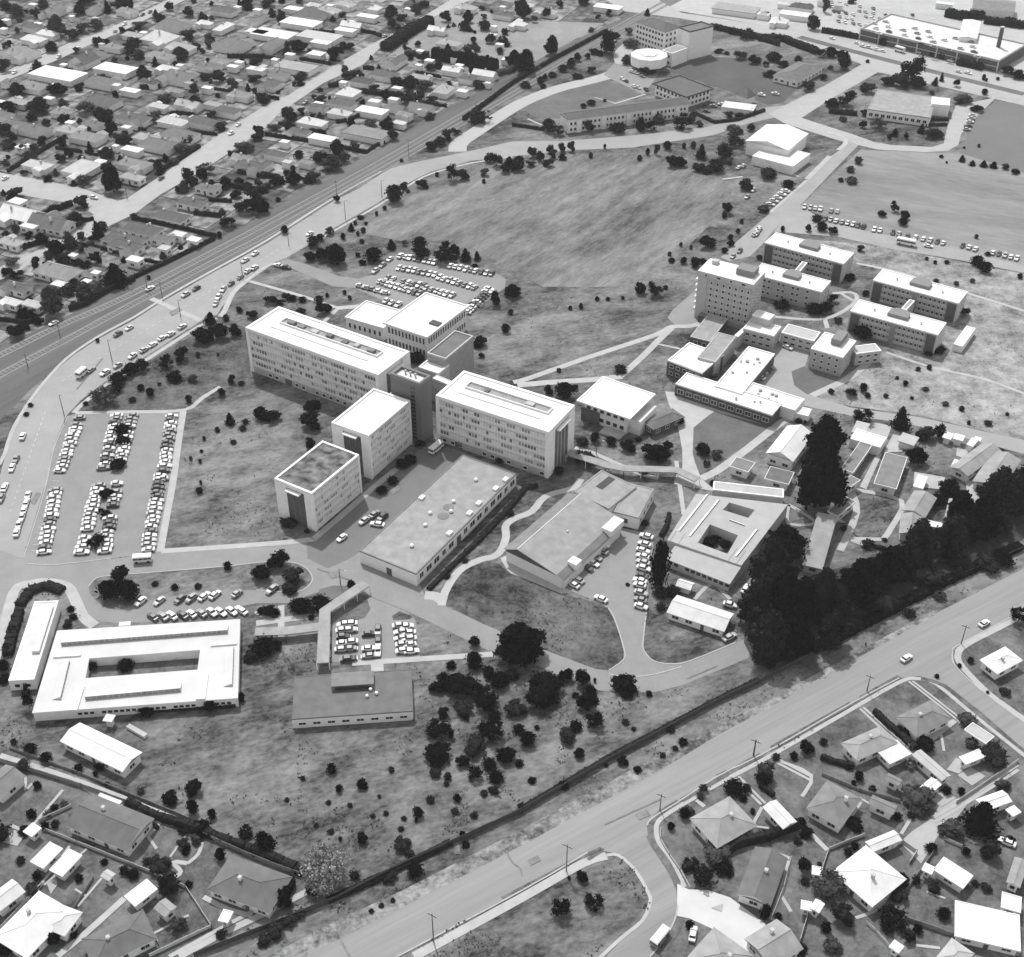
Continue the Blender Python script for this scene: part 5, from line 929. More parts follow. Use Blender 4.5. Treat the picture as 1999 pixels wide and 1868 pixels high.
for fr, s_, w_, h_ in [('b', '70,1010 330,1050 560,1090 820,1145', 1.4, 1.8), ('b', '820,1145 900,1090 960,1070', 1.2, 1.6), ('a', '60,1285 390,1085 520,1010 640,975 720,965', 1.4, 1.8), ('a', '990,1635 1310,1700 1610,1770', 1.4, 1.8), ('a', '1200,1280 1490,1100', 1.6, 2), ('a', '560,660 780,570', 1.3, 1.8),
   ('a', '1420,990 1620,1010', 1.2, 1.6), ('a', '1000,960 1090,975', 1.2, 1.5), ('a', '1210,1045 1310,1065', 1.2, 1.5), ('a', '640,1140 730,1165', 1, 1.5), ('a', '420,1110 610,1140', 1.3, 1.6), ('a', '250,1640 430,1570 540,1530', 1.8, 2.5), ('a', '440,1700 700,1640', 1.3, 1.8), ('a', '1710,1160 1850,1190', 1.8, 2.4), ('a', '1780,1290 1980,1330', 1.8, 2.2), ('a', '1560,1500 1730,1510', 1.2, 1.8), ('a', '1450,1600 1650,1620', 1.4, 2), ('a', '1300,850 1450,860', 1.2, 1.6), ('a', '1530,660 1760,690', 1, 1.4), ('a', '1050,665 1200,655', 1.8, 2.5), ('a', '1350,635 1450,620', 1.6, 2.5), ('a', '1490,1395 1730,1390', 1.4, 2), ('a', '1740,1400 1970,1440', 1.8, 2.4), ('a', '920,350 1030,355', 1.4, 2), ('a', '1700,430 1980,430', 1.6, 2.2),
   ('b', '330,445 560,485', 1.4, 1.8), ('b', '0,715 170,745', 1.3, 1.8), ('b', '390,240 560,250 760,235 880,255 930,275', 1.6, 2), ('b', '0,430 140,440', 1.2, 1.6), ('b', '800,515 880,520', 1.6, 2.2), ('b', '1190,545 1380,580', 1.2, 1.6), ('b', '780,690 920,710 1100,720', 1.8, 2.4), ('b', '540,650 640,640', 2, 2.4), ('b', '1250,770 1420,800', 1.2, 1.6), ('b', '400,980 520,1000', 1.3, 1.8), ('b', '600,920 700,900 790,860', 1.4, 1.8), ('b', '660,1020 810,1050', 1.4, 1.8), ('b', '170,930 290,950', 1.3, 1.8), ('b', '0,1300 200,1345', 1.6, 2.2), ('b', '250,550 400,575', 1.2, 1.6), ('b', '0,1320 100,1330', 1, 1.4),
   ('e', '0,70 150,105 300,60', 1.6, 2.2), ('e', '580,70 800,110 960,160', 1.2, 1.6), ('e', '1000,320 1270,195 1480,90 1600,30', 1.3, 1.8), ('e', '520,560 640,520 780,430 1000,330', 2.0, 2.4), ('e', '1060,185 1210,215', 1, 1.4), ('e', '0,630 180,655 330,640', 1.2, 1.6),
   ('p', '1680,1045 1800,990 1988,950', 2.0, 2.4), ('q', '0,970 150,920 290,860', 2.0, 2.4), ('q', '870,10 960,100 1080,200 1170,290', 1.8, 1.6), ('p', '1350,1190 1460,1150', 1.6, 1.8), ('q', '470,350 560,385 700,420', 1.4, 1.5), ('q', '20,560 120,640', 1.4, 1.4), ('q', '770,370 870,310', 1.2, 1.5),
   ('n', '1180,880 950,700', .9, 1.2), ('n', '960,690 1150,790 1390,860 1700,980 1988,1080', 1.8, 2.0), ('o', '0,1060 200,1140 370,1220', 2.2, 2.2), ('o', '150,1460 230,1350 270,1280', 2.4, 3), ('0', '1185,62 1080,118 1000,165 905,235', 1.6, 2.2), ('d', '0,300 180,300 300,350 440,400', 4, 3.5), ('c', '1480,210 1620,240 1800,280 1988,340', 3, 3), ('d', '790,280 960,340', 4, 4), ('d', '1120,370 1400,440', 4, 4), ('d', '1490,480 1680,520', 4, 3.5), ('d', '480,240 620,265 750,290', 3, 3), ('d', '1400,120 1560,150 1700,130', 5, 5), ('d', '1690,170 1988,210', 5, 4), ('d', '530,840 740,860', 2.5, 2.4), ('d', '830,850 980,860 1180,900 1420,900', 1.6, 1.5), ('d', '1250,940 1410,938', 1.5, 1.5),
   ('k', '1290,1190 1480,1000 1700,790 1988,470', 1.5, 1.1), ('l', '0,640 200,440 330,280 420,270', 1.8, 1.2), ('l', '1400,480 1380,570 1340,640', 1.4, 1.4), ('c', '0,940 120,955 240,975', 1.3, 1.6), ('m', '850,720 950,750', 1.3, 1.6), ('c', '1380,860 1510,920 1680,900 1880,830', 1.6, 1.5), ('j', '150,1010 230,900 350,860 470,900', 3, 1.6), ('j', '60,1380 100,1200 150,1050', 3, 1.8), ('j', '560,1800 800,1790 1100,1790 1400,1770 1760,1750', 1.6, 1.2)]:
    hedge(fr, s_, w_, h_, None)
# ------------------------------------------------------------------ trees
def crown_mesh(kind, n, leaf, seed):
    rr = random.Random(seed); V = []; F = []
    lobes = []
    if kind == 'cone': prof = lambda t: .5*(1-t)**.75+.03
    elif kind == 'col': prof = lambda t: .5*math.sin(math.pi*min(1, max(0, t*.9+.08)))**.45
    else: prof = lambda t: .5*math.sqrt(max(0, 1-(2*t-.92)**2/1.18))
    if kind in ('lobed', 'big', 'open', 'willow'):
        k = {'lobed': 7, 'big': 15, 'open': 10, 'willow': 16}[kind]
        for i in range(k):
            t = rr.uniform(.18, .82); a = i*2.4+rr.uniform(-.4, .4); r = prof(t)*rr.uniform(.5, .85); s_ = rr.uniform(.16, .24) if kind != 'lobed' else rr.uniform(.19, .29)
            lobes.append((r*math.cos(a), r*math.sin(a), t, s_))
        if kind != 'open': lobes.append((0, 0, .62, .3)); lobes.append((0, 0, .35, .32))
        else: lobes.append((0, 0, .5, .24))
        if kind == 'big':
            lobes = []
            for i in range(26):
                t = .1+.84*(i/25)**.9; pr_ = .5*(1-abs(t-.3)**1.4*1.5) if t > .3 else .5*(.55+.45*t/.3); a = i*2.4+rr.uniform(-.5, .5); s_ = rr.uniform(.13, .19)*(1.1-.45*t); r = max(0, pr_-s_*.8)*rr.uniform(.55, 1.05)
                lobes.append((r*math.cos(a), r*math.sin(a), t, s_))
            for t in (.25, .45, .65): lobes.append((0, 0, t, .26*(1.15-.6*t)))
    def noisy(x, y, z): return .5*noise.noise(Vector((x*5+seed*3.1, y*5, z*5)))+.28*noise.noise(Vector((x*13, y*13+seed, z*13)))
    # inner mass
    def blob(cx, cy, cz, rx, rz, pr=None):
        b = len(V); m = 9; k = 6
        for j in range(k+1):
            t = j/k; 
            for i in range(m):
                a = 2*math.pi*i/m
                if pr: r = pr(t*.94)*.8; x, y, z = cx+r*math.cos(a), cy+r*math.sin(a), .05+t*.86
                else: q = math.pi*t; r = rx*math.sin(q); x, y, z = cx+r*math.cos(a), cy+r*math.sin(a), cz-rz*math.cos(q)
                f = 1+.35*noisy(x, y, z)*2; V.append((cx+(x-cx)*f, cy+(y-cy)*f, z))
        for j in range(k):
            for i in range(m): F.append((b+j*m+i, b+j*m+(i+1) % m, b+(j+1)*m+(i+1) % m, b+(j+1)*m+i))
    if lobes:
        for l in lobes: blob(l[0], l[1], l[2], l[3]*(.84 if kind not in ('open', 'willow') else .6 if kind == 'open' else .3), l[3]*(.84 if kind not in ('open', 'willow') else .6 if kind == 'open' else .3))
    else: blob(0, 0, 0, 0, 0, prof)
    cnt = 0
    while cnt < n:
        if lobes:
            l = rr.choice(lobes); d = Vector((rr.gauss(0, 1), rr.gauss(0, 1), rr.gauss(0, 1))).normalized(); r = l[3]*rr.uniform(.78, 1.1)*(1+noisy(l[0]+d.x, l[1]+d.y, l[2]+d.z)*.8)
            x, y, z = l[0]+d.x*r, l[1]+d.y*r, l[2]+d.z*r*.92
        else:
            t = rr.random()**(1.5 if kind == 'cone' else 1); a = rr.uniform(0, 6.283); f = 1+noisy(math.cos(a), math.sin(a), t*2)*1.35
            r = prof(t)*rr.uniform(.72, 1.06)*f; x, y, z = r*math.cos(a), r*math.sin(a), t
            if kind == 'round' and rr.random() < .25: r *= math.sqrt(rr.random()); x, y = r*math.cos(a), r*math.sin(a); z = .92+.06*rr.random()-.5*(r/.5)**2*.6
        if z < 0: continue
        clump(V, F, x, y, z, leaf, rr, 2); cnt += 2
    me = bpy.data.meshes.new('crown_'+kind); me.from_pydata(V, [], F); me.update(); me.materials.append(LT['d']); return me
def trunk_mesh(seed):
    rr = random.Random(seed); b = MB(); b.tube((0, 0, 0), (0, 0, .3), .5, .38, M_BARK, 7); b.tube((0, 0, .3), (.1, 0, .62), .38, .2, M_BARK, 6)
    for i in range(5):
        a = i*1.26+rr.random(); z = .25+i*.07; b.tube((0, 0, z), (3.2*math.cos(a), 3.2*math.sin(a), z+.22), .17, .06, M_BARK, 4)
    return b.mesh('trunk')
CR = {k: [crown_mesh(k, n, lf, s_*7+len(k)) for s_ in range(3)] for k, n, lf in (('round', 900, .095), ('lobed', 1100, .085), ('cone', 800, .075), ('col', 1100, .06), ('open', 900, .07), ('big', 3400, .05), ('willow', 5200, .042))}
SHR = [crown_mesh('round', 260, .15, 90+s_) for s_ in range(3)]
TRK = [trunk_mesh(s_) for s_ in range(2)]
KIND = {'R': ('round', 'k', 'round crowned tree'), 'C': ('cone', 'k', 'pointed conifer'), 'B': ('lobed', 'd', 'bushy tree'), 'P': ('big', 'k', 'huge pine'), 'K': ('col', 'k', 'columnar tree'), 'L': ('open', 'l', 'light leafed tree'), 'W': ('willow', 'w', 'pale feathery tree'), 'S': ('shrub', 'd', 'shrub')}
TREES = []
trr = random.Random(5)
def plant(fr, x, yb, wd, ht, k, tone=None, label=None, group='trees and shrubs', seen=True):
    if k == 'P' and fr == 'm': wd *= 1.12; ht *= 1.22
    X, Y = P(fr, x, yb); s = scale(Y); f = FR[fr][2]; ph = dep(Y); wm_ = wd*f/s; hm = ht*f/s
    H = (hm-.72*wm_*math.sin(ph))/math.cos(ph); H = min(max(H, wm_*.55, .8), wm_*(6 if k == 'K' else 2.4))
    yb_ = Y-wm_*.36*math.sin(ph)*s; p = at(X, yb_); kd, tn, nm = KIND[k]; tn = tone or tn
    tw = {'k': 'black', 'd': 'dark', 'm': 'grey', 'l': 'light', 'w': 'pale'}[tn]
    name = {'R': 'broadleaf_tree', 'C': 'conifer', 'B': 'bushy_tree', 'P': 'pine_tree', 'K': 'columnar_tree', 'L': 'light_leafed_tree', 'W': 'feathery_tree', 'S': 'shrub'}[k]
    size = 'tiny' if wm_ < 2.2 else 'small' if wm_ < 4.2 else 'medium' if wm_ < 7.5 else 'large'
    if k == 'S' or wm_ < 2.4:
        c = bpy.data.objects.new('shrub' if k == 'S' else name, SHR[trr.randrange(3)]); COL.objects.link(c); c.location = p; c.scale = (wm_, wm_*trr.uniform(.85, 1.1), max(.6, H*.9)); c.rotation_euler.z = trr.random()*6.28
        c.material_slots[0].link = 'OBJECT'; c.material_slots[0].material = LT[tn]; root = c
        if k != 'S': nm = 'young '+('conifer' if k == 'C' else 'tree')
    else:
        root = empty(name, p, trr.random()*6.28)
        if k == 'R': kd = trr.choice(('round', 'lobed', 'lobed', 'open' if wm_ > 3.5 else 'round'))
        clear = H*(.1 if k not in 'CK' else .05) if k != 'L' else H*.2
        big = wm_ > 9 and kd in ('round', 'lobed')
        c = bpy.data.objects.new('crown', CR['big' if big else kd][trr.randrange(3)]); COL.objects.link(c); c.parent = root; c.location = (0, 0, clear); c.scale = (wm_*trr.uniform(.95, 1.12), wm_*trr.uniform(.8, 1.1), H-clear); c.rotation_euler = (trr.uniform(-.1, .1), trr.uniform(-.1, .1), 0)
        c.material_slots[0].link = 'OBJECT'; c.material_slots[0].material = LT[tn]
        t = bpy.data.objects.new('trunk', TRK[trr.randrange(2)]); COL.objects.link(t); t.parent = root; r = .1+wm_*.035; t.scale = (r, r, H*.9)
    TREES.append((p.x, p.y, wm_/2))
    if k == 'R' and wm_ < 4.2: root.name = 'young_broadleaf_tree'  # smaller broadleaf trees, called young by crown width alone
    cat = 'shrub' if k == 'S' else 'young tree' if root.name.startswith('young') else 'tree'
    if label: tag(root, label, cat, group if group != 'trees and shrubs' else None)
    else: tag(root, f'{size} {tw} {nm}', cat, group, (X, Y-ht*f/2)); AUTO[-1] = (root, f'{size} {tw} {nm}', (X, Y-ht*f/2))
    return root
TD = {
'a': '430,290,160,180B 540,300,100,90B 390,400,130,100B 270,140,60,70B 810,100,60,100C 720,230,130,100B 600,120,130,70B 330,70,120,90B 650,40,180,60B 930,100,200,100B 130,130,150,80B 40,80,120,90B 40,540,80,110B 1040,450,120,80B 1160,500,50,80C 1070,600,130,120B 1410,300,110,80B 1350,460,160,100B 1560,300,60,60B 1470,370,70,60B 1640,620,90,100R 1050,215,100,60Lm 970,270,90,50B 1000,350,110,50B 1530,600,80,60B 1810,490,60,70C 1850,80,80,80C 440,720,120,120R 60,860,120,110R 300,860,200,140B 640,860,150,120Lm 790,930,160,90R 1460,830,150,130B 1230,770,90,80B 1340,780,70,60R 1580,890,70,70R 1160,920,130,90Lm 1660,970,80,70Lm 30,1010,90,100R 60,1120,80,90Sm 170,1150,50,80Sm 260,1150,70,90Sm 110,1110,40,50S 50,1240,60,60Sm 680,1150,50,100C 850,1460,190,230R 930,1080,120,100B 800,1200,150,90B 1180,1240,80,60R 1240,1210,50,70C 1410,1090,90,90B 1360,1150,120,100B 1540,1320,140,110Lm 1830,1140,130,100B 1330,1440,50,60R 1390,1400,30,40R 1680,1410,90,100R 110,1490,120,90B 190,1700,120,100R 570,1700,170,140B 740,1790,100,150C 610,1790,60,70Sm 1700,1710,130,110R 1640,1780,40,60R 1470,1030,30,60C 180,1310,60,50R 360,1360,70,50R 430,1180,50,40R 640,1390,120,80Lm 1920,1500,130,150R 1290,1230,80,60B 1100,1270,110,60B 500,540,60,40S 1900,620,90,60B 130,720,150,60B 1050,440,60,40S 1100,570,60,60B 690,820,80,50B 1650,980,60,70B 50,1000,60,80R 1400,1130,60,40R 1840,1600,160,90R',
'b': '1580,180,110,110R 1705,230,80,80R 1700,140,50,40R 190,180,80,120B 320,400,150,110R 590,470,110,130R 480,770,90,70R 550,750,25,40C 700,600,110,70B 640,650,90,60B 250,910,120,130B 340,860,50,60B 115,980,70,60Lm 1060,650,110,90R 1150,670,150,120B 1170,780,180,120R 1260,680,110,100B 1310,770,70,60B 965,980,110,100R 850,950,90,60Lm 1020,1050,80,100R 1295,900,80,60B 600,1090,60,60B 290,1400,150,140R 415,1370,120,100B 570,1290,200,90Bm 40,1600,120,150R 700,370,60,60B 1010,150,140,120B 1190,110,110,90B 1090,160,90,60B 1970,110,80,120B 1310,1130,80,90R 1370,1090,90,90R 1430,1050,90,90R 1490,1010,70,60R 1655,930,160,60S 605,1510,50,60R 215,1750,60,70R 1085,1210,30,30R 1030,1520,110,150R 1105,1420,60,70R 1245,1410,90,70R 1475,1360,80,140R 1550,1350,80,100R 1740,1220,70,90R 1795,1250,90,120R 1705,1320,60,70B 1860,1300,80,80R 1890,1240,70,80C 1950,1280,80,110R 1350,1320,30,40S 1700,1370,30,40S 1135,1440,30,30S 960,1570,30,40S 900,1610,25,40S 820,1680,30,30S 710,1730,50,70C 780,1640,50,40S 740,1680,30,40S 650,1790,40,60C 800,1740,40,50S 550,1760,70,70R 480,1800,50,60R 430,1835,80,80R 760,1760,25,40S 880,680,70,50R 1440,640,50,40S 90,60,100,60B 640,130,60,40B 330,600,90,60B 60,770,110,50S 150,480,70,50B 1920,520,140,150R 980,130,60,80C 1250,60,90,50B',
'c': '90,150,120,160B 250,140,60,90B 165,170,50,70Lm 355,60,50,60B 530,40,110,40B 95,560,190,200R 295,420,140,160R 720,410,110,180R 770,290,70,60R 870,260,70,60B 615,410,70,60R 560,440,40,50R 485,460,50,80R 440,510,60,80R 380,540,60,60R 300,580,60,50S 245,600,40,60R 210,630,50,60R 230,660,50,40S 590,550,60,60B 470,590,50,50S 500,590,60,40S 660,420,50,50S 590,240,40,40B 640,140,40,40B 720,120,40,60B 770,100,40,40B 1005,120,50,60C 880,360,110,60B 850,490,120,50B 1010,560,120,50B 275,990,90,110R 340,1020,90,90R 575,990,80,110B 790,1000,110,90R 950,960,60,100B 960,980,60,80R 1030,980,90,90R 1095,930,80,90B 1265,970,130,110R 1270,880,70,70B 1340,920,70,110B 1400,950,50,60B 530,810,40,40R 590,790,60,50R 690,760,25,25C 135,1250,80,60R 150,1180,70,90B 210,1210,60,100B 265,1250,70,70R 280,1150,50,80B 305,1190,70,80B 370,1140,60,90B 378,1200,60,60R 447,1140,60,90B 20,1280,100,90R 50,1230,70,70R 690,1110,20,40S 585,1180,30,50S 950,1200,40,50S 1010,1160,30,60C 1078,1160,40,90B 1155,1120,60,70R 1280,1110,30,50S 1350,1110,40,60S 1405,1190,80,120C 1190,1250,90,100R 1250,1250,110,100R 1385,1280,110,90R 1450,1300,90,60R 1520,1290,110,110R 1580,1200,120,160B 1660,1010,120,80Bm 1670,1110,120,120R 1780,980,60,70R 1905,1340,120,110R 1745,1430,100,110R 1600,1600,80,100R 1580,1630,40,60R 1710,1670,30,40S 1685,1740,30,40S 1880,1590,70,60B 1745,300,110,100R 1650,260,70,50R 1700,450,110,80R 1540,400,60,40R 1600,410,40,30S 1810,480,90,50R 1950,460,110,90R 1950,300,60,60Lm 1910,580,70,50B 1690,880,60,50B 1620,880,60,50B 1790,860,60,60B 1400,1290,60,60R 1620,1230,60,60Bm 1900,140,50,60B 100,660,80,30S',
'd': '420,230,100,130B 500,100,60,120B 1140,640,190,230R 970,640,90,80B 1070,660,120,120B 810,700,110,90B 690,730,80,60R 560,810,110,80R 650,800,110,100R 800,870,70,60R 640,910,60,50B 780,960,50,70R 900,970,120,80Lm 1020,1020,50,70C 980,1040,40,50R 1105,1040,40,60R 1215,1000,60,80C 1310,1040,130,60B 1530,780,120,70Bm 1630,840,90,40R 1690,710,40,50R 1320,640,50,70C 1370,610,40,70C 1480,650,50,80R 1300,710,40,40B 1860,570,90,80R 1950,600,90,90R 1930,420,70,80B 1685,600,30,50R 1705,610,20,30R 1790,600,30,30B 120,470,120,90R 195,510,80,60R 90,580,80,70B 300,460,60,50S 380,680,90,80B 490,600,50,50R 540,520,40,40B 620,440,80,80R 640,520,90,110R 660,480,80,100C 540,430,80,80R 470,430,60,70R 1525,1210,50,60C 1600,1240,50,50C 1685,1250,50,60C 1757,1260,60,60C 1845,1270,60,50R 1920,1300,60,50R 750,1230,60,70Sm 690,1290,60,60Sm 620,1360,40,40S 700,1380,90,70Sm 1020,1590,70,90R 925,1620,60,60R 1100,1640,60,80R 1083,1690,70,70R 375,1730,50,70R 475,1730,80,80R 440,1660,80,40S 560,1750,80,80R 185,1730,30,50S 1370,1180,30,30S 1410,1220,20,20S 230,1410,90,50R 45,1590,70,60B 1190,660,120,110B 1880,200,100,60R 1950,210,80,50R 700,30,70,40B 60,500,60,50R 820,470,30,30S 1540,1110,20,20S 1650,1100,25,30S',
'e': '425,110,60,60R 480,220,120,110B 100,240,110,90Lm 50,310,80,80R 130,335,110,70R 270,250,70,110B 350,240,50,60B 640,250,80,70R 580,220,80,60B 545,380,60,70R 870,400,220,220C 400,620,180,260B 640,500,200,180B 130,770,130,120R 200,710,60,40R 180,580,60,40R 1110,330,30,40S 730,800,30,40S 1570,670,90,110C 1500,800,130,130R 1545,820,130,120R 1640,780,130,140R 1765,760,80,120R 1690,640,50,60S 1790,580,50,60R 1885,620,80,70R 1360,950,110,130R 1245,1000,110,120R 1310,1100,110,100R 980,1050,120,130R 1060,1030,120,130R 885,1120,110,110R 870,1180,90,90R 790,1290,200,180Lm 1055,1160,50,60R 1125,1200,60,70R 1190,1120,30,30S 1440,1100,70,80B 1480,910,30,50S 1630,900,20,30S 990,1250,60,40S 640,1270,40,40S 1730,1110,60,90R 1660,1200,60,80R 1410,1250,50,70S 1720,1420,70,110C 1835,1410,50,50S 1625,1470,40,50S 1525,1530,30,40S 1505,1620,25,30S 1495,1700,25,40S 1425,1680,30,40Sm 1945,1390,90,130R 920,1500,120,100R 915,1570,100,80R 885,1750,110,110R 390,470,120,120Bm 720,440,110,110B 230,1280,40,40S 200,1350,40,40S',
'j': '810,210,100,110R 785,350,90,90R 725,580,120,140R 1490,170,50,60R 1500,100,20,40S 1700,740,60,80R 1940,820,120,130R 1305,890,60,60S 1480,880,60,50S 1160,860,50,40S 530,1050,60,50R 550,1110,60,50R 510,1180,80,80B 220,1790,100,200R 1880,1430,130,110B 1960,1400,120,100B 1800,1720,60,80R 1575,1800,90,110R 1500,1760,60,70R 1100,1830,120,90R 545,1830,70,50R 690,1500,80,90R 940,1510,130,90R 1300,1400,110,60R 1100,1400,110,50B 100,1230,80,90S 60,1360,70,90S 30,1500,80,100R 40,1590,90,60R 830,970,150,170R 960,980,150,180R 900,860,130,160R',
'k': '410,140,80,100R 165,1060,160,180R 45,1130,120,140R 290,1160,140,140B 260,1230,120,60B 712,1190,65,90R 450,1370,190,160R 330,1380,150,100R 120,1400,110,80R 50,1380,80,80R 410,1415,50,40R 1105,290,110,80R 1160,250,90,60R 1020,410,80,70R 940,480,80,60R 1220,130,70,50R 1820,250,70,60R 250,730,110,90B 60,1700,180,110R 140,1650,100,70R 1625,1620,80,100R 1640,1790,100,100R 380,770,40,40S 1900,640,60,50S 1650,850,50,40S 1560,990,50,40S 1420,1110,60,40S',
'f': '650,1320,130,120R 650,1460,150,150R 340,1400,120,90R 270,1370,80,100R 340,520,100,100R 400,530,90,60R 460,490,80,50R 505,490,50,50R 578,500,50,50R 565,590,70,70B 730,590,80,100R 770,590,60,90R 635,190,90,90R 720,190,90,120R 840,240,180,200R 790,200,120,150R 650,100,60,80B 990,160,40,40R 1020,220,50,50R 1110,200,120,120R 1240,110,70,90C 1340,80,50,50Lm 1450,110,90,110R 1640,140,80,110R 1715,160,70,100R 1795,200,80,120C 1880,190,50,80C 1455,180,140,60R 1640,220,160,70R 1860,250,60,30S 1020,60,40,40S 890,440,30,40S 930,480,30,40S 760,460,30,40S 700,500,60,60S 1430,960,100,120R 130,1460,60,40S 60,1560,50,40S 120,1120,50,40S',
'g': '485,150,70,140R 615,100,170,110R 365,460,110,110R 380,530,50,40R 600,210,40,50S 562,350,60,80R 1245,105,35,40R 1325,105,30,35R 1437,95,30,30R 1125,165,30,50R 1045,175,30,40R 885,810,60,90R 1000,840,120,140R 1075,780,60,50R 1225,1170,70,90R 1345,1190,70,80R 1480,1240,100,100R 1685,1320,190,190R 1765,1230,70,90R 1550,1160,50,40R 1850,1030,90,80R 1160,1330,150,80B 1130,1190,90,90B 960,1400,70,60R 1590,1400,80,40S 1420,650,90,50S 960,640,40,40S',
'h': '540,180,110,110R 710,110,40,50R 715,160,50,60R 665,210,50,50R 765,60,30,40S 270,280,60,50R 360,290,50,60R 445,320,80,90R 500,290,60,60R 415,180,25,40S 340,160,25,40S 255,230,30,40S 40,520,80,110R 140,540,110,130R 225,480,40,40S 930,260,50,50B 1680,200,50,60B 1720,530,60,50R 1090,640,120,60R 1340,670,120,80R 1420,650,90,100R 1470,580,60,80R 1600,420,80,70R 1515,730,60,40B 1700,850,150,50R 600,730,110,60R 500,1720,130,120R 605,1750,80,90Bm 535,1800,60,50B 1605,1290,90,90R 1700,1250,60,80R 1460,1260,50,50B 1270,1480,40,40R 570,1150,70,60Lm 960,1100,50,50S 1020,980,40,40R 1220,1480,50,50S 1290,350,90,40R',
'i': '775,1490,150,140R 1065,1540,130,200C 1240,1620,150,150B 1345,1600,90,140R 1180,1800,140,180R 1260,260,30,30S 1322,290,30,35R 1410,290,35,35R 1635,310,80,90R 1690,360,90,100R 1715,230,40,40S 1630,100,30,40S 1955,400,40,50S 1540,680,70,90R 1280,1080,40,50S 1195,1090,40,40S 1100,1200,40,50R 1040,1150,30,30S 1150,1300,30,30S 955,1290,40,40S 1520,1390,40,50S 1575,1490,30,40S 1720,1500,60,40S 1860,1420,30,30S 820,1290,40,50S 1660,1720,60,60B 1810,1720,70,50S 1350,970,90,60R 1420,700,60,50R 1270,980,60,50R 1480,450,40,40Sm 1600,430,40,40Sm 1330,430,40,40Sm 1250,1240,50,40Sm 1400,1350,50,40Sm',
'l': '600,1730,60,100R 755,1760,120,150R 810,1840,100,120R 1070,1835,190,150R 50,1700,110,90R 460,1830,220,140R 1250,1835,50,50R 845,1730,25,40S 1720,260,40,50R 1090,1010,30,30S 1420,1100,120,60S 1340,1200,80,60S 1220,560,60,40S',
'm': '100,1240,300,360P 340,1300,300,340P 560,1300,280,300P 300,1580,280,300P 560,1480,200,240P 130,1540,250,280P 750,1150,300,330P 1000,1010,290,300P 960,1210,200,180B 1200,900,300,300P 1250,1030,200,180B 1400,850,220,240P 1560,720,260,240P 1640,640,180,200R 1800,650,230,230B 1900,540,160,240B 1700,900,180,110B 1820,870,150,80R 1430,370,220,190R 1340,420,120,80R 1700,340,120,110R 950,680,40,30S 820,740,100,40S 1115,660,30,25R 1940,1310,120,150R 1505,1620,35,40R 1335,1700,35,40R 1585,1590,50,60B 1840,1830,80,70B 1715,1815,25,30S 430,1300,200,200P 850,1010,220,200P 1500,900,150,120B 680,1350,180,160B 60,1640,160,130B 1350,1120,100,80Sm 1130,1250,90,70S 700,210,40,40S 640,600,50,50S',
'n': '235,330,80,100R 345,390,80,90R 585,460,70,70R 750,450,80,70R 715,490,40,50R 800,560,40,30S 1055,620,60,60B 1275,710,110,120R 1450,640,120,120R 1440,780,80,120R 1585,810,70,90R 105,250,50,50S 1840,960,120,110R 1960,1000,80,110R 1500,950,150,110R 1380,900,80,60R 410,750,60,60R 360,800,70,60Bm 1210,1210,150,120B 1000,1260,90,80R 1650,1120,70,110R 400,1760,100,130R 555,1700,60,60R 1880,1470,120,90R 780,1150,60,40R 120,540,40,60R 1410,1320,60,60R 180,930,90,60R 40,1830,130,60R 1910,1090,100,50R 480,720,60,40Sm 30,620,60,40S 1380,1040,90,90B 1100,1150,70,50S 1650,1700,80,70B',
'o': '1360,230,190,180R 1355,410,190,180R 1400,60,80,100R 1760,240,160,190R 1640,340,180,120B 1860,390,120,130R 1545,420,100,110R 1630,520,120,120R 1740,440,100,90R 1790,540,110,100R 1430,520,60,70B 1340,500,90,60B 1960,420,60,50R 565,470,70,90R 620,610,60,70R 795,590,80,90R 1208,800,80,90R 1195,830,30,40R 800,1000,90,100R 1500,680,60,70R 1540,940,45,50R 1565,1020,60,50R 630,970,30,40S 1010,460,50,50B 1300,690,70,50B 85,1070,130,170R 530,1360,330,345W 430,1380,120,70R 215,1470,120,150R 250,1300,80,80R 1020,1430,40,40S 935,1470,40,40S 860,1510,40,30S 1100,1040,120,90B 1150,1100,80,60B 1000,1290,110,60B 1190,1240,110,60R 240,1620,110,80B 150,1700,130,90B 320,1560,90,50B 60,1760,110,70B 920,650,30,30S 970,780,40,30S 540,700,40,30S 700,720,40,30S 350,520,40,40S 230,680,40,30S 870,800,40,30S 450,870,40,30S 560,920,50,30S 1080,900,50,30S 1420,560,40,30S 1750,600,40,30S',
'p': '690,130,130,150R 190,270,100,120R 575,350,80,90R 30,390,110,120R 490,250,140,130B 600,1280,90,100R 440,1540,140,170R 680,1490,150,130R 1010,460,60,50R 1350,260,70,50R 905,410,80,50R 1260,890,50,70R 1730,630,130,70R 1800,680,60,60R 1870,770,40,50R 1600,1150,180,160Bm 1410,1190,120,70R 1660,1230,130,80R 1940,560,120,130R 1960,1560,80,130R 130,410,60,40B 260,140,40,40R 1200,350,50,40S 1290,300,50,40S 500,1260,30,30S 1540,1230,80,80Bm 1690,830,0,0S',
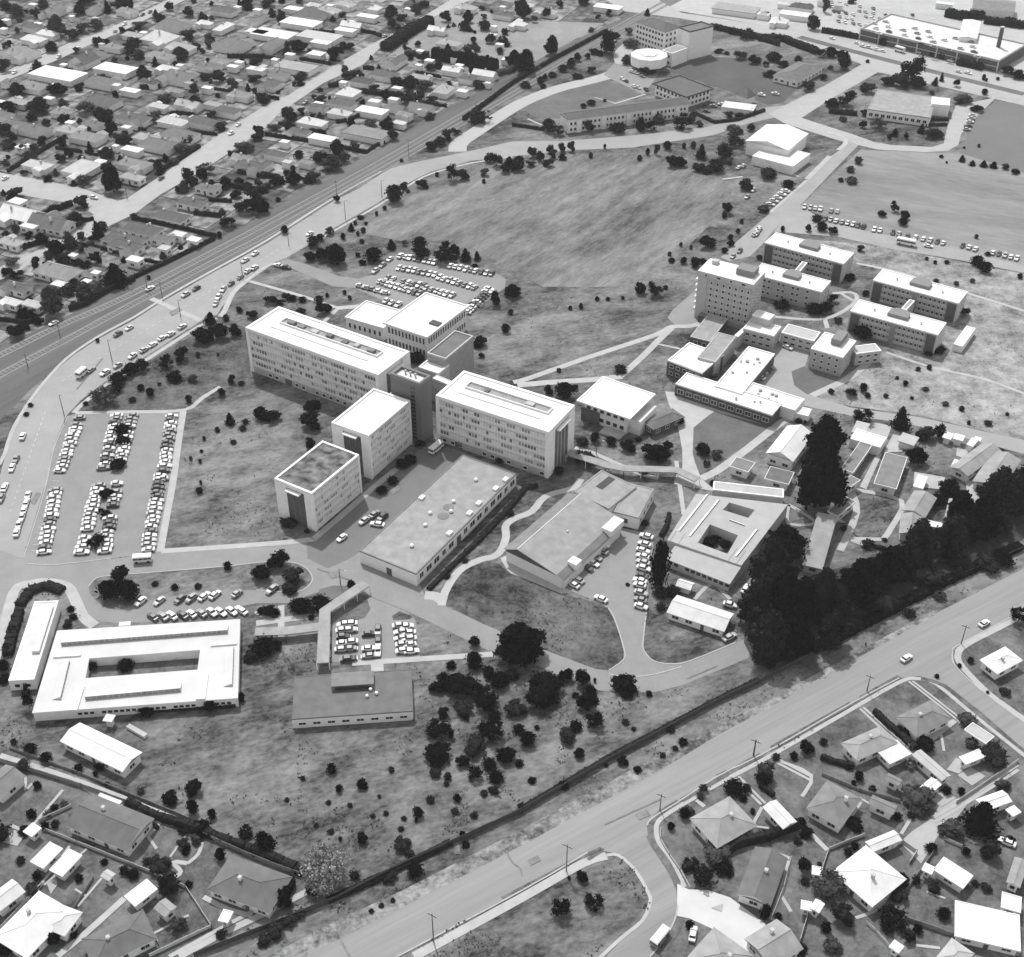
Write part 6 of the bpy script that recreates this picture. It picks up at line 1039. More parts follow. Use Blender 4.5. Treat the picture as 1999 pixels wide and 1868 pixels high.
'q': '60,540,130,180B 1560,110,130,110B 1750,410,210,150B 1240,300,140,110R 1100,190,120,110R 680,440,70,70R 1135,440,90,90Ll 1190,760,230,160Bm 1515,630,60,70R 715,560,40,50R 320,860,80,80R 360,950,90,90R 720,900,130,100R 1040,820,70,70R 1650,960,270,320C 1430,960,180,170Bm 1295,1060,90,80R 1550,1080,60,70R 725,1040,60,70R 520,1400,220,210Lm 1050,1430,120,100B 1010,1650,210,190R 1385,1560,100,100R 560,1820,150,130B 1700,1350,90,80B 1590,280,90,80Bm 1620,1310,60,50S 310,1830,100,80R 860,310,60,50R 300,1000,70,60B 350,1300,70,60S 480,640,0,0S 880,1110,0,0S 1180,1300,70,80B 460,1160,40,30S 150,1560,60,60R 1900,1790,50,40S',
'0': '897,1362,64,56R 856,1356,36,30R 948,1388,56,50R 1058,1384,58,58R 1146,1392,36,48R 1108,1330,18,26R 925,1305,26,34R 975,1345,40,34R 1010,1400,40,30B 905,1400,34,30B 1000,1330,30,26B 1290,1170,30,30S'}
for fr, s_ in TD.items():
    for it in s_.split():
        q = it.split(','); tk = q[3]; i = next(j for j, ch in enumerate(tk) if ch.isalpha()); ht = float(tk[:i]); k = tk[i]; tone = tk[i+1:] or None
        if float(q[2]) < 5: continue
        if tone is None and fr in 'abc' and k == 'R' : tone = 'k' if trr.random() < .4 else 'd'
        if tone is None and fr in 'abcdenq' and k == 'B': tone = trr.choice('ddm')
        if fr == 'm' and k == 'P': tone = trr.choice(('k', 'd', 'd', 'k'))
        plant(fr, float(q[0]), float(q[1]), float(q[2]), ht, k, tone)
plant('l', 285, 1650, 440, 430, 'P', label='giant black pine standing over the campus road bend'); plant('l', 1312, 1055, 125, 370, 'K', label='tall black columnar tree beside the teardrop car park')
plant('0', 1605, 918, 104, 128, 'P', label='giant black pine behind, of the two giant pines between hall and huts'); plant('0', 1590, 1014, 118, 170, 'P', label='giant black pine in front, of the two giant pines between hall and huts')
plant('m', 205, 870, 310, 300, 'P', label='big black pine left of the sloping roofed workshop')
for q_ in '1488,1305,90,130 1552,1300,85,110 1620,1285,80,105 1468,1235,80,110 1530,1230,85,125 1600,1220,85,125 1665,1205,90,120 1505,1172,95,140 1720,1165,85,115 1785,1122,90,120 1850,1092,80,105 1915,1060,80,110 1985,1020,90,130 1945,1000,80,100 1870,1040,75,95'.split():
    plant('0', *[float(v) for v in q_.split(',')], 'P', trr.choice(('k', 'd', 'd')))
for _ in range(16):
    X = trr.uniform(850, 1130); Y = trr.uniform(1300, 1460); plant('0', X, Y, trr.uniform(10, 26), trr.uniform(8, 22), 'S', 'k')
for q_ in '1380,1070,26,24 1400,1058,24,22 1415,1075,24,24 1370,1050,20,20 1430,1005,22,16 1450,1010,22,16'.split(): plant('0', *[float(v) for v in q_.split(',')], 'B', 'k')
# small filler sections: further houses glimpsed between the named ones
fr_ = random.Random(31); k = 0; tries = 0; pol = [p for nn, p in POLY if nn == 'suburban_ground'][:1]
def inside(x, y, poly):
    c = False; n = len(poly); j = n-1
    for i in range(n):
        if (poly[i][1] > y) != (poly[j][1] > y) and x < (poly[j][0]-poly[i][0])*(y-poly[i][1])/(poly[j][1]-poly[i][1])+poly[i][0]: c = not c
        j = i
    return c
HARD = [p for n_, p in POLY if n_ in ('road', 'car_park', 'path', 'plaza', 'driveway', 'apron', 'ballast', 'railway_ground')]
while k < 62 and tries < 6000:
    tries += 1; X = fr_.uniform(0, 1000); Y = fr_.uniform(5, 330 if tries % 3 else 620); p = at(X, Y)
    if not inside(p.x, p.y, pol[0]) or any(inside(p.x+dx, p.y+dy, q) for q in HARD for dx, dy in ((0, 0), (7, 0), (-7, 0), (0, 7), (0, -7))): continue
    sh_ = fr_.random() < .45; r0 = 3.4 if sh_ else 6.5
    if any((ox-p.x)**2+(oy-p.y)**2 < (orr*.95+r0)**2 for ox, oy, orr in OCC): continue
    s = scale(Y); W_ = (fr_.uniform(4, 7) if sh_ else fr_.uniform(10, 15)); H_ = W_*.8*math.sin(dep(Y))+3*math.cos(dep(Y)); k += 1
    boxhouse('0', X-W_*s/2, Y-H_*s/2, X+W_*s/2, Y+H_*s/2, fr_.choice((4, 5, 6, 7, 8, 9, 9) if not sh_ else (7, 8, 9, 9)), 's' if sh_ else fr_.choice('hhg'))
# more garden shrubs and small trees among the far houses
def inside(x, y, poly):
    c = False; n = len(poly); j = n-1
    for i in range(n):
        if (poly[i][1] > y) != (poly[j][1] > y) and x < (poly[j][0]-poly[i][0])*(y-poly[i][1])/(poly[j][1]-poly[i][1])+poly[i][0]: c = not c
        j = i
    return c
HARD = [p for n_, p in POLY if n_ in ('road', 'car_park', 'path', 'plaza', 'driveway', 'apron', 'ballast', 'railway_ground')]
def free(x, y, r):
    for ox, oy, orr in OCC:
        if (ox-x)**2+(oy-y)**2 < (orr+r)**2: return False
    for ox, oy, orr in TREES:
        if (ox-x)**2+(oy-y)**2 < (orr*.6+r)**2: return False
    return not any(inside(x, y, p) for p in HARD)
cnt = 0; rg = random.Random(11)
regs = [('0', 0, 5, 1000, 640, 215), ('0', 0, 1490, 560, 1868, 16), ('0', 1280, 1400, 1985, 1868, 26)]
for fr, x0, y0, x1, y1, n in regs:
    k = 0; tries = 0; pol = [p for nn, p in POLY if nn == 'suburban_ground']
    while k < n and tries < 4000:
        tries += 1; X = rg.uniform(x0, x1); Y = rg.uniform(y0, y1); p = at(X, Y)
        if not any(inside(p.x, p.y, q) for q in pol): continue
        wm_ = rg.choice((2.4, 3, 3.6, 4.5, 5.5, 6.5) if n > 100 else (2, 2.4, 3, 3.6, 4.5)); 
        if not free(p.x, p.y, wm_*.5): continue
        s = scale(Y); ph = dep(Y); H = wm_*rg.uniform(.7, 1.1); k += 1
        plant('0', X, Y, wm_*s, (H*math.cos(ph)+.72*wm_*math.sin(ph))*s, rg.choice('RBBSC' if n > 100 else 'RBBSS'), rg.choice('kkddm'))
# extra rough grass bushes on the slope by the wide road
k = 0
while k < 14:
    X = rg.uniform(640, 1380); Y = 1868-(X-540)*.5-rg.uniform(45, 165); p = at(X, Y)
    if Y < 1385 or not free(p.x, p.y, 1.0): 
        if rg.random() < .02: k += 1
        continue
    k += 1; w__ = rg.uniform(1.2, 3)*scale(Y); plant('0', X, Y, w__, w__*.8, 'S', rg.choice('kdd'))

# ------------------------------------------------------------------ grass tufts: one mass nobody could count
gv = MB(); V = []; F = []; rg2 = random.Random(3)
rough = [p for n_, p in POLY if n_ in ('rough_slope', 'rough_lawn', 'dark_lawn', 'meadow', 'dry_field')]
kk = 0
for _ in range(60000):
    X = rg2.uniform(0, 1999); Y = rg2.uniform(540, 1868)
    if rg2.random() > (Y-300)/1500: continue
    p = at(X, Y); nz = noise.noise(Vector((p.x*.05, p.y*.05, 0)))+.6*noise.noise(Vector((p.x*.2, p.y*.2, 3)))
    if nz < .12 or any(inside(p.x, p.y, q) for q in HARD): continue
    if any((ox-p.x)**2+(oy-p.y)**2 < orr**2 for ox, oy, orr in OCC): continue
    if any(inside(p.x, p.y, q) for n_, q in POLY if n_ in ('playing_field', 'lawn', 'suburban_ground', 'dry_verge', 'courtyard_garden')): continue
    s_ = rg2.uniform(.18, .5); clump(V, F, p.x, p.y, .05+s_*.3, s_, rg2, 2, .9); kk += 1
me = bpy.data.meshes.new('rough_grass_tufts'); me.from_pydata(V, [], F); me.update(); me.materials.append(mat('tuft grass', .08, .95, .5, .3)); o = bpy.data.objects.new('rough_grass_tufts', me); COL.objects.link(o)
tag(o, 'coarse grass tufts growing over the rough ground', 'grass'); o['kind'] = 'stuff'

# ------------------------------------------------------------------ vehicles
PAINT = {k: mat('car paint '+k, v, .35, .04, .5, .5) for k, v in (('white', .74), ('cream', .6), ('light grey', .42), ('grey', .24), ('dark', .07), ('black', .025))}
M_TYRE = mat('tyre', .03, .9); M_CHR = mat('chrome trim', .6, .25, .05, 1, .5, .8); M_CARGL = mat('car glass', .03, .1, .1, 1, .6)
def shell(stations, m, name):
    """stations: x, half width, z bottom, z top, top half width"""
    b = MB(); rings = []
    for (x, hw, z0, z1, tw) in stations: rings.append([(x, -hw, z0), (x, -hw, (z0+z1)/2), (x, -tw, z1), (x, tw, z1), (x, hw, (z0+z1)/2), (x, hw, z0)])
    for i in range(len(rings)-1):
        for j in range(6): k = (j+1) % 6; b.face([rings[i][j], rings[i][k], rings[i+1][k], rings[i+1][j]], m)
    b.face(rings[0], m); b.face(list(reversed(rings[-1])), m); return b.mesh(name)
CARM = {
 'body': shell([(-2.15, .72, .35, .72, .66), (-2.05, .8, .28, .86, .74), (-1.2, .83, .25, .92, .78), (.75, .83, .25, .9, .78), (1.7, .8, .27, .8, .72), (2.1, .72, .32, .66, .64)], PAINT['white'], 'car_body'),
 'glass': shell([(-1.55, .7, .88, .9, .68), (-1.1, .72, .88, 1.3, .58), (.35, .72, .88, 1.3, .58), (.95, .7, .88, .9, .66)], M_CARGL, 'car_glass'),
 'roof': shell([(-1.12, .62, 1.29, 1.36, .56), (.36, .62, 1.29, 1.36, .56)], PAINT['white'], 'car_roof')}
wb = MB()
def wheel_mesh():
    b = MB(); n = 12
    for y0, y1 in ((-.1, .1),):
        a = [(.31*math.cos(2*math.pi*i/n), y0, .31*math.sin(2*math.pi*i/n)) for i in range(n)]; c = [(p[0], y1, p[2]) for p in a]
        for i in range(n): j = (i+1) % n; b.face([a[i], a[j], c[j], c[i]], M_TYRE)
        b.face(a, M_TYRE); b.face(list(reversed(c)), M_TYRE)
    return b.mesh('car_wheel')
WH = wheel_mesh(); bmp = MB(); bmp.box(2.08, -.7, .35, 2.18, .7, .5, M_CHR); BUM = bmp.mesh('bumper')
CARS = []
def link(nm, me, par, loc=(0, 0, 0)):
    o = bpy.data.objects.new(nm, me); COL.objects.link(o); o.parent = par; o.location = loc; return o
def make_car():
    r = empty('parked_car'); b = link('body', CARM['body'], r); b.material_slots[0].link = 'OBJECT'; link('window_glass', CARM['glass'], r); t = link('roof', CARM['roof'], r); t.material_slots[0].link = 'OBJECT'
    for x in (-1.35, 1.3):
        for y in (-.78, .78): link('wheel', WH, r, (x, y, .31))
    f = link('bumper', BUM, r); g_ = link('bumper', BUM, r); g_.rotation_euler.z = math.pi; return r
proto = make_car(); used = [False]
crr = random.Random(21)
def car(fr, x, y, heading, tone=None, label=None, group=None, simple_=False, sc_=1.0):
    """heading: a survey direction (dx, dy) or an angle on the ground"""
    X, Y = P(fr, x, y); p = at(X, Y+0, .5); p.z = .03+ZL[0]
    if isinstance(heading, tuple):
        q = at(X+heading[0], Y+heading[1], .5); a = math.atan2(q.y-p.y, q.x-p.x)
    else: a = heading
    tone = tone or crr.choice(['white']*6+['cream']*4+['light grey']*3+['grey']*2+['dark']*2+['black'])
    if not used[0]: r = proto; used[0] = True; kids = list(proto.children)
    else:
        r = proto.copy(); COL.objects.link(r); kids = []
        for ch in proto.children:
            if scale(Y) < 4.3 and ch.name.startswith(('bumper', 'wheel')): continue
            c = ch.copy(); COL.objects.link(c); c.parent = r; kids.append(c)
    for c in kids:
        if c.name.startswith(('body', 'roof')): c.material_slots[0].link = 'OBJECT'; c.material_slots[0].material = PAINT[tone]
    r.location = p; r.rotation_euler = (0, 0, a+(math.pi if crr.random() < .5 else 0)); s_ = sc_*crr.uniform(.95, 1.05); r.scale = (s_*crr.uniform(.88, 1.06), s_*crr.uniform(.92, 1.05), s_*crr.uniform(.9, 1.1))
    OCC.append((p.x, p.y, 1.5))
    if label: tag(r, label, 'car', group)
    else: r['category'] = 'car'; r['group'] = group or 'parked cars'; CARS.append((r, tone, (X, Y)))
    if label: r['group'] = group or 'parked cars'
    return r
ORD = ['', 'second ', 'third ', 'fourth ', 'fifth ', 'sixth ', 'seventh ', 'eighth ', 'ninth ', 'tenth ', 'eleventh ', 'twelfth ', 'thirteenth ', 'fourteenth ', 'fifteenth ', 'sixteenth ', 'seventeenth ', 'eighteenth ', 'nineteenth ', 'twentieth ', 'twenty-first ', 'twenty-second ', 'twenty-third ']
def row(fr, x0, y0, x1, y1, n, rowname, end='top', group='cars in the marked car parks', head=None, skip=(), jit=.1):
    a = Vector(P(fr, x0, y0)); b = Vector(P(fr, x1, y1)); A = at(*a); B = at(*b); d = (B-A); hd = math.atan2(d.y, d.x)+(math.pi/2 if head is None else head)
    n = min(n, int(d.length/2.15)+1)
    k = 0
    for i in range(n):
        if i in skip or crr.random() < .05: continue
        q = a+(b-a)*(i/max(1, n-1)); wpt = A+(B-A)*(i/max(1, n-1)); X, Y = q.x, q.y
        t = crr.choice(['white']*6+['cream']*4+['light grey']*3+['grey']*2+['dark']*2+['black'])
        c = car('0', X, Y, hd+crr.uniform(-.04, .04), t, f'{t} car, {ORD[k] if k else "first "}from the {end} of {rowname}'.replace('  ', ' '), group)
        c.location.x = wpt.x+crr.uniform(-jit, jit)*2; c.location.y = wpt.y+crr.uniform(-jit, jit); k += 1
LC = 'the left car park'
row('e', 595, 1370, 450, 1765, 17, f'the outermost left row, upper half of {LC}'); row('j', 420, 150, 330, 615, 20, f'the outermost left row, lower half of {LC}')
row('e', 872, 1352, 780, 1745, 15, f'the middle row, upper half of {LC}'); row('e', 990, 1352, 895, 1715, 14, f'the inner middle row, upper half of {LC}')
row('j', 735, 115, 610, 615, 18, f'the middle row, lower half of {LC}'); row('j', 875, 105, 780, 605, 18, f'the inner middle row, lower half of {LC}', skip=(6, 7))
row('e', 1280, 1360, 1215, 1825, 18, f'the right row, upper half of {LC}'); row('j', 1205, 15, 1105, 595, 22, f'the right row, lower half of {LC}')
row('j', 215, 190, 130, 470, 6, 'the kerbside file left of the left car park', head=0, group='cars parked along the kerb')
BC = 'the back car park'
row('f', 1310, 160, 1600, 215, 9, f'the top row of {BC}', 'left'); row('f', 1680, 235, 1985, 292, 9, f'the top row, right part of {BC}', 'left')
row('f', 1300, 248, 1560, 300, 9, f'the second row of {BC}', 'left'); row('f', 1600, 320, 1860, 395, 9, f'the second row, right part of {BC}', 'left')
row('f', 1215, 322, 1480, 385, 9, f'the third row of {BC}', 'left'); row('f', 1150, 350, 1450, 440, 11, f'the fourth row of {BC}', 'left'); row('f', 1500, 400, 1690, 452, 6, f'the third row, right part of {BC}', 'left')
row('f', 1010, 385, 1190, 435, 5, f'the short file at the lower left of {BC}', 'left', head=0.3); row('f', 1195, 497, 1290, 525, 4, f'the row against the library wing in {BC}', 'left')
row('f', 1970, 410, 1800, 580, 13, f'the slanting row on the right of {BC}'); row('f', 1230, 185, 1120, 272, 3, f'the curve at the upper left of {BC}', head=0)
IS = 'the island beside the courtyard building'
for i, (x, y) in enumerate(((1050, 975), (1190, 970), (1345, 955), (1430, 950), (1525, 935), (1605, 925), (1770, 915))): car('j', x, y, (20, -16), ('white', 'light grey', 'dark', 'grey', 'white', 'cream', 'grey')[i], f'{("white","light grey","dark","grey","white","cream","grey")[i]} angle parked car, {ORD[i] or "first "}from the left below {IS[4:] if 0 else "the grass island"}', 'cars in the marked car parks')
row('j', 1140, 1100, 1800, 1050, 10, 'the row above the courtyard building', 'left', head=2.3)
car('k', 120, 1190, (20, -16), 'grey', 'grey car parked under the trees at the right end of the grass island')
row('k', 650, 1460, 650, 1645, 5, 'the left column of the triangular car park'); row('k', 703, 1455, 710, 1640, 5, 'the second column of the triangular car park')
row('k', 840, 1530, 842, 1695, 4, 'the third column of the triangular car park'); row('k', 915, 1430, 912, 1660, 4, 'the fourth column of the triangular car park', head=0)
row('k', 1070, 1470, 1100, 1655, 6, 'the fifth column of the triangular car park'); row('k', 1125, 1430, 1155, 1660, 7, 'the right column of the triangular car park')
car('k', 690, 1706, (20, -2), 'black', 'black car alone at the bottom left of the triangular car park')
TC = 'the teardrop car park'
for i, (x, y, t) in enumerate(((920, 700, 'white'), (895, 745, 'grey'), (855, 795, 'light grey'), (835, 840, 'white'), (790, 875, 'dark'), (720, 965, 'white'), (685, 1000, 'cream'))): car('l', x, y, (14, 8), t, f'{t} car, {ORD[i] or "first "}from the top on the left of {TC}', 'cars in the marked car parks')
for i, (x, y) in enumerate(((1230, 640), (1215, 700), (1205, 745), (1205, 790), (1205, 832), (1210, 880), (1200, 935), (1182, 972), (1180, 1005), (1190, 1065), (1185, 1115), (1190, 1165))):
    t = ('white', 'cream', 'white', 'white', 'light grey', 'white', 'dark', 'white', 'cream', 'light grey', 'grey', 'white')[i]; car('l', x, y, (18, 5), t, f'{t} car, {ORD[i] or "first "}from the top on the right of {TC}', 'cars in the marked car parks')
car('l', 890, 1108, (18, 8), 'white', 'white car standing across the lower left edge of the teardrop car park')
car('l', 1970, 1030, (8, -12), 'white', 'white car on the lane right of the metal roofed building'); car('l', 1855, 1152, (18, 4), 'cream', 'cream car in the shade behind the long pale hut'); car('l', 1850, 1392, (18, -9), 'light grey', 'light grey car at the right end of the long pale hut')
for x, y, t, lab in ((1000, 1055, 'grey', 'grey car at the top of the hostel car court'), (985, 1082, 'black', 'black car in the hostel car court'), (950, 1095, 'light grey', 'light grey car in the hostel car court'), (905, 1110, 'white', 'white car at the dining wing side of the hostel car court'), (935, 1137, 'white', 'white car lowest in the hostel car court')): car('h', x, y, (14, 6), t, lab, 'cars in the hostel court')
for fr, x, y, h_, t, lab in [('k', 640, 805, (16, -12), 'white', 'white car driving on the dark campus road towards the front block'), ('k', 805, 678, (16, -12), 'light grey', 'light grey car left of three by the workshop wall'), ('k', 885, 628, (16, -12), 'grey', 'grey car farthest of three by the workshop wall'), ('k', 942, 650, (14, -12), 'black', 'black car against the workshop wall'), ('k', 905, 703, (14, 2), 'white', 'white car nose to the workshop wall'),
  ('m', 1690, 1290, (20, -12), 'white', 'white car on the wide road near the right edge'), ('m', 1110, 1550, (20, -13), 'white', 'white car on the wide road by the side street mouth'), ('p', 1425, 1665, (3, -16), 'white', 'white car on the drive below the pale driveway'), ('q', 1860, 980, (20, 8), 'white', 'white car on a lawn at the right edge'),
  ('e', 170, 1500, (6, -16), 'white', 'white car driving on the ring road beside the left car park, upper'), ('e', 90, 1735, (6, -16), 'white', 'white car driving on the ring road beside the left car park, lower'), ('e', 120, 1670, (8, -16), 'grey', 'grey car driving on the ring road beside the left car park'), ('j', 35, 122, (7, -16), 'white', 'white car at the left edge of the ring road'), ('j', 10, 205, (7, -16), 'grey', 'grey car cut by the left edge of the picture'),
  ('e', 1122, 395, (18, -10), 'white', 'white van like car beside the railway crossing'), ('e', 400, 655, (18, -9), 'white', 'small white car beside the railway at the left'), ('e', 680, 1003, (16, -13), 'grey', 'grey trailer behind the truck on the ring road'), ('a', 700, 1475, (18, 4), 'white', 'white car at the suburban crossroads'), ('a', 1205, 1330, (14, -9), 'dark', 'dark car by the kerb above the suburban crossroads')]: car(fr, x, y, h_, t, lab, 'cars on the roads')
for fr, h_, s_ in [('e', (16, -10), '785,1025 880,970 990,900 1075,855 1140,815 1210,765 1275,735 1360,680 1385,440 1465,395 965,690 880,735 1830,185 1905,135'), ('e', (9, -14), '1610,510 1630,460 1665,400'), ('e', (14, -11), '1725,360 1795,310 1850,265 1900,240'),
  ('f', (16, 3), '395,222 455,237'), ('a', (14, -8), '1725,995 110,540 930,180 860,235 585,360 440,425 290,490 1065,110 1120,90 1780,930 40,1330'), ('b', (15, -8), '400,1745 960,270 1120,180 370,765 1300,130'), ('c', (14, 5), '890,535 925,545 970,570'), ('c', (12, 8), '820,590 850,605 905,645 940,655 1000,670'),
  ('d', (14, 4), '555,285 740,320 785,345 830,355 880,370 930,380 1200,390 1230,450 1440,455 1600,490 1500,535 1570,545'), ('d', (16, 1), '1600,860 1590,885 1585,910 1570,940 1560,965'), ('c', (10, -8), '1690,1250 1725,1238 1755,1470 1800,1420 1810,1750 1840,1710'), ('d', (12, 3), '205,1425 180,1450 150,1475 120,1500 95,1525'), ('h', (10, -12), '905,65 925,35 780,190 730,230'), ('c', (12, 2), '1450,830 1500,790 1560,780'), ('d', (14, 3), '30,710 130,700'), ('i', (18, 3), '1275,155 1390,1560'), ('p', (12, -14), ''), ('h', (14, 6), '1140,912')]:
    for it in s_.split(): car(fr, *[float(v) for v in it.split(',')], h_, group='cars along the streets')
row('d', 505, 1640, 790, 1697, 11, 'the first group on the road behind the hostels', 'left', 'cars in the long line behind the hostels'); row('d', 870, 1720, 1050, 1752, 7, 'the second group on the road behind the hostels', 'left', 'cars in the long line behind the hostels')
row('d', 1120, 1768, 1230, 1790, 4, 'the third group on the road behind the hostels', 'left', 'cars in the long line behind the hostels'); row('d', 1290, 1800, 1385, 1822, 4, 'the fourth group on the road behind the hostels', 'left', 'cars in the long line behind the hostels')
row('i', 1530, 160, 1625, 185, 4, 'the fifth group on the road behind the hostels', 'left', 'cars in the long line behind the hostels'); row('i', 1750, 212, 1930, 252, 7, 'the last group on the road behind the hostels', 'left', 'cars in the long line behind the hostels'); row('d', 350, 1553, 590, 1585, 9, 'the faint grass edge row by the far playing field', 'left', 'cars on the grass edge')
for r_ in range(4):
    for i in range(8):
        if crr.random() < .35: continue
        X, Y = P('d', 900+i*105-r_*15+crr.uniform(-10, 10), 255+i*25-r_*38); c = car('0', X, Y, (14, 3.5), None, None, 'cars on the store roof'); q = at(X, Y, 6.05); c.location = q
for r_ in range(5):
    for i in range(13): 
        if crr.random() < .3: continue
        car('d', 560+i*50+crr.uniform(-8, 8), 15+i*8+r_*34, (8, 6), None, None, 'cars in the yard beyond the store')
ALLCARS = [o for o in SC.objects if o.parent is None and o.name.startswith('parked_car')]
ALLCARS.sort(key=lambda o: (o.location-co.location).length)
far = ALLCARS[296:]; V = []; F = []; MI = []; fm = [PAINT[k] for k in ('white', 'cream', 'light grey', 'grey', 'dark', 'black')]+[M_CARGL, M_TYRE, M_CHR]
fm_i = {m.name: i for i, m in enumerate(fm)}; gone = set()
for r in far:
    mw = Matrix.LocRotScale(r.location, r.rotation_euler, r.scale)
    for c in list(r.children):
        mc = mw @ Matrix.LocRotScale(c.location, c.rotation_euler, c.scale); b = len(V); V += [tuple(mc @ v.co) for v in c.data.vertices]; F += [tuple(b+i for i in p.vertices) for p in c.data.polygons]
        mi = fm_i[c.material_slots[0].material.name]; MI += [mi]*len(c.data.polygons); bpy.data.objects.remove(c)
    gone.add(r.name); bpy.data.objects.remove(r)
me = bpy.data.meshes.new('distant_cars'); me.from_pydata(V, [], F); me.update()
for m in fm: me.materials.append(m)
me.polygons.foreach_set('material_index', MI); o = bpy.data.objects.new('distant_cars', me); COL.objects.link(o); o['kind'] = 'stuff'
tag(o, 'tiny distant cars on streets, yards and the store roof far behind', 'cars')
def alive(o):
    try: o.name; return True
    except ReferenceError: return False
CARS = [c for c in CARS if alive(c[0])]
def bus(fr, x, y, h_, L, W, H, tone, label, cat):
    X, Y = P(fr, x, y); p = at(X, Y, 1); q = at(X+h_[0], Y+h_[1], 1); r = empty(cat, (p.x, p.y, .03+ZL[0]), math.atan2(q.y-p.y, q.x-p.x)); m = PAINT[tone]
    b = MB(); b.box(-L/2, -W/2, .45, L/2, W/2, H*.52, PAINT['grey'] if tone != 'white' else m); b.box(-L/2, -W/2, H*.8, L/2, W/2, H*.93, m); b.prism([(-L/2+.15, -W/2+.2), (L/2-.15, -W/2+.2), (L/2-.15, W/2-.2), (-L/2+.15, W/2-.2)], H*.93, H, m); b.obj('body', r)
    b = MB(); b.box(-L/2+.05, -W/2+.05, H*.52, L/2-.05, W/2-.05, H*.8, M_CARGL)
    for i in range(int(L/1.5)+1): b.box(-L/2+.1+i*1.45, -W/2-.01, H*.52, -L/2+.2+i*1.45, W/2+.01, H*.8, m)
    b.obj('window_glass', r)
    for xx in (-L*.32, L*.33):
        for yy in (-W/2+.08, W/2-.08): w_ = link('wheel', WH, r, (xx, yy, .42)); w_.scale = (1.4, 1.2, 1.4)
    tag(r, label, cat); OCC.append((p.x, p.y, L/2)); return r
bus('j', 1063, 655, (20, -1.5), 5.4, 2.1, 2.4, 'white', 'white topped van turning at the corner below the left car park', 'van')
bus('k', 1343, 135, (16, -13), 6, 2.2, 2.6, 'white', 'white roofed minibus at the top of the dark campus road', 'minibus')
bus('i', 1108, 130, (20, 4), 8, 2.3, 2.8, 'white', 'white bus parked on the road behind the hostels', 'bus')
bus('d', 1060, 375, (14, 4), 6, 2.3, 3, 'white', 'white box truck on the highway before the department store', 'truck')
bus('e', 608, 1030, (14, -12), 4.6, 2.2, 2.7, 'white', 'white truck cab on the ring road bend', 'truck')
bus('p', 1178, 1685, (14, -17), 5.2, 2.0, 2.0, 'cream', 'light pickup parked in the bottom side street', 'pickup')
# ------------------------------------------------------------------ poles
M_POLE = mat('pole wood', .1, .9, .2)
def pole(fr, x, y0, y1, kind='power', label=None):
    X, Y = P(fr, x, y0); Xb, Yb = P(fr, x, y1); H = max(6, min(11, (Yb-Y)/scale(Yb)/math.cos(dep(Yb)))); p = at(Xb, Yb); r = empty('street_lamp' if kind == 'lamp' else 'power_pole', p, -.5)
    b = MB(); b.cyl(0, 0, 0, H, .16, .09, M_POLE, 8); b.obj('post', r)
    if kind == 'lamp':
        b = MB(); b.tube((0, 0, H-.1), (2.2, 0, H+.3), .06, .05, M_POLE); b.obj('arm', r); b = MB(); b.box(1.9, -.15, H+.2, 2.7, .15, H+.36, M_WALLD); b.obj('lamp_head', r)
    else:
        b = MB(); b.box(-1.2, -.07, H-.7, 1.2, .07, H-.52, M_POLE); b.obj('crossarm', r); b = MB()
        for t in (-1.05, -.4, .4, 1.05): b.cyl(t, 0, H-.52, H-.3, .06, .04, M_WALL, 6)
        b.obj('insulator', r)
    nm = 'thin street lamp' if kind == 'lamp' else 'slender wooden power pole'
    tag(r, nm, 'street lamp' if kind == 'lamp' else 'power pole', 'poles along the roads', (Xb, Yb)); AUTO[-1] = (r, nm, (Xb, Yb)); return r
for fr, x, y0, y1, k in [('e', 838, 780, 940, 'lamp'), ('e', 1350, 480, 610, 'lamp'), ('b', 605, 1350, 1485, 'power'), ('b', 1140, 1040, 1170, 'power'), ('b', 668, 1500, 1640, 'lamp'), ('b', 940, 1350, 1475, 'lamp'), ('b', 1640, 780, 870, 'power'), ('b', 245, 1750, 1835, 'lamp'), ('e', 210, 880, 985, 'power'), ('e', 1212, 340, 462, 'power'), ('e', 480, 1190, 1345, 'lamp'), ('e', 1812, 190, 312, 'lamp'), ('e', 450, 680, 760, 'power'),
    ('p', 480, 1010, 1195, 'power'), ('p', 1178, 640, 740, 'power'), ('p', 1878, 270, 335, 'power'), ('o', 1325, 1530, 1725, 'power'), ('r', 970, 430, 495, 'power'), ('r', 1580, 70, 190, 'power'), ('r', 233, 850, 912, 'power'), ('b', 180, 440, 560, 'power'), ('a', 950, 1400, 1480, 'power'), ('c', 205, 500, 590, 'power'), ('c', 100, 430, 540, 'power'), ('g', 1238, 1190, 1250, 'lamp'), ('k', 630, 1040, 1150, 'lamp'), ('e', 1100, 310, 400, 'power')]: pole(fr, x, y0, y1, k)
# crossing fence rails beside the railway, goal posts on the far field
house('n', (945, 118), (1080, 195), (1100, 178), 7, 'flat', .6, 'low timber stack lying on the rough grass right of the white hall', 'timber stack', detail=0, name='timber_stack', ov=.05)
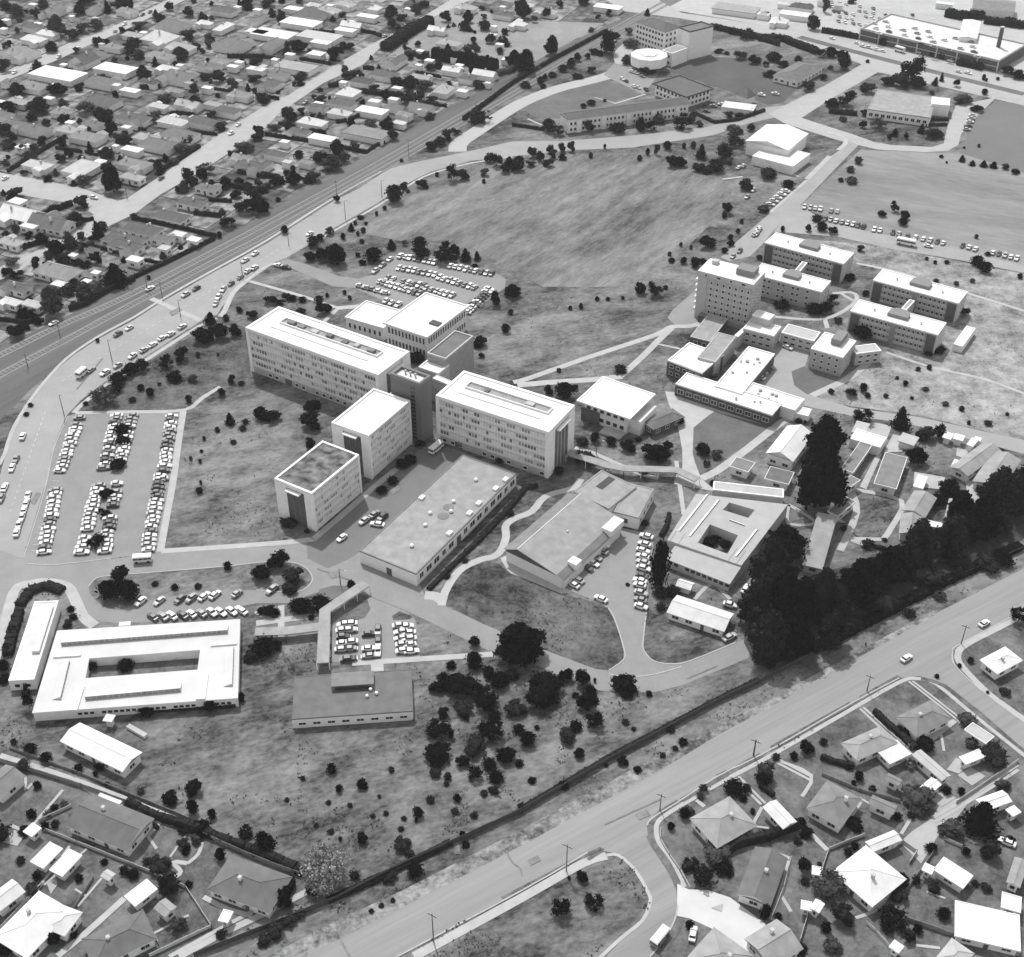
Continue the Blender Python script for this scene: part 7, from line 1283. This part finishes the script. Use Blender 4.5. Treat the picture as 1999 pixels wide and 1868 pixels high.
# ------------------------------------------------------------------ labels: each one told by the landmark it is nearest to
LM = [('the left suburban crossroads', 190, 405), ('the dark gabled far left hall', 165, 120), ('the top left street', 225, 55), ('the long white far left hall', 226, 136), ('the big white far left house', 160, 330), ('the straight suburban avenue', 470, 235), ('the top left corner', 30, 30), ('the upper end of the avenue', 760, 80), ('the tall clipped shelter hedge', 795, 75),
 ('the long dark shelter belt', 905, 125), ('the pale rough field', 900, 70), ('the railway crossing', 300, 585), ('the white hipped avenue house', 680, 180), ('the suburban hedge corner', 718, 298), ('the large white avenue shed', 610, 238), ('the left picture edge suburb', 25, 430), ('the big dark railway conifer', 226, 535), ('the far left railway garden', 60, 590),
 ('the four storey white building', 1290, 60), ('the white drum theatre', 1270, 105), ('the long white residence', 1200, 232), ('the square dark roofed hall', 1340, 170), ('the dark roofed motel', 1560, 140), ('the department store', 1830, 80), ('the highway junction', 1700, 130), ('the grey roofed far office', 1775, 210), ('the barrel roofed hall', 1510, 270), ('the far car loop', 1850, 285), ('the railway at the top', 1120, 100), ('the curved access road', 960, 240),
 ('the playing field', 1120, 430), ('the playing field top', 1090, 300), ('the playing field corner', 760, 380), ('the back car park', 830, 540), ('the car park wood', 650, 490), ('the library', 830, 620), ('the left long block', 620, 690), ('the left long block tip', 480, 650), ('the ring road bend', 180, 700), ('the left car park', 200, 940), ('the top of the left car park', 220, 800),
 ('the car park lawn', 440, 900), ('the front block', 620, 940), ('the taller end-on block', 720, 830), ('the lift tower', 810, 760), ('the right long block', 980, 820), ('the workshop', 850, 1000), ('the gymnasium', 1090, 1040), ('the union building', 1210, 780), ('the plaza', 1340, 860), ('the union building meadow', 1060, 640), ('the hostel tower', 1420, 570), ('the hostel tower turning circle', 1320, 600),
 ('the farthest hostel block', 1570, 490), ('the middle hostel block', 1550, 570), ('the right hostel pair', 1760, 610), ('the far right hostel block', 1870, 590), ('the square hostel block', 1620, 680), ('the common rooms', 1350, 700), ('the dining wing', 1440, 770), ('the hostel parking line', 1800, 470), ('the far right playing field', 1850, 380), ('the dry field', 1900, 740), ('the giant pines', 1600, 880), ('the gabled huts', 1780, 960), ('the rightmost huts', 1900, 900), ('the square lawn', 1710, 990), ('the dark pine grove', 1570, 1200), ('the pine belt', 1800, 1100), ('the pine belt end', 1950, 1010),
 ('the metal roofed building', 1410, 1020), ('the long pale hut', 1360, 1200), ('the teardrop car park', 1220, 1130), ('the giant lone pine', 1010, 1250), ('the dark grove', 960, 1380), ('the campus road bend', 1200, 1330), ('the grass island', 400, 1130), ('the round island tree', 232, 1130), ('the triangular car park', 740, 1240), ('the bent walkway', 640, 1230), ('the courtyard building', 260, 1300), ('the far left wing', 70, 1230), ('the courtyard garden', 280, 1295), ('the dark roofed bottom building', 690, 1360), ('the lone white hall', 195, 1450),
 ('the rough bottom grass', 650, 1560), ('the feathery tree', 640, 1700), ('the wide road fence', 900, 1640), ('the long back fence', 330, 1600), ('the dark roofed long house', 210, 1610), ('the dark hipped house', 490, 1730), ('the cross shaped white house', 70, 1800), ('the pair of white sheds', 110, 1690), ('the fenced corner lawn', 340, 1780), ('the bottom edge', 600, 1850),
 ('the bottom side street', 1250, 1720), ('the bottom grass wedge', 1120, 1780), ('the corner house', 1400, 1600), ('the house with two flues', 1625, 1560), ('the white hipped house', 1690, 1700), ('the dark gabled house', 1490, 1710), ('the pale driveway', 1400, 1770), ('the wide road house', 1700, 1450), ('the grey corner house', 1800, 1400), ('the right side street', 1900, 1370), ('the large white building', 1930, 1800), ('the big garden conifer', 1900, 1600), ('the right lane', 1860, 1540), ('the angular white shed', 1860, 1700), ('the wide road', 1400, 1480), ('the upper wide road', 1800, 1240)]
ORDN = ['closest', 'second closest', 'third closest', 'fourth closest', 'fifth closest', 'sixth closest', 'seventh closest', 'eighth closest', 'ninth closest', 'tenth closest', 'eleventh closest', 'twelfth closest']+[w_+' closest' for w_ in 'thirteenth fourteenth fifteenth sixteenth seventeenth eighteenth nineteenth twentieth'.split()]
items = [(o, base, px) for o, base, px in AUTO]+[(r, t+' car', px) for r, t, px in CARS]
buckets = {}
for o, base, px in items:
    best = min(LM, key=lambda l: (l[1]-px[0])**2+((l[2]-px[1])*1.25)**2); dx = px[0]-best[1]; dy = px[1]-best[2]; d = math.hypot(dx, dy)
    if d < 16: rel = 'at'
    elif abs(dy) > 2.2*abs(dx): rel = 'beyond' if dy < 0 else 'in front of'
    elif abs(dx) > 2.2*abs(dy): rel = 'left of' if dx < 0 else 'right of'
    else: rel = ('upper' if dy < 0 else 'lower')+(' left of' if dx < 0 else ' right of')
    buckets.setdefault(f'{base} {rel} {best[0]}', []).append((d, o))
for k, v in buckets.items():
    v.sort(key=lambda t: t[0])
    for i, (d, o) in enumerate(v): o['label'] = k if len(v) == 1 else f'{k}, {ORDN[min(i, 19)]}'
for o in SC.objects:
    if o.parent is None and 'label' in o.keys():
        ws = o['label'].split()
        if len(ws) > 16: o['label'] = ' '.join(ws[:16]).rstrip(',')
